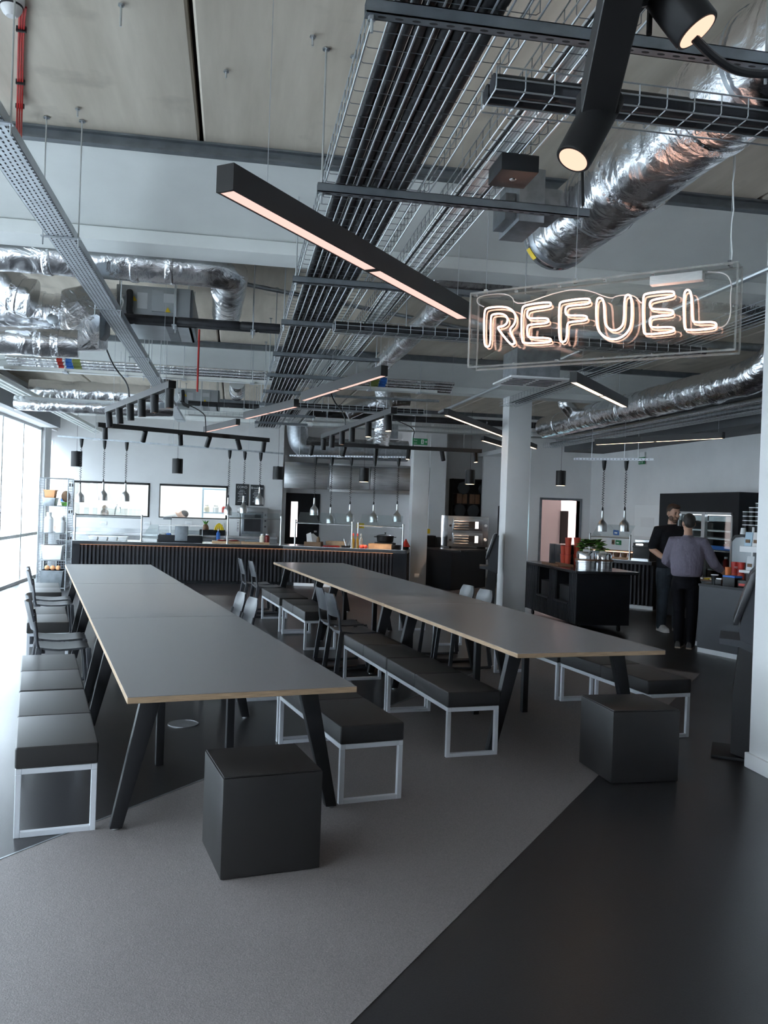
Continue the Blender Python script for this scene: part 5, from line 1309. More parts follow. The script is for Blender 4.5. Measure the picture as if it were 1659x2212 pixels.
bottle(780, 0.4, 0.034, 0.29, 'plastic_clear', 'white_plastic', 'clear water bottle behind the tomatoes')
for i, (px, bk_) in enumerate(((781, 0.05), (790, 0.05), (785.5, 0.13))):
    p = cpt(px, bk_); t = thing('tomato', 'red tomato beside the oil bottles on the counter', 'tomato', p, group='tomatoes on the counter')
    MB().sphere((0, 0, 0.038), 0.042, 14, 10, (1, 1, 0.9)).part('fruit', 'tomato', t)
    MB().lathe([(0.012, 0.073), (0.004, 0.08), (0.001, 0.084)], (0, 0, 0), 6).part('stalk', 'leaf_green', t)
t, a, b = crate(796, 846, 0.12, 0.10, 'low wooden crate with a pot behind it, near the slim column', 'wood_board')
t, a, b = crate(704, 745, 0.55, 0.10, 'pale wooden tray box at the rear of the angled counter', 'wood_board')
p = cpt(832, 0.66)
t = thing('hob', 'dark portable hob under the black pot', 'hob', p)
MB().box(-0.2, 0.2, -0.16, 0.16, 0, 0.115).part('body', 'black_metal', t, bevel=0.008)
MB().lathe([(0.14, 0.115), (0.14, 0.12), (0.12, 0.12)], (0, 0, 0), 20).part('ring', 'steel_channel', t)
t = thing('cooking_pot', 'black cooking pot with a steel lid on the hob', 'pot', p+Vector((0, 0, 0.12)))
MB().lathe([(0.15, 0), (0.17, 0.02), (0.18, 0.13), (0.185, 0.135), (0.17, 0.135), (0.165, 0.03), (0.001, 0.02)], (0, 0, 0), 28).part('body', 'black_metal', t)
MB().lathe([(0.178, 0.136), (0.14, 0.155), (0.001, 0.17)], (0, 0, 0), 28).part('lid', 'stainless', t)
MB().lathe([(0.01, 0.168), (0.01, 0.185), (0.022, 0.2), (0.001, 0.205)], (0, 0, 0), 12).part('lid_knob', 'black_plastic', t)
for s in (-1, 1): MB().box(s*0.20-0.03, s*0.20+0.03, -0.03, 0.03, 0.10, 0.115).part('handle', 'black_metal', t, bevel=0.004)
p = cpt(858, 0.20)
for k in range(7):
    MB().lathe([(0.05, 0), (0.10, 0.012), (0.098, 0.014), (0.001, 0.006)], (p.x, p.y, CZ+0.0125*k), 20).solo('dark_plate', 'black_metal', 'dark plate in the stack beside the guard post', 'plate', 'stacked dark plates')
p = cpt(877, 0.45)
t = thing('red_serving_scoop', 'red conical serving scoop leaning at the counter end', 'scoop', p)
MB().lathe([(0.10, 0.05), (0.001, 0.22)], (0, 0, 0), 16).part('cone', 'red_paint', t)
MB().lathe([(0.06, 0), (0.07, 0.06)], (0, 0, 0), 16).part('stand', 'black_metal', t)
# ------------------------------------------------------------------ back counter and wall items
t = thing('back_counter', 'stainless back counter below the serving windows', 'counter', (-1.5, 19.8, 0))
MB().box(-3.9, 1.0, 19.55, YB-0.01, 0.85, 0.90).part('steel_top', 'stainless', t, world=True, smooth=False)
MB().box(-3.9, 1.0, 19.6, YB-0.01, 0, 0.85).part('carcass', 'stainless_dull', t, world=True, smooth=False)
MB().box(-3.9, 1.0, YB-0.02, YB-0.003, 0.90, 0.98).part('upstand', 'stainless_dull', t, world=True, smooth=False)
def wallbox(px, py0, py1, w, name, m, lb, cat, y=YB, th=0.1, extra=None):
    a = gy(px, py1, y); b = gy(px, py0, y)
    t = thing(name, lb, cat, (a.x, y, a.z))
    MB().box(-w/2, w/2, -th, 0, 0, b.z-a.z).part('body', m, t, bevel=0.012)
    if extra: MB().box(-w*0.25, w*0.25, -th-0.003, -th, (b.z-a.z)*0.3, (b.z-a.z)*0.55).part('label', extra, t, smooth=False)
    return t
wallbox(137, 1064, 1092, 0.16, 'soap_dispenser', 'white_plastic', 'white wall dispenser with blue mark beside the wire rack, upper one', 'dispenser', extra='blue')
wallbox(130, 1114, 1137, 0.16, 'soap_dispenser', 'white_plastic', 'white wall dispenser with blue mark beside the wire rack, lower one', 'dispenser', extra='blue')
for i, px in enumerate((223, 317, 407)):
    wallbox(px, 1126, 1134, 0.16, 'wall_socket', 'white_plastic', 'white double wall socket %s' % ['below the first serving window', 'between the serving windows', 'below the second serving window'][i], 'socket', th=0.012, extra='label_grey')
p = gy(116, 1166, 19.9)
MB().lathe([(0.09, 0), (0.11, 0.1), (0.1, 0.1), (0.085, 0.01)], (gy(128, 1155, 19.8).x, 19.8, 0.9), 20).solo('red_tub', 'orange', 'orange red tub on the back counter behind the wire rack', 'tub')
MB().box(gy(131, 1160, 18.1).x, gy(147, 1160, 18.1).x, 18.0, 18.3, CZ, CZ+0.11).solo('black_box', 'black_plastic', 'small black box at the end of the serving counter', 'box', bevel=0.004)
# digital scale in front of the second window
p = gy(365, 1122, 19.2)
t = thing('counter_scale', 'small scale display on a thin post before the second serving window', 'scale', (p.x, 19.75, 0.9))
MB().cyl((0, 0, 0), (0, 0, 0.34), 0.015, 8).part('post', 'white_plastic', t)
MB().box(-0.16, 0.02, -0.04, 0.04, 0.32, 0.38).part('display', 'steel_channel', t, bevel=0.006)
# fruit basket
px = gy(461, 1150, 19.8).x
t = thing('fruit_tray', 'dark tray of fruit on the back counter', 'tray', (px, 19.75, 0.9))
for y in (-0.12, 0.105): MB().box(-0.3, 0.26, y, y+0.015, 0, 0.12).part('side', 'dark_joinery', t, smooth=False)
MB().box(-0.3, 0.26, -0.105, 0.105, 0, 0.02).part('bottom', 'dark_joinery', t, smooth=False)
x0 = gy(444, 1140, 19.75).x
t = thing('pineapple', 'pineapple standing in the fruit tray', 'pineapple', (x0, 19.75, 0.92))
MB().sphere((0, 0, 0.12), 0.075, 12, 10, (1, 1, 1.5)).part('fruit', 'wood_brown', t)
for k in range(7):
    a = k*0.9; MB().tube([(0, 0, 0.2), (0.04*math.cos(a), 0.04*math.sin(a), 0.27), (0.08*math.cos(a), 0.08*math.sin(a), 0.31)], [0.015, 0.012, 0.001], 5).part('leaf', 'leaf_green', t)
x0 = gy(473, 1140, 19.75).x
t = thing('banana_bunch', 'yellow green bunch of bananas in the fruit tray', 'bananas', (x0, 19.72, 0.92))
for k in range(5):
    a = -0.7+0.35*k
    MB().tube(smoothpath([(0, 0, 0.24), (0.09*math.sin(a), -0.03, 0.2), (0.14*math.sin(a), -0.02, 0.12), (0.15*math.sin(a), 0, 0.03)], 2), 0.02, 7).part('banana', 'yellow', t)
wallbox(478, 1129, 1139, 0.11, 'isolator_switch', 'white_plastic', 'white wall switch with a red knob beside the second serving window', 'switch', th=0.05, extra='red_paint')
# combi oven and white fridge on the right of the windows
def appliance(x0, x1, y0, y1, z0, z1, name, m, lb, cat, door=True):
    t = thing(name, lb, cat, ((x0+x1)/2, (y0+y1)/2, z0))
    MB().box(x0, x1, y0, y1, z0, z1).part('casing', m, t, world=True, bevel=0.01)
    w = x1-x0; h = z1-z0
    if door:
        dr = MB().box(x0+0.05*w, x1-0.18*w, y0-0.02, y0, z0+0.08*h, z1-0.14*h).part('door', 'steel_channel', t, world=True, bevel=0.004)
        MB().box(x0+0.12*w, x1-0.26*w, y0-0.024, y0-0.02, z0+0.18*h, z1-0.25*h).part('door_glass', 'worktop_dark', dr, world=True, smooth=False)
        MB().cyl((x0+0.08*w, y0-0.05, z1-0.18*h), (x1-0.2*w, y0-0.05, z1-0.18*h), 0.012, 8).part('door_handle', 'brushed', dr, world=True)
        for k in range(3): MB().lathe([(0.02, 0), (0.02, 0.02)], (x1-0.09*w, y0, z0+(0.35+0.2*k)*h), 12, (0, -1, 0)).part('knob', 'black_plastic', t, world=True)
    return t
a, b = gy(519, 1160, 19.6).x, gy(577, 1160, 19.6).x
zt = gy(540, 1096, 19.6).z
appliance(a, b, 19.58, 20.15, 0.9, zt, 'combi_oven', 'stainless_dull', 'grey steel combi oven on the back counter below the menu boards', 'oven')
a, b = gy(494, 1160, 19.7).x, gy(517, 1160, 19.7).x
t = appliance(a, b, 19.7, 20.15, 0.9, gy(505, 1092, 19.7).z, 'tray_dispenser', 'white_plastic', 'tall pale cabinet with bright buttons beside the combi oven', 'cabinet', False)
for k in range(9): MB().box(b-0.06, b-0.02, 19.69, 19.70, 1.0+0.06*k, 1.03+0.06*k).part('button', 'chrome', t, world=True, smooth=False)
# menu boards
def lettering(t, s, size, loc, m='chalk', rot=(PI/2, 0, 0), ext=0.0005):
    cu = bpy.data.curves.new('lettering', 'FONT'); cu.body = s; cu.size = size; cu.extrude = ext; cu.align_x = 'CENTER'
    o = bpy.data.objects.new('lettering', cu); COL.objects.link(o)
    dg = bpy.context.evaluated_depsgraph_get(); me = bpy.data.meshes.new_from_object(o.evaluated_get(dg)); bpy.data.objects.remove(o)
    me.materials.clear(); me.materials.append(MATS[m])
    q = bpy.data.objects.new('lettering', me); COL.objects.link(q); q.parent = t; q.location = loc; q.rotation_euler = rot
for i, (xa, xb, ya, yb2, head) in enumerate(((508, 537, 1046, 1091, 'COMO'), (540, 570, 1048, 1092, 'Breakfast'))):
    a = gy(xa, yb2, YB-0.03); b = gy(xb, ya, YB-0.03); w = b.x-a.x; h = b.z-a.z
    t = thing('menu_board', ['black chalk menu board nearer the second serving window','black chalk menu board nearer the black door'][i], 'menu board', ((a.x+b.x)/2, YB-0.02, a.z))
    MB().box(-w/2, w/2, -0.02, 0.0, 0, h).part('panel', 'chalkboard', t, bevel=0.003, seg=1)
    lettering(t, head, 0.075, (0, -0.0215, h*0.80))
    for k in range(8):
        ww = w*(0.18+0.14*((k*37) % 5)/4)
        MB().box(-ww, ww, -0.0212, -0.0205, h*(0.70-0.075*k), h*(0.70-0.075*k)+0.010).part('text_line', 'chalk', t, smooth=False)
# kitchen people behind the windows
t = thing('person', 'cook with hair in a bun standing behind the first serving window', 'person', (gy(226, 1105, 21.2).x, 21.2, 0))
zc = gy(226, 1112, 21.2).z
body = MB(); body.tube([(0, 0, 0), (0, 0, 0.5), (0, 0, 0.95), (0, 0, zc-0.32), (0, 0, zc-0.22), (0, 0, zc-0.15), (0, 0, zc-0.06)], [0.15, 0.17, 0.18, 0.21, 0.16, 0.06, 0.055], 16, flat=0.65)
body.sphere((0, 0, zc), 0.1, 16, 12, (0.85, 0.95, 1.2)); body.part('body', 'skin_pale', t, ang=80)
h = MB(); h.sphere((0, 0.015, zc+0.035), 0.107, 16, 12, (0.88, 0.95, 1.0)); h.part('hair', 'hair_blond', t, ang=80)
h = MB().sphere((0, 0.02, zc+0.165), 0.062, 12, 8); h.part('hair_bun', 'hair_blond', t, ang=80)
MB().tube([(0, 0, 0.85), (0, 0, zc-0.32), (0, 0, zc-0.21)], [0.19, 0.225, 0.15], 16, flat=0.66).part('chef_jacket', 'chef_white', t, ang=80)
t = thing('person', 'cook in white bending down behind the second serving window', 'person', (gy(395, 1110, 21.2).x, 21.2, 0))
zc = gy(392, 1112, 21.2).z
body = MB(); body.tube([(-0.35, 0, 0), (-0.38, 0, 0.5), (-0.4, 0, 0.85), (-0.25, 0, zc-0.12), (-0.12, 0, zc-0.04), (-0.05, 0, zc-0.02)], [0.13, 0.15, 0.17, 0.19, 0.12, 0.06], 16, flat=0.8)
body.sphere((0, 0, zc), 0.1, 16, 12, (1.15, 0.85, 0.95)); body.part('body', 'skin_pale', t, ang=80)
MB().sphere((0.03, 0.0, zc+0.02), 0.103, 16, 12, (1.0, 0.86, 0.9)).part('hair', 'hair_brown', t, ang=80)
MB().tube([(-0.4, 0, 0.8), (-0.27, 0, zc-0.12), (-0.13, 0, zc-0.02)], [0.19, 0.215, 0.13], 16, flat=0.82).part('chef_jacket', 'chef_white', t, ang=80)
# fittings in the kitchen
t = thing('kitchen_tap', 'steel spray tap behind the first serving window', 'tap', (gy(248, 1110, 20.9).x, 20.9, 0.9))
MB().tube(smoothpath([(0, 0, 0), (0, 0, 0.5), (0.05, 0, 0.62), (0.12, 0, 0.55), (0.12, 0, 0.42)], 2), 0.015, 8).part('spout', 'chrome', t)
MB().lathe([(0.03, 0), (0.03, 0.04)], (0, 0, 0), 12).part('base', 'chrome', t)
t = thing('kitchen_sink_unit', 'stainless sink table in the kitchen behind the serving windows', 'sink', (-1.5, 21.0, 0))
MB().box(-3.8, 0.6, 20.6, 21.0, 0.86, 0.9).part('steel_top', 'stainless', t, world=True, smooth=False)
for x in (-3.7, -1.6, 0.5): MB().box(x, x+0.04, 20.65, 20.69, 0, 0.86).part('leg', 'stainless', t, world=True, smooth=False)
t = thing('storage_rack', 'steel storage rack standing in the kitchen behind the second window', 'rack', (gy(468, 1100, 22.5).x, 22.5, 0))
for x in (-0.35, 0.35): MB().box(x-0.02, x+0.02, -0.02, 0.02, 0, 2.0).part('upright', 'blue_pale', t, smooth=False)
for z in (0.9, 1.35, 1.95): MB().box(-0.35, 0.35, -0.2, 0.2, z, z+0.03).part('shelf', 'blue_pale', t, smooth=False)
for k, (x, m) in enumerate(((-0.25, 'cream'), (-0.02, 'white_plastic'), (0.2, 'red_paint'))):
    jar(Vector((gy(468, 1100, 22.5).x+x, 22.4, 1.38)), 0.07, 0.18, m, 'white_plastic', ['cream coloured jar on the kitchen rack', 'white jar on the kitchen rack', 'red jar on the kitchen rack'][k])
# ------------------------------------------------------------------ extraction hood, niche, oven counter
a, b = gy(613, 1056, 20.3), gy(711, 1003, 20.3); c = gy(936, 1003, 20.3); c.x = min(c.x, pa-0.004)
t = thing('extraction_hood', 'long stainless steel extraction hood above the angled counter', 'extractor hood', ((a.x+c.x)/2, 20.8, 1.97))
MB().box(a.x, b.x, 20.30, 20.34, 2.03, 2.64).part('side_panel', 'stainless', t, world=True, bevel=0.004)
MB().box(b.x+0.02, gy(800, 1003, 20.25).x, 20.25, 20.29, 2.06, 2.60).part('front_panel', 'stainless', t, world=True, bevel=0.004)
MB().box(gy(802, 1003, 20.25).x, c.x-0.15, 20.25, 20.29, 2.06, 2.60).part('front_panel', 'stainless', t, world=True, bevel=0.004)
MB().box(b.x+0.02, c.x, 20.2, 20.32, 1.97, 2.055).part('lower_lip', 'brushed', t, world=True, bevel=0.004)
MB().box(b.x+0.02, c.x, 20.22, 20.32, 2.605, 2.66).part('upper_lip', 'brushed', t, world=True, bevel=0.004)
MB().box(c.x-0.15, c.x, 20.2, YR, 2.0, 2.64).part('end_panel', 'stainless', t, world=True, bevel=0.004)
MB().box(a.x, c.x-0.15, 20.34, YR, 2.5, 2.62).part('canopy', 'stainless_dull', t, world=True, smooth=False)
wallbox(778, 1130, 1141, 0.18, 'emergency_stop', 'yellow', 'emergency stop switches with red knobs on the kitchen wall', 'switch', y=YR, th=0.06, extra='red_paint')
# dark shelf with black plates in the niche
ya = 21.2
a, b = gy(969, 1116, ya), gy(1068, 1038, ya)
t = thing('niche_shelf', 'black wall shelf holding octagonal plates and wooden boxes', 'shelf', ((a.x+b.x)/2, ya, a.z))
w = b.x-a.x; h = b.z-a.z
MB().box(a.x, b.x, ya-0.02, ya+0.03, a.z, b.z).part('back_panel', 'black_metal', t, world=True, smooth=False)
for f in (0.0, 0.33, 0.62, 0.97): MB().box(a.x, b.x, ya-0.3, ya-0.02, a.z+h*f, a.z+h*f+0.025).part('board', 'black_powder', t, world=True, smooth=False)
for f in (0.0, 0.345, 0.64, 0.985): MB().box(a.x+w*f, a.x+w*f+0.025, ya-0.3, ya-0.02, a.z, b.z).part('upright', 'black_powder', t, world=True, smooth=False)
mat('slate', (0.05, 0.055, 0.06), 0.6)
k = 0
for fx, fz, lb in ((0.24, 0.76, 'octagonal slate plate on the upper niche shelf, beside the pier'), (0.70, 0.76, 'octagonal slate plate on the upper niche shelf, beside the column'), (0.17, 0.18, 'octagonal slate plate on the lower niche shelf, beside the pier'), (0.47, 0.18, 'octagonal slate plate in the middle of the lower niche shelf'), (0.78, 0.18, 'octagonal slate plate on the lower niche shelf, beside the column')):
    cx, cz = a.x+w*fx, a.z+h*fz
    MB().lathe([(0.15, -0.01), (0.165, 0.0), (0.15, 0.012)], (cx, ya-0.31, cz), 8, (0, -1, 0)).solo('slate_plate', 'slate', lb, 'plate', 'slate plates', smooth=False)
for fx, lb in ((0.22, 'dark wooden box on the middle niche shelf, beside the pier'), (0.5, 'dark wooden box in the middle of the niche shelf'), (0.8, 'dark wooden box on the middle niche shelf, beside the column')):
    t = thing('wooden_box', lb, 'box', (a.x+w*fx, ya-0.16, a.z+h*0.33+0.025), group='niche wooden boxes')
    for s in (-1, 1): MB().box(-0.13 if s < 0 else 0.01, -0.01 if s < 0 else 0.13, -0.14, 0.14, 0, h*0.25).part('block', 'wood_brown', t, smooth=False)
# oven counter
p = gz(973, 1275, 0); q = gz(1045, 1268, 0); r_ = gz(917, 1262, 0)
d1_ = (q-p).normalized(); d2_ = (r_-p).normalized()
pts = [p, p+d1_*1.35, p+d1_*1.35+d2_*1.25, p+d2_*1.3]
t = thing('oven_counter', 'plain dark counter carrying the pizza oven between the columns', 'counter', (p.x, p.y, 0))
MB().prism([(v.x, v.y) for v in pts], 0.0, 0.78).part('carcass', 'dark_joinery', t, world=True, smooth=False)
cc = sum(pts, Vector())/4
MB().prism([((v.x-cc.x)*1.02+cc.x, (v.y-cc.y)*1.02+cc.y) for v in pts], 0.78, 0.82).part('worktop', 'worktop_dark', t, world=True, smooth=False)
a, b = gy(966, 1180, 18.2), gy(1056, 1117, 18.2)
t = thing('pizza_oven', 'stainless double deck pizza oven on the plain dark counter', 'oven', ((a.x+b.x)/2, 18.5, 0.82))
w = b.x-a.x; h = b.z-0.82
MB().box(a.x, b.x, 18.2, 18.8, 0.86, b.z).part('casing', 'stainless', t, world=True, bevel=0.006)
for fx in (0.06, 0.9): MB().box(a.x+w*fx, a.x+w*fx+0.05, 18.25, 18.75, 0.82, 0.86).part('foot', 'black_metal', t, world=True, smooth=False)
for k in range(2):
    z0 = 0.90+k*(h-0.08)/2; z1 = z0+(h-0.08)/2-0.05
    dr = MB().box(a.x+w*0.12, a.x+w*0.85, 18.17, 18.2, z0, z1).part('deck_door', 'stainless', t, world=True, bevel=0.006)
    MB().box(a.x+w*0.5, a.x+w*0.68, 18.166, 18.17, z0+0.06, z1-0.06).part('door_window', 'black_metal', dr, world=True, smooth=False)
    MB().box(a.x+w*0.66, a.x+w*0.74, 18.164, 18.17, z0+0.05, z1-0.06).part('oven_light', 'oven_glow', dr, world=True, smooth=False)
    for j in range(4): MB().cyl((a.x+w*0.14, 18.15, z0+0.03+0.055*j), (a.x+w*0.5, 18.15, z0+0.03+0.055*j), 0.014, 8).part('handle_bar', 'chrome', dr, world=True)
    MB().lathe([(0.03, 0), (0.03, 0.025)], (a.x+w*0.93, 18.2, z0+0.12), 14, (0, -1, 0)).part('control_dial', 'white_plastic', t, world=True)
    MB().lathe([(0.025, 0), (0.025, 0.02)], (a.x+w*0.06, 18.2, z0+0.1), 14, (0, -1, 0)).part('control_dial', 'black_plastic', t, world=True)
a, b = gy(919, 1180, 18.6), gy(962, 1155, 18.6)
t = thing('contact_grill', 'black ribbed contact grill on the dark counter beside the slim column', 'grill', ((a.x+b.x)/2, 18.75, 0.82))
w = b.x-a.x
MB().box(a.x, b.x-0.2, 18.6, 18.9, 0.82, 1.07).part('body', 'black_metal', t, world=True, bevel=0.03, seg=3)
for k in range(7): MB().box(a.x+0.02+0.04*k, a.x+0.035+0.04*k, 18.585, 18.6, 0.86, 1.03).part('rib', 'black_plastic', t, world=True, smooth=False)
MB().box(b.x-0.21, b.x-0.08, 18.62, 18.85, 0.82, 1.04).part('side_unit', 'black_plastic', t, world=True, bevel=0.02)
p = gy(930, 1142, 18.0); t = MB().box(c1+0.36, c1+0.43, 18.25, 18.4, 1.12, 1.22).solo('column_switch', 'yellow', 'small yellow faced switch box on the side of the slim column', 'switch', bevel=0.006)
# glass fridge behind the column
a, b = gy(1118, 1250, 18.8), gy(1144, 1095, 18.8)
b.x = xd0-0.012
t = thing('drinks_fridge', 'tall black drinks fridge with a lit glass door behind the column', 'fridge', ((a.x+b.x)/2, 19.1, 0))
MB().box(a.x-0.3, b.x, 18.82, 19.5, 0, b.z).part('cabinet', 'black_metal', t, world=True, bevel=0.006)
MB().box(a.x-0.25, b.x-0.06, 18.8, 18.82, 0.3, b.z-0.1).part('glass_door', 'glass_pane', t, world=True, smooth=False)
emis('fridge_glow', (0.55, 0.85, 1.0), 0.9)
MB().box(a.x-0.25, b.x-0.08, 18.812, 18.819, 0.9, b.z-0.12).part('lit_interior', 'fridge_glow', t, world=True, smooth=False)
for z in (0.55, 0.85, 1.15): MB().box(a.x-0.25, b.x-0.08, 18.806, 18.812, z, z+0.015).part('shelf', 'chrome', t, world=True, smooth=False)
# ------------------------------------------------------------------ wire cube rack by the window
rx0, rx1, ry0, ry1 = -3.36, -2.88, 16.0, 16.55
t = thing('wire_rack', 'tall silver wire grid rack of four stacked cubes beside the facade', 'rack', ((rx0+rx1)/2, (ry0+ry1)/2, 0))
rz_ = [0.03, 0.52, 1.0, 1.48, 1.97]
def grid(a, u, v, n, m, r=0.0022):
    a, u, v = Vector(a), Vector(u), Vector(v); g = MB()
    for i in range(n+1): g.tube([a+u*(i/n), a+u*(i/n)+v], r, 4)
    for j in range(m+1): g.tube([a+v*(j/m), a+v*(j/m)+u], r, 4)
    for q in ((a, a+u), (a+v, a+u+v), (a, a+v), (a+u, a+u+v)): g.tube(q, r*2.4, 5)
    return g
for k in range(4):
    z0, z1 = rz_[k], rz_[k+1]
    for (a, u) in (((rx0, ry1, z0), (rx1-rx0, 0, 0)), ((rx0, ry0, z0), (0, ry1-ry0, 0)), ((rx1, ry0, z0), (0, ry1-ry0, 0))):
        grid(a, u, (0, 0, z1-z0), 11, 11).part('grid_panel', 'galvanised', t, world=True)
for z in rz_: grid((rx0, ry0, z), (rx1-rx0, 0, 0), (0, ry1-ry0, 0), 11, 11).part('grid_shelf', 'galvanised', t, world=True)
for x in (rx0, rx1):
    for y in (ry0, ry1): MB().cyl((x, y, 0), (x, y, 1.97), 0.007, 6).part('upright', 'galvanised', t, world=True)
for k in range(4):
    for s in (0.35, 0.8): MB().box(rx1-0.004, rx1+0.006, lerp(ry0, ry1, s)-0.05, lerp(ry0, ry1, s)+0.05, rz_[k]+0.36, rz_[k]+0.41).part('clip', 'black_plastic', t, world=True, smooth=False)
def tub(x, y, z, w, d, h, m, lb, name='storage_tub', cat='tub'):
    t = thing(name, lb, cat, (x, y, z))
    MB().hexa([(-w*.42, -d*.42, 0), (w*.42, -d*.42, 0), (w*.42, d*.42, 0), (-w*.42, d*.42, 0), (-w/2, -d/2, h), (w/2, -d/2, h), (w/2, d/2, h), (-w/2, d/2, h)]).part('body', m, t, bevel=0.01)
    MB().box(-w/2-0.008, w/2+0.008, -d/2-0.008, d/2+0.008, h-0.015, h).part('rim', m, t, bevel=0.004)
tub(-3.205, 16.2, 1.484, 0.22, 0.3, 0.14, 'galvanised', 'grey basket on the top tier of the wire rack', 'wire_basket', 'basket')
tub(-3.205, 16.2, 1.624, 0.19, 0.22, 0.14, 'orange_pale', 'pale orange package on the top tier of the wire rack', 'package', 'package')
tub(-2.965, 16.3, 1.484, 0.12, 0.2, 0.07, 'leaf_green', 'green crate on the top tier of the wire rack', 'crate', 'crate')
MB().sphere((-2.965, 16.3, 1.655), 0.085, 14, 10, (0.9, 0.9, 1.2)).solo('paper_sack', 'kraft', 'brown green sack on the top tier of the wire rack', 'sack')
jar(Vector((-3.22, 16.2, 1.005)), 0.08, 0.36, 'white_plastic', 'white_plastic', 'tall white bottle on the second tier of the wire rack', 'white_bottle', 'bottle', 0.5)
jar(Vector((-3.03, 16.25, 1.005)), 0.09, 0.28, 'white_plastic', 'white_plastic', 'stout white bottle on the second tier of the wire rack', 'white_bottle', 'bottle', 0.5)
tub(-3.14, 16.25, 0.525, 0.36, 0.3, 0.26, 'white_plastic', 'white tub on the third tier of the wire rack')
tub(-3.13, 16.25, 0.037, 0.40, 0.36, 0.30, 'steel_channel', 'dark grey tub on the bottom tier of the wire rack')
for k in range(3): MB().sphere((-3.225+0.094*k, 16.2, 0.376), 0.045, 10, 8).solo('bread_roll', 'orange_pale', 'small bread roll in the dark tub of the rack', 'bread', 'bread rolls in the rack')
# ================================================================== right side: cart, bar, till counter
KZ = 0.86
Fc = gz(1243, 1352, 0.09); Lc = gz(1133, 1313, 0.09); Rc = gz(1289, 1338, 0.09)
ul = Vector((Lc.x-Fc.x, Lc.y-Fc.y, 0)); ll = ul.length; ul.normalize(); ur = Vector((-ul.y, ul.x, 0))
if ur.dot(Rc-Fc) < 0: ur = -ur
lr = 0.80
ang = math.atan2(ul.y, ul.x)
# local frame: +X along the long face (away), +Y towards the wall side
t = thing('island_cart', 'dark slatted island cart on castors with open niches', 'cart', (Fc.x, Fc.y, 0), ang)
sgn = 1 if Vector((-math.sin(ang), math.cos(ang), 0)).dot(ur) > 0 else -1
def lb_(x0, x1, y0, y1, z0, z1): return MB().box(x0, x1, min(sgn*y0, sgn*y1), max(sgn*y0, sgn*y1), z0, z1)
N = [(0.30, 0.78), (1.06, 1.52)]
zb = 0.10
lb_(0, ll, 0.30, lr, zb, KZ-0.04).part('carcass', 'dark_joinery', t, smooth=False)
lb_(0, 0.02, 0, 0.30, zb, KZ-0.04).part('end_panel', 'dark_joinery', t, smooth=False)
lb_(ll-0.02, ll, 0, 0.30, zb, KZ-0.04).part('end_panel', 'dark_joinery', t, smooth=False)
lb_(0.02, ll-0.02, 0.02, 0.30, zb, 0.36).part('lower_box', 'dark_joinery', t, smooth=False)
for x0, x1 in ((0.02, N[0][0]), (N[0][1], N[1][0]), (N[1][1], ll-0.02)): lb_(x0, x1, 0.02, 0.30, 0.36, KZ-0.04).part('front_panel', 'dark_joinery', t, smooth=False)
for x0, x1 in N:
    lb_(x0-0.02, x1+0.02, -0.02, 0.30, 0.36, 0.385).part('niche_shelf', 'slat_wood', t, smooth=False)
sm1 = lb_(0, 0.028, -0.002, 0.02, zb+0.01, KZ-0.05).mesh('slat', 'slat_wood', smooth=False); sm2 = lb_(0, 0.028, -0.002, 0.02, zb+0.01, 0.35).mesh('slat', 'slat_wood', smooth=False)
x = 0.03
while x < ll-0.04:
    inn = any(a-0.03 < x < b+0.01 for a, b in N)
    o = bpy.data.objects.new('slat', sm2 if inn else sm1); COL.objects.link(o); o.parent = t; o.location = (x, 0, 0); x += 0.055
for x in (0.12, ll-0.12):
    for y in (0.1, lr-0.1):
        c = MB(); c.lathe([(0.04, -0.012), (0.04, 0.012)], (x, sgn*y, 0.04), 14, (0, 1, 0)); c.box(x-0.02, x+0.02, sgn*y-0.02, sgn*y+0.02, 0.07, 0.10)
        c.part('castor', 'black_plastic', t)
lb_(-0.03, ll+0.03, -0.03, lr+0.12, KZ-0.04, KZ).part('worktop', 'worktop_dark', t, bevel=0.003, seg=1)
for i, (x0, x1) in enumerate(N):
    q = thing('black_bin', 'black storage box in the cart niche %s' % ['beside the cart corner', 'towards the white column'][i], 'box', (0, 0, 0))
    q.location = Vector((Fc.x, Fc.y, 0.385))+ul*((x0+x1)/2)+ur*0.14
    q.rotation_euler = (0, 0, ang)
    MB().box(-0.19, 0.19, -0.1, 0.1, 0, 0.22).part('body', 'black_plastic', q, bevel=0.006)
    MB().box(-0.195, 0.195, -0.105, 0.105, 0.215, 0.23).part('lid', 'black_powder', q, bevel=0.004)
def cart(al, la, z=KZ):
    p = Vector((Fc.x, Fc.y, 0))+ul*al+ur*la; return Vector((p.x, p.y, z))
# pots and crockery on the cart
def hotpot(p, r, h, lb):
    t = thing('hot_pot', lb, 'pot', p, group='steel hot pots on the cart')
    MB().lathe([(r*0.98, 0), (r*0.98, h*0.38), (r*1.06, h*0.40), (r*1.06, h*0.5)], (0, 0, 0), 28).part('base', 'stainless', t)
    MB().lathe([(r*1.08, h*0.5), (r*1.08, h*0.58), (0.001, h*0.58)], (0, 0, 0), 28).part('wood_ring', 'wood_brown', t)
    MB().lathe([(r*0.92, h*0.58), (r*0.94, h*0.9), (r*0.85, h), (0.001, h*1.02)], (0, 0, 0), 28).part('lid', 'chrome', t)
    MB().box(-0.05, 0.05, -0.012, 0.012, h, h+0.03).part('lid_handle', 'white_plastic', t, bevel=0.006)
hotpot(cart(0.40, 0.30), 0.15, 0.26, 'steel hot pot with brown ring on the cart, nearer the corner')
hotpot(cart(0.62, 0.66), 0.14, 0.23, 'steel hot pot with brown ring on the cart, beside the salad bowl')
p = cart(0.95, 0.62)
t = thing('salad_bowl', 'bowl heaped with green leaves on the cart', 'bowl', p)
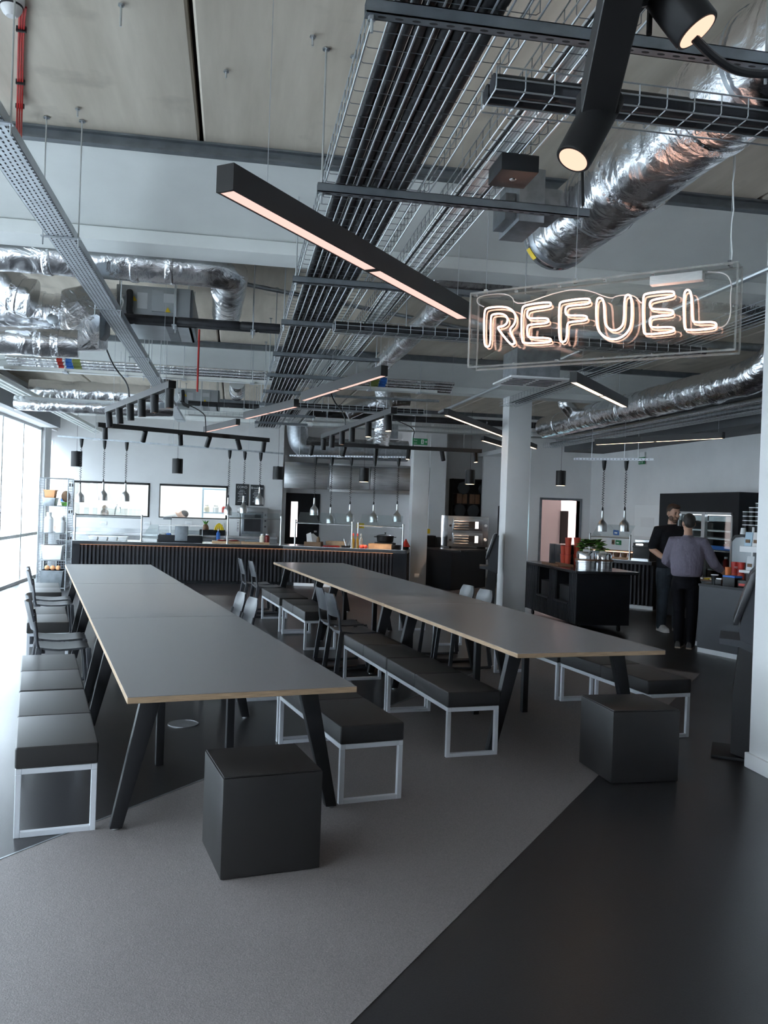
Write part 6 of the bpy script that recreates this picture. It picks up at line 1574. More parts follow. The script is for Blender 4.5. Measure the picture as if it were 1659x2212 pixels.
MB().lathe([(0.08, 0), (0.11, 0.10), (0.12, 0.24), (0.11, 0.24), (0.10, 0.1), (0.001, 0.02)], (0, 0, 0), 24).part('bowl', 'blue_pale', t)
rnd = random.Random(3)
lm = {}
for k in range(110):
    a = rnd.random()*2*PI; e = 0.2+rnd.random()*1.2; rr = 0.10+0.10*rnd.random(); L = 0.09+0.06*rnd.random()
    c = Vector((math.cos(a)*math.cos(e)*rr, math.sin(a)*math.cos(e)*rr, 0.22+0.16*math.sin(e)))
    d = Vector((math.cos(a), math.sin(a), 0.6*math.sin(e))).normalized(); s = d.cross(Vector((0, 0, 1))).normalized()*L*0.45; u = Vector((0, 0, 0.02))
    m = MB(); m.add([c, c+d*L*0.5+s-u*0.5, c+d*L-u, c+d*L*0.5-s-u*0.5, c+d*L*0.5+u*0.6], [(0, 1, 4), (1, 2, 4), (2, 3, 4), (3, 0, 4)])
    m.part('leaf', 'leaf_green' if k % 3 else 'leaf_dark', t)
for k, (al, la) in enumerate(((1.40, 0.36), (1.36, 0.56), (1.25, 0.37))):
    p = cart(al, la)
    for j in range(2 + (k > 0)):
        t = thing('red_cup', 'red cup in a stack on the cart, %s' % ['before the doorway frame', 'middle stack', 'nearest the salad bowl'][k], 'cup', p+Vector((0, 0, 0.13*j)), group='red cups stacked on the cart')
        MB().lathe([(0.038, 0), (0.052, 0.16), (0.048, 0.16), (0.034, 0.01)], (0, 0, 0), 18).part('body', 'red_cup', t)
        MB().lathe([(0.053, 0.155), (0.053, 0.165), (0.049, 0.165)], (0, 0, 0), 18, caps=False).part('rim', 'red_paint', t)
p = cart(1.79, 0.56)
t = thing('hot_cupboard', 'pair of black box units standing at the cart end before the doorway', 'box unit', p, ang)
MB().box(-0.27, -0.005, -0.2, 0.2, 0, 0.30).part('unit', 'worktop_dark', t, bevel=0.006)
MB().box(0.005, 0.22, -0.2, 0.2, 0, 0.30).part('unit', 'worktop_dark', t, bevel=0.006)
p = cart(1.2, 0.18); t = thing('serving_tray', 'brown serving tray lying on the cart worktop', 'tray', p, ang)
MB().box(-0.35, 0.35, -0.12, 0.12, 0, 0.012).part('base', 'wood_brown', t, smooth=False)
for y in (-0.12, 0.108): MB().box(-0.35, 0.35, y, y+0.012, 0.012, 0.03).part('lip', 'wood_brown', t, smooth=False)
# ------------------------------------------------------------------ bar behind
Ba, Bb = gz(1291, 1307, 0.0), gz(1415, 1320, 0.0)
bd = (Bb-Ba).normalized(); A0 = Ba-bd*0.7; A1 = Ba+bd*1.0
bar_t = counter_unit('slatted dark bar counter against the right wall below two heat lamps', A0, A1, 0.7, 0.0, (A1-A0).length, 0.86, 0.075, False)
MB().box(0, (A1-A0).length, 0.085, 0.10, 0.0, 0.07).part('kick_plate', 'white_plastic', bar_t, smooth=False)
bn = perp(A0, A1)
worktop('dark worktop of the slatted bar', [(A0-bn*0.03)[:2], (A1-bn*0.03)[:2], (A1+bn*0.72)[:2], (A0+bn*0.72)[:2]], 0.86, 0.06)
def bpt(px, back, z=0.86, py=1200):
    r = ray(px, py); Aq = A0+bn*back; p = CAM+r*((Aq-CAM).dot(bn)/r.dot(bn)); return Vector((p.x, p.y, z))
def bht(px, py, back):
    r = ray(px, py); Aq = A0+bn*back; return (CAM+r*((Aq-CAM).dot(bn)/r.dot(bn))).z
bang = math.atan2(bd.y, bd.x)
a, b = bpt(1275, 0.45), bpt(1376, 0.45)
t = thing('heated_shelf', 'warm lit serving shelf with a row of dark bowls on the bar', 'serving shelf', a, bang)
L = (b-a).length
MB().box(0, L, -0.12, 0.12, 0, 0.02).part('base', 'wood_board', t, smooth=False)
MB().box(0, L, -0.12, 0.12, 0.13, 0.15).part('upper_shelf', 'wood_board', t, smooth=False)
MB().box(0, L, 0.08, 0.10, 0.115, 0.13).part('light_strip', 'led_strip', t, smooth=False)
for x in (0.0, L-0.02): MB().box(x, x+0.02, -0.1, 0.1, 0.02, 0.13).part('upright', 'black_metal', t, smooth=False)
for k in range(6):
    p = a.lerp(b, 0.115+0.154*k)
    MB().lathe([(0.045, 0), (0.064, 0.08), (0.06, 0.08), (0.04, 0.01)], (p.x, p.y, 0.881), 18).solo('dark_bowl', 'kraft', 'dark bowl in the row on the warm lit shelf', 'bowl', 'dark bowls on the lit shelf')
# sneeze guard over the bar
a, b = bpt(1273, 0.2), bpt(1360, 0.2); h = bht(1300, 1156, 0.2)-0.86
t = thing('sneeze_guard', 'glass sneeze guard with steel posts on the slatted bar', 'sneeze guard', a, bang); L = (b-a).length
for x in (0, L): MB().lathe([(0.03, 0), (0.03, 0.006), (0.016, 0.008), (0.016, h), (0.02, h+0.03), (0.001, h+0.035)], (x, 0, 0), 12).part('post', 'brushed', t)
MB().cyl((0, 0, h-0.03), (L, 0, h-0.03), 0.012, 10).part('rail', 'brushed', t)
MB().hexa([(0.03, -0.01, h-0.02), (L-0.03, -0.01, h-0.02), (L-0.03, 0, h-0.02), (0.03, 0, h-0.02), (0.03, 0.28, h+0.2), (L-0.03, 0.28, h+0.2), (L-0.03, 0.29, h+0.2), (0.03, 0.29, h+0.2)]).part('glass_screen', 'glass_clear', t, smooth=False)
p = bpt(1289, 0.14); t = thing('glass_dome', 'clear glass jug on the bar beside the guard post', 'jug', p)
MB().lathe([(0.09, 0), (0.10, 0.12), (0.07, 0.22), (0.03, 0.25), (0.03, 0.27), (0.001, 0.275)], (0, 0, 0), 20).part('body', 'glass_clear', t)
MB().lathe([(0.035, 0.27), (0.03, 0.3), (0.001, 0.305)], (0, 0, 0), 12).part('stopper', 'brushed', t)
a, b = bpt(1376, 0.3), bpt(1412, 0.3); L = (b-a).length; h = bht(1395, 1166, 0.3)-0.86
t = thing('coffee_machine', 'black and steel coffee machine on the bar beside the bearded man', 'coffee machine', a, bang)
MB().box(0, L, -0.2, 0.25, 0, h*0.85).part('body', 'black_metal', t, bevel=0.01)
MB().box(0, L, -0.22, 0.25, h*0.62, h*0.7).part('ledge', 'black_plastic', t, bevel=0.006)
MB().box(0.02, L-0.02, -0.15, 0.22, h*0.85, h).part('cup_tray', 'stainless', t, bevel=0.006)
MB().box(0.06, L*0.6, -0.205, -0.2, h*0.74, h*0.80).part('display', 'panel_glow', t, smooth=False)
MB().box(0.0, L, -0.26, -0.2, 0.0, 0.04).part('drip_tray', 'stainless', t, smooth=False)
# signs, sockets on the wall by the bar
def wallx(px, py0, py1, w, name, m, lb, cat, th=0.02, extra=None):
    a = gx(px, py1, 8.0); b = gx(px, py0, 8.0)
    t = thing(name, lb, cat, (8.0, a.y, a.z))
    MB().box(-th, 0, -w/2, w/2, 0, b.z-a.z).part('body', m, t, bevel=0.004, seg=1)
    if extra: MB().box(-th-0.003, -th, -w*0.25, w*0.25, (b.z-a.z)*0.3, (b.z-a.z)*0.6).part('mark', extra, t, smooth=False)
wallx(1331, 1145, 1156, 0.28, 'wall_notice', 'blue', 'blue notice on the right wall below the heat lamps', 'sign', 0.006, 'paper')
wallx(1281, 1166, 1175, 0.2, 'call_point', 'red_paint', 'red wall call point behind the salad bowl', 'call point', 0.03, 'paper')
wallx(1299, 1181, 1189, 0.22, 'wall_socket', 'label_grey', 'grey wall socket above the warm lit shelf', 'socket', 0.015, 'black_plastic')
wallx(1325, 1166, 1176, 0.12, 'switch_plate', 'wood_brown', 'brown switch plate on the wall above the lit shelf', 'switch', 0.015, 'black_plastic')
wallx(1337, 1167, 1177, 0.22, 'exit_button', 'green', 'green door release box above the lit shelf', 'switch', 0.03, 'paper')
wallx(1304, 1158, 1178, 0.28, 'paper_notice', 'paper', 'white paper notice on the right wall above the lit shelf', 'notice', 0.004)
wallx(1400, 1090, 1160, 1.1, 'wall_panel', 'white_plastic', 'tall white panel on the right wall beside the black cabinet', 'panel', 0.03, 'white_paint')
# heat lamps over the bar
a, b = gy(1240, 990, 14.6), gy(1412, 994, 13.8)
a.z = b.z = (a.z+b.z)/2
bar_rail('bright perforated steel rail carrying two heat lamps over the bar', a, b, 0.04, 'bench_frame', True, (0.229, 0.642, 0.81))
for i, (x, yb_) in enumerate(((1300, 1148), (1348, 1148))):
    f = (x-1240)/172; Y = lerp(a.y, b.y, f); p = gy(x, yb_, Y)
    heat_lamp(['heat lamp on coiled cord over the bar, nearer the doorway', 'heat lamp on coiled cord over the bar, nearer the bearded man'][i], p.x, Y, a.z-0.015, p.z)
# ------------------------------------------------------------------ black fridge cabinet
X0, y1, y0, zt = 7.3, 14.0, 11.6, 2.06
t = thing('fridge_cabinet', 'tall black cabinet housing a glass fronted fridge behind the two men', 'cabinet', (7.65, 12.8, 0))
fy0, fy1, fz0, fz1 = gx(1584, 1110, X0).y, gx(1466, 1110, X0).y, 0.35, gx(1520, 1106, X0).z
m = MB(); m.box(X0, 7.98, y0, fy0, 0, zt); m.box(X0, 7.98, fy1, y1, 0, zt); m.box(X0, 7.98, fy0, fy1, fz1, zt); m.box(X0, 7.98, fy0, fy1, 0, fz0); m.box(7.9, 7.98, fy0, fy1, fz0, fz1)
m.part('surround', 'dark_joinery', t, world=True, smooth=False)
fr = MB()
fr.box(X0-0.01, X0+0.03, fy0, fy0+0.04, fz0, fz1); fr.box(X0-0.01, X0+0.03, fy1-0.04, fy1, fz0, fz1); ym = (fy0+fy1)/2; fr.box(X0-0.02, X0+0.03, ym-0.05, ym+0.05, fz0, fz1); fr.box(X0-0.01, X0+0.03, fy0, fy1, fz1-0.04, fz1); fr.box(X0-0.01, X0+0.03, fy0, fy1, fz0, fz0+0.1)
fr.part('door_frame', 'brushed', t, world=True, smooth=False)
for ya_, yb3 in ((fy0+0.04, ym-0.05), (ym+0.05, fy1-0.04)):
    MB().box(X0+0.005, X0+0.012, ya_, yb3, fz0+0.1, fz1-0.04).part('door_glass', 'glass_pane', t, world=True, smooth=False)
    for z, mm_ in ((fz1-0.16, 'label_grey'), (fz1-0.30, 'white_plastic'), (fz1-0.42, 'label_grey'), (1.15, 'stainless'), (0.85, 'stainless')):
        MB().box(X0+0.05, X0+0.5, ya_, yb3, z, z+0.02).part('shelf', mm_, t, world=True, smooth=False)
    MB().box(X0+0.05, X0+0.07, ya_, yb3, fz1-0.16, fz1-0.06).part('valance', 'label_grey', t, world=True, smooth=False)
    MB().box(X0+0.04, X0+0.05, ya_, yb3, 1.18, 1.24).part('price_strip', 'blue', t, world=True, smooth=False)
emis('fridge_lamp', (0.85, 0.88, 1.0), 1.6)
MB().box(X0+0.1, X0+0.14, fy0+0.05, fy1-0.05, fz1-0.05, fz1-0.03).part('lamp', 'fridge_lamp', t, world=True, smooth=False)
rnd = random.Random(5)
for k in range(16):
    y = lerp(fy0+0.12, fy1-0.12, (k % 8)/7); z = 0.87 if k < 8 else 1.17
    if abs(y-ym) < 0.1: continue
    jar(Vector((X0+0.22, y, z)), 0.045, 0.2 if k < 8 else 0.13, ['orange', 'plastic_clear', 'sauce', 'leaf_green'][k % 4], 'white_plastic', 'small drink bottle on a shelf in the glass fronted fridge', 'drink_bottle', 'bottle', 0.5)
for o in list(COL.objects):
    if o.name.startswith('drink_bottle'): o['group'] = 'drink bottles in the fridge'
# ------------------------------------------------------------------ till counter on the right
Ta = gz(1505, 1408, 0.0); Tb = gz(1590, 1425, 0.0); td = (Tb-Ta).normalized(); tn = Vector((-td.y, td.x, 0))
if tn.x < 0: tn = -tn
t = thing('till_counter', 'plain dark grey till counter beside the man in the lilac shirt', 'counter', (Ta.x, Ta.y, 0))
mat('till_grey', (0.035, 0.038, 0.045), 0.5)
Lt = 2.6; TZc = 0.85
q = [Ta, Ta+td*Lt, Ta+td*Lt+tn*0.8, Ta+tn*0.8-td*0.46, Ta+tn*0.42-td*0.46, Ta+tn*0.36]
MB().prism([(v.x, v.y) for v in q], 0.06, TZc-0.03).part('carcass', 'till_grey', t, world=True, smooth=False)
MB().prism([(v.x+tn.x*0.01, v.y+tn.y*0.01) for v in q], 0.0, 0.06).part('plinth', 'label_grey', t, world=True, smooth=False)
cq = sum(q, Vector())/6
MB().prism([((v.x-cq.x)*1.012+cq.x, (v.y-cq.y)*1.012+cq.y) for v in q], TZc-0.03, TZc).part('worktop', 'worktop_dark', t, world=True, smooth=False)
tang = math.atan2(td.y, td.x)
def tpt(al, la, z=TZc): p = Ta+td*al+tn*la; return Vector((p.x, p.y, z))
def tpx(px, la, z=TZc, py=1240):
    r = ray(px, py); Aq = Ta+tn*la; p = CAM+r*((Aq-CAM).dot(tn)/r.dot(tn)); return Vector((p.x, p.y, z))
def cupstack(p, n, r, h, m, lb, g, band=None):
    for j in range(n):
        t = thing('paper_cup', lb, 'cup', p+Vector((0, 0, 0.055*j)), group=g)
        MB().lathe([(r*0.72, 0), (r, h), (r*0.94, h), (r*0.68, 0.008)], (0, 0, 0), 18).part('body', m, t)
        MB().lathe([(r*1.03, h-0.006), (r*1.03, h+0.004), (r*0.95, h+0.004)], (0, 0, 0), 18, caps=False).part('rim', 'white_plastic', t)
p = tpt(0.065, 0.20); cupstack(p, 1, 0.045, 0.11, 'black_plastic', 'black takeaway cup standing alone on the till counter', 'single black cup')
t = thing('dispenser_box', 'small dark tray of cutlery beside the black cup', 'tray', tpt(0.165, 0.21), tang)
MB().box(-0.045, 0.045, -0.07, 0.07, 0, 0.06).part('body', 'black_metal', t, bevel=0.004)
MB().box(-0.04, 0.04, -0.06, 0.06, 0.06, 0.075).part('contents', 'brushed', t, bevel=0.004)
t = thing('snack_tray', 'shallow tray of wrapped snacks on the till counter beyond the black cup', 'tray', tpt(-0.20, 0.58), tang)
MB().box(-0.24, 0.24, -0.12, 0.12, 0, 0.015).part('base', 'wood_brown', t, bevel=0.004)
for k in range(5): MB().box(-0.225+0.09*k, -0.15+0.09*k, -0.1, 0.1, 0.015, 0.033).part('packet', ['paper', 'yellow', 'cream', 'paper', 'yellow'][k], t, bevel=0.008)
for i, (px, la, z, m, lb) in enumerate(((0.26, 0.2, TZc, 'orange', 'orange cup standing beside the reaching hand'), (0.21, 0.38, TZc, 'red_cup', 'red tub behind the orange cup'), (0.305, 0.38, TZc, 'red_cup', 'red tub next to the blue box'), (0.21, 0.38, TZc+0.14, 'red_paint', 'red tub with white letters stacked on another tub'), (0.305, 0.38, TZc+0.14, 'red_paint', 'red carton perched above the tubs'))):
    p = tpt(px, la, z)
    t = thing('red_tub', lb, 'tub', p)
    r = 0.044 if i else 0.036; h = 0.14 if i else 0.22
    MB().lathe([(r*0.8, 0), (r, h), (r*0.92, h), (r*0.75, 0.01)], (0, 0, 0), 18).part('body', m, t)
    MB().lathe([(r*1.03, h-0.012), (r*1.03, h), (r*0.95, h)], (0, 0, 0), 18, caps=False).part('rim', m, t)
    if i in (1, 3): lettering(t, 'PEPP' if i == 3 else 'PEP', 0.035, (0, -r-0.004, h*0.45), 'paper', (PI/2, 0, tang*0))
p = tpt(0.42, 0.08); t = thing('card_reader_box', 'black box with blue edged lid on the till counter', 'box', p, tang)
MB().box(-0.085, 0.085, -0.07, 0.07, 0, 0.11).part('body', 'black_metal', t, bevel=0.004)
MB().box(-0.087, 0.087, -0.072, 0.072, 0.11, 0.13).part('lid', 'blue', t, bevel=0.004)
p = tpt(0.60, 0.10); t = thing('payment_terminal', 'black payment terminal with red face beside the kiosk', 'card terminal', p, tang)
MB().box(-0.08, 0.08, -0.06, 0.06, 0, 0.09).part('body', 'black_plastic', t, bevel=0.01); MB().box(-0.06, 0.06, -0.062, -0.058, 0.02, 0.05).part('face', 'red_paint', t, smooth=False)
p = tpt(0.225, 0.63)
t = thing('coffee_grinder', 'grey rounded coffee machine at the rear of the till counter', 'coffee machine', p, tang)
hh = 0.62
prof = [(-0.16, 0), (-0.16, hh*0.9), (-0.11, hh*0.98), (0.0, hh), (0.11, hh*0.98), (0.16, hh*0.9), (0.16, 0)]
MB().extrude([(x, -0.13, z) for x, z in prof], (0, 0.26, 0)).part('body', 'ac_grey', t, bevel=0.006)
MB().extrude([(x*1.05, -0.14, z+0.003) for x, z in prof[1:6]]+[(x*1.0, -0.14, z-0.03) for x, z in prof[5:0:-1]], (0, 0.28, 0)).part('trim_band', 'black_metal', t, smooth=False)
for i, (px, n) in enumerate(((0.135, 4), (0.226, 5), (0.317, 6))):
    cupstack(tpt(px, 0.66, TZc+hh+0.003), n, 0.043, 0.12, 'black_plastic', ['black paper cup in the short stack on the coffee machine', 'black paper cup in the middle stack on the coffee machine', 'black paper cup in the tallest stack on the coffee machine'][i], 'stacked black cups')
p = tpt(0.175, 0.565, TZc+hh+0.003); MB().lathe([(0.04, 0), (0.03, 0.08), (0.025, 0.08)], (p.x, p.y, p.z), 16).solo('white_cup', 'white_plastic', 'white upturned cup beside the black cup stacks', 'cup')
p = tpt(0.56, 0.31)
t = thing('snack_stand', 'white two tier stand of snack packets on the till counter', 'display stand', p, tang)
for z in (0.0, 0.17, 0.42): MB().box(-0.14, 0.2, -0.12, 0.12, z, z+0.03 if z < 0.4 else z+0.07).part('shelf', 'white_plastic', t, smooth=False)
for x in (-0.14, 0.18): MB().box(x, x+0.02, 0.1, 0.12, 0, 0.72).part('upright', 'white_plastic', t, smooth=False)
for k, (x, z, m) in enumerate(((-0.085, 0.49, 'blue_pale'), (0.025, 0.49, 'paper'), (0.135, 0.49, 'kraft'), (-0.05, 0.20, 'label_grey'), (0.1, 0.20, 'blue_pale'))):
    s = thing('snack_packet', ['pale blue snack packet on the white stand top', 'white snack packet on the white stand top', 'brown snack packet on the white stand top', 'grey snack packet on the lower stand tier', 'blue snack packet on the lower stand tier'][k], 'packet', p+td*x-tn*0.02+Vector((0, 0, z)), tang)
    MB().hexa([(-0.05, -0.03, 0), (0.05, -0.03, 0), (0.05, 0.03, 0), (-0.05, 0.03, 0), (-0.052, -0.005, 0.17), (0.052, -0.005, 0.17), (0.052, 0.005, 0.17), (-0.052, 0.005, 0.17)]).part('pouch', m, s, bevel=0.006)
    MB().box(-0.03, 0.03, -0.031, -0.024, 0.04, 0.08).part('print', 'kraft' if m != 'kraft' else 'paper', s, smooth=False)
# ------------------------------------------------------------------ ordering kiosks
kd = (gz(1598, 1642, 0.0)-CAM).dot(_fw)+0.15; org = gz(1598, 1642, 0.0); org = Vector((org.x, org.y, 0))+Vector((_fw.x, _fw.y, 0))*0.15
kview = -math.atan2(org.x, org.y)          # the kiosk stands side-on, its screen towards the tables
t = thing('ordering_kiosk', 'black free standing ordering kiosk with keys in its side, beside the white column', 'kiosk', org, kview)
kinv = (Matrix.Translation(org) @ Matrix.Rotation(kview, 4, 'Z')).inverted()
kn = Vector((org.x, org.y, 0)).normalized(); w2 = 0.21
KP = org-kn*w2
def kpt(x, y): return kinv @ gpl(x, y, KP, kn)
def kp(name, pl, y0, y1, m, **k):
    pts = [kpt(x, y) for x, y in pl]; pts = [Vector((p.x, y0, p.z)) for p in pts]
    return MB().extrude(pts, (0, y1-y0, 0)).part(name, m, t, **k)
mat('kiosk_grey', (0.040, 0.043, 0.050), 0.5, spec=0.3)
kp('body', [(1636, 1236), (1652, 1240), (1644, 1418), (1600, 1392), (1596, 1360), (1628, 1245)], -w2, w2, 'kiosk_grey', smooth=False)
kp('screen', [(1622, 1240), (1634, 1228), (1645, 1232), (1594, 1350), (1584, 1350), (1584, 1340)], -w2-0.02, w2+0.02, 'worktop_dark', bevel=0.006)
kp('shelf', [(1554, 1378), (1600, 1383), (1642, 1402), (1642, 1418), (1597, 1398), (1554, 1390)], -w2-0.01, w2+0.01, 'kiosk_grey', smooth=False)
kp('pedestal', [(1597, 1398), (1638, 1416), (1622, 1646), (1577, 1630), (1582, 1500)], -w2*0.8, w2*0.8, 'black_metal', smooth=False)
MB().box(-0.13, 0.10, -w2+0.04, w2, 0, 0.02).part('base_plate', 'black_powder', t, bevel=0.004)
k1 = kpt(1611, 1297)
c = MB().lathe([(0.012, 0), (0.012, 0.012)], (k1.x, -w2, k1.z), 12, (0, -1, 0)).part('lock', 'chrome', t)
MB().box(k1.x-0.03, k1.x-0.018, -w2-0.016, -w2-0.012, k1.z-0.06, k1.z).part('key', 'chrome', c, smooth=False)
MB().tube([(k1.x-0.02, -w2-0.014, k1.z), (k1.x-0.008, -w2-0.016, k1.z+0.012), (k1.x, -w2-0.012, k1.z)], 0.003, 6).part('key_ring', 'chrome', c)
p = gd(1048, 1300, 13.0)
copy_tree(t, None, (p.x, p.y, 0), -math.atan2(p.x, p.y), 'black free standing ordering kiosk left of the white column, by the oven counter')
# ================================================================== the two men at the till
def remeshed(mb, name, m, parent, voxel=0.008, smooth=3):
    me = bpy.data.meshes.new('tmp'); me.from_pydata([tuple(p) for p in mb.v], [], mb.f)
    bm = bmesh.new(); bm.from_mesh(me); bmesh.ops.recalc_face_normals(bm, faces=bm.faces); bm.to_mesh(me); bm.free()
    o = bpy.data.objects.new('tmp', me); COL.objects.link(o)
    r = o.modifiers.new('r', 'REMESH'); r.mode = 'VOXEL'; r.voxel_size = voxel
    s = o.modifiers.new('s', 'SMOOTH'); s.iterations = smooth; s.factor = 0.5
    dg = bpy.context.evaluated_depsgraph_get(); dg.update()
    out = bpy.data.meshes.new_from_object(o.evaluated_get(dg)); bpy.data.objects.remove(o)
    out.polygons.foreach_set('use_smooth', [True]*len(out.polygons))
    out.materials.clear(); out.materials.append(MATS[m]); out.name = name
    q = bpy.data.objects.new(name, out); COL.objects.link(q); q.parent = parent
    return q
def caps(mb, pts, rs, n=14, flat=1.0):
    pts = [Vector(p) for p in pts]
    mb.tube(pts, rs, n, flat=flat)
    mb.sphere(pts[0], rs[0]*0.98, n, 8); mb.sphere(pts[-1], rs[-1]*0.98, n, 8)
def ellrings(mb, secs, n=20):
    # secs: (cx, cy, z, rx, ry)
    mb.rings([[(cx+rx*math.cos(2*PI*k/n), cy+ry*math.sin(2*PI*k/n), z) for k in range(n)] for cx, cy, z, rx, ry in secs])
def hand(mb, wrist, d, palm_n, side):
    d = Vector(d).normalized(); pn = Vector(palm_n).normalized(); s = d.cross(pn).normalized()*side; w = Vector(wrist)
    caps(mb, [w, w+d*0.04, w+d*0.085], [0.028, 0.036, 0.034], 10, 0.8)
    for k, L in enumerate((0.068, 0.08, 0.075, 0.058)):
        b = w+d*0.085+s*(0.030-0.020*k)
        c = b+d*L*0.5+pn*0.006; e = b+d*L*0.85+pn*0.03
        caps(mb, [b, c, e], [0.0105, 0.0095, 0.008], 8)
    b = w+d*0.03+s*0.03; caps(mb, [b, b+s*0.025+d*0.03, b+s*0.03+d*0.06+pn*0.012], [0.013, 0.011, 0.009], 8)
def man(label, loc, rz, H, arms, legs, shirt, trous, hairm, sleeve, shoem, beard, headturn, tilt, girth=1.0):
    k = H/1.80
    t = thing('person', label, 'person', loc, rz)
    V = lambda x, y, z: Vector((x*k, y*k, z*k))
    sh, hipw = 0.195, 0.095
    # body
    b = MB()
    ellrings(b, [(0, 0, z*k, rx*k*girth*0.92, ry*k*girth*0.92) for z, rx, ry in ((0.86, 0.15, 0.10), (0.95, 0.165, 0.11), (1.10, 0.155, 0.11), (1.28, 0.17, 0.115), (1.42, 0.165, 0.10), (1.50, 0.07, 0.06))])
    caps(b, [V(0, 0.0, 1.45), V(0, 0.012, 1.58)], [0.062*k, 0.055*k])
    hc = V(0, 0.03, 1.675)
    ct, stt = math.cos(headturn), math.sin(headturn)
    def hp(x, y, z):   # head-local (x right, y forward, z up) with turn and downward tilt
        y2 = y*math.cos(tilt)+z*math.sin(tilt); z2 = -y*math.sin(tilt)+z*math.cos(tilt)
        return hc+Vector((x*ct-y2*stt, x*stt+y2*ct, z2))*k
    def hell(mb, c, r, n=16, m=12):
        i0 = len(mb.v); mb.sphere((0, 0, 0), 1, n, m)
        for i in range(i0, len(mb.v)):
            p = mb.v[i]; mb.v[i] = hp(c[0]+p.x*r[0], c[1]+p.y*r[1], c[2]+p.z*r[2])
    hell(b, (0, 0, 0.025), (0.077, 0.098, 0.105)); hell(b, (0, 0.028, -0.055), (0.060, 0.066, 0.066)); hell(b, (0, 0.065, -0.088), (0.034, 0.03, 0.026))
    hell(b, (0, 0.105, -0.012), (0.016, 0.022, 0.026), 10, 8); hell(b, (0, 0.096, 0.022), (0.010, 0.012, 0.03), 8, 6)
    for s in (-1, 1):
        hell(b, (s*0.081, -0.008, -0.005), (0.010, 0.022, 0.034), 8, 8); hell(b, (s*0.036, 0.076, -0.02), (0.024, 0.022, 0.022), 8, 6); hell(b, (s*0.03, 0.088, 0.035), (0.026, 0.012, 0.010), 8, 6)
    hell(b, (0, 0.094, -0.052), (0.026, 0.012, 0.010), 8, 6)
    for s, (el, wr, hd, pn) in zip((-1, 1), arms):
        S = V(s*sh, 0, 1.44); E = Vector(el)*k; Wr = Vector(wr)*k
        caps(b, [S, S.lerp(E, 0.4), E], [0.055*k, 0.050*k, 0.041*k]); caps(b, [E, E.lerp(Wr, 0.35), Wr], [0.042*k, 0.043*k, 0.028*k])
        hand(b, Wr, hd, pn, s)
    for s, (kn, an) in zip((-1, 1), legs):
        caps(b, [V(s*hipw, 0, 0.90), Vector(kn)*k, Vector(an)*k], [0.07*k, 0.048*k, 0.036*k])
    remeshed(b, 'body', 'skin', t, 0.0075, 2)
    # face details
    for s in (-1, 1):
        e = MB(); hell(e, (s*0.032, 0.086, 0.012), (0.012, 0.010, 0.007), 8, 6); e.part('eye', 'hair_dark', t, ang=80)
        e = MB(); hell(e, (s*0.034, 0.094, 0.034), (0.021, 0.007, 0.005), 8, 6); e.part('eyebrow', hairm, t, ang=80)
    e = MB(); hell(e, (0, 0.101, -0.053), (0.022, 0.008, 0.005), 10, 6); e.part('mouth', 'sauce', t, ang=80)
    hr = MB(); hell(hr, (0, -0.018, 0.047), (0.083, 0.092, 0.094), 20, 14); hell(hr, (0, -0.042, 0.005), (0.072, 0.060, 0.070), 16, 12)
    if beard: hell(hr, (0, 0.045, 0.105), (0.062, 0.055, 0.032), 14, 10)
    remeshed(hr, 'hair', hairm, t, 0.007, 3)
    if beard:
        bd_ = MB(); hell(bd_, (0, 0.064, -0.092), (0.045, 0.038, 0.034)); hell(bd_, (0, 0.098, -0.036), (0.032, 0.012, 0.008), 10, 6)
        for s in (-1, 1): hell(bd_, (s*0.05, 0.035, -0.06), (0.018, 0.045, 0.042), 10, 8)
        remeshed(bd_, 'beard', 'beard', t, 0.006, 2)
    # shirt
    g = girth; sb_ = MB()
    ellrings(sb_, [(0, yc*k, z*k, rx*k*g, ry*k*g) for yc, z, rx, ry in sleeve['torso']])
    for s, (el, wr, hd, pn) in zip((-1, 1), arms):
        S = V(s*(sh-0.01), 0, 1.435); E = Vector(el)*k; Wr = Vector(wr)*k
        if sleeve['short']: caps(sb_, [V(s*0.10, 0, 1.43), S, S.lerp(E, 0.85)], [0.075*k, 0.082*k, 0.072*k])
        else:
            caps(sb_, [V(s*0.10, 0, 1.43), S, S.lerp(E, 0.5), E], [0.075*k, 0.080*k, 0.076*k, 0.068*k]); caps(sb_, [E, E.lerp(Wr, 0.45)], [0.066*k, 0.054*k])
    remeshed(sb_, 'shirt', shirt, t, 0.010, 4)
    col = MB(); col.lathe([(0.070*k, 0), (0.066*k, 0.035*k), (0.058*k, 0.035*k), (0.060*k, 0)], V(0, 0.004, 1.485), 20); col.part('collar', shirt, t, ang=80)
    # trousers
    tr_ = MB()
    ellrings(tr_, [(0, 0, z*k, rx*k*g, ry*k*g) for z, rx, ry in ((0.80, 0.16, 0.12), (0.90, 0.168, 0.125), (1.02, 0.158, 0.118))])
    for s, (kn, an) in zip((-1, 1), legs):
        K_ = Vector(kn)*k; A_ = Vector(an)*k
        caps(tr_, [V(s*hipw, 0, 0.86), V(s*hipw, 0, 0.80).lerp(K_, 0.35), K_, K_.lerp(A_, 0.5), A_+Vector((0, 0, -0.01))], [0.098*k*g, 0.094*k*g, 0.076*k, 0.074*k, 0.070*k])
    remeshed(tr_, 'trousers', trous, t, 0.010, 4)
    blt = MB(); ellrings(blt, [(0, 0, 0.985*k, 0.164*k*g, 0.124*k*g), (0, 0, 1.02*k, 0.163*k*g, 0.123*k*g)]); blt.part('belt', 'black_plastic', t, ang=80)
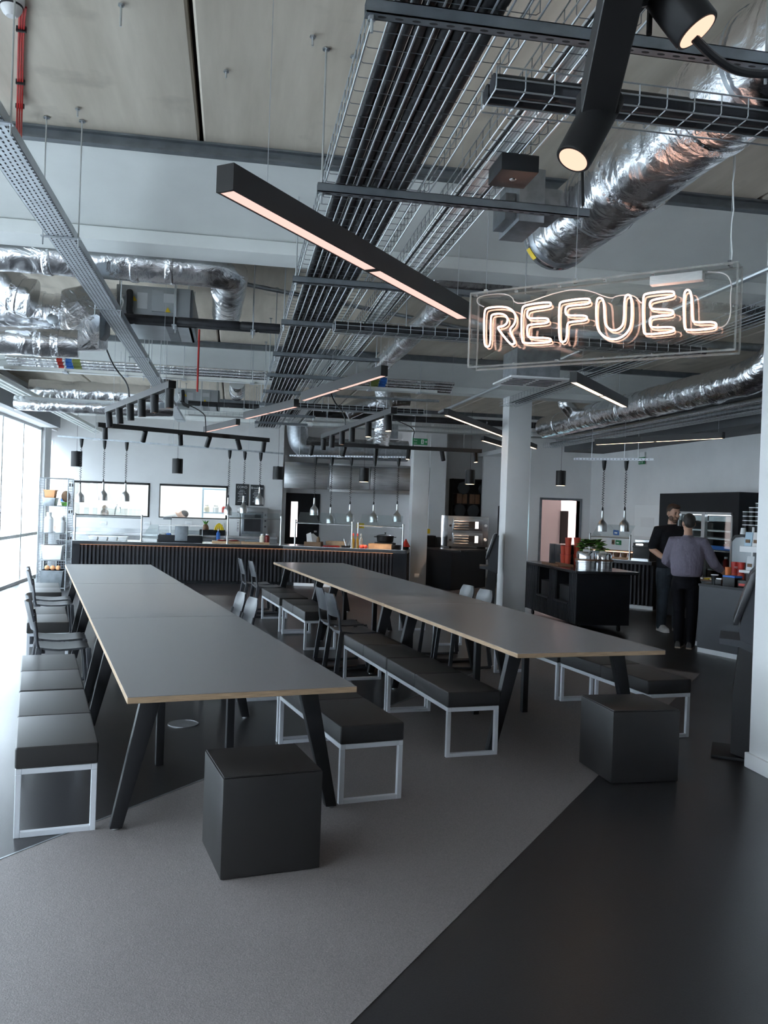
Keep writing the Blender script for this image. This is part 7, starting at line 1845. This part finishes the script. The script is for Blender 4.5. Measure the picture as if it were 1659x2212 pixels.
    for s, (kn, an) in zip((-1, 1), legs):
        A_ = Vector(an)*k; fo = MB(); y0 = A_.y-0.075*k
        sec = [(0.0, 0.030, 0.075), (0.03, 0.040, 0.095), (0.09, 0.042, 0.10), (0.14, 0.043, 0.078), (0.20, 0.049, 0.058), (0.26, 0.044, 0.046), (0.285, 0.025, 0.034)]
        rings = []
        for yy, hw, hh in sec: rings.append([(A_.x+hw*k*x_, y0+yy*k, 0.018*k+hh*k*z_) for x_, z_ in ((-1, 0), (1, 0), (1, 0.45), (0.7, 0.9), (0, 1.0), (-0.7, 0.9), (-1, 0.45))])
        fo.rings(rings); sh_ = fo.part('shoe', shoem, t, ang=60)
        so = MB(); rings = []
        for yy, hw, hh in sec: rings.append([(A_.x+(hw+0.003)*k*x_, y0+yy*k, z_*k) for x_, z_ in ((-1, 0.0), (1, 0.0), (1, 0.02), (-1, 0.02))])
        so.rings(rings); so.part('sole', 'sole' if shoem == 'shoe_dark' else 'shoe_white', sh_, smooth=False)
    return t
torso_polo = dict(short=True, torso=((0, 0.90, 0.178, 0.130), (0, 1.0, 0.182, 0.138), (0.01, 1.12, 0.180, 0.140), (0, 1.28, 0.192, 0.135), (0, 1.40, 0.190, 0.115), (0, 1.47, 0.12, 0.085), (0, 1.51, 0.068, 0.066)))
torso_shirt = dict(short=False, torso=((0, 0.965, 0.172, 0.132), (0, 1.0, 0.19, 0.155), (-0.005, 1.10, 0.196, 0.158), (0, 1.28, 0.198, 0.142), (0, 1.40, 0.190, 0.118), (0, 1.47, 0.12, 0.085), (0, 1.505, 0.068, 0.066)))
# local frame: +Y is the way the man faces, +X his right... legs and arms listed for -X then +X
pB = gz(1437, 1363, 0.0)
fB = math.atan2(-1.0, -0.05)-PI/2
man('bearded man in black polo shirt and jeans facing the other man', (pB.x+0.04, pB.y, 0), fB, 1.84,
    [((-0.26, 0.10, 1.14), (-0.05, 0.30, 1.02), (0.6, 0.7, -0.2), (0.3, -0.2, -0.9)), ((0.29, 0.02, 1.16), (0.14, 0.24, 1.00), (-0.7, 0.7, -0.1), (-0.3, -0.2, -0.9))],
    [((-0.11, 0.03, 0.50), (-0.13, 0.0, 0.09)), ((0.10, 0.02, 0.50), (0.10, -0.02, 0.09))], 'shirt_black', 'jeans', 'hair_brown', torso_polo, 'shoe_white', True, 0.25, 0.22, 1.10)
pA = gz(1476, 1400, 0.0)
fA = math.atan2(0.80, 0.60)-PI/2
man('man in lilac shirt and black trousers seen from behind, reaching to the till counter', (pA.x+0.02, pA.y+0.02, 0), fA, 1.70,
    [((-0.28, 0.06, 1.16), (-0.16, 0.26, 1.03), (0.5, 0.8, -0.1), (0.2, -0.2, -0.9)), ((0.34, 0.10, 1.14), (0.47, 0.30, 1.00), (0.5, 0.8, -0.15), (0.0, -0.1, -1))],
    [((-0.085, 0.02, 0.50), (-0.07, -0.01, 0.09)), ((0.085, 0.02, 0.50), (0.075, -0.02, 0.09))], 'shirt_lilac', 'trousers_black', 'hair_dark', torso_shirt, 'shoe_dark', False, 0.45, 0.1, 1.08)
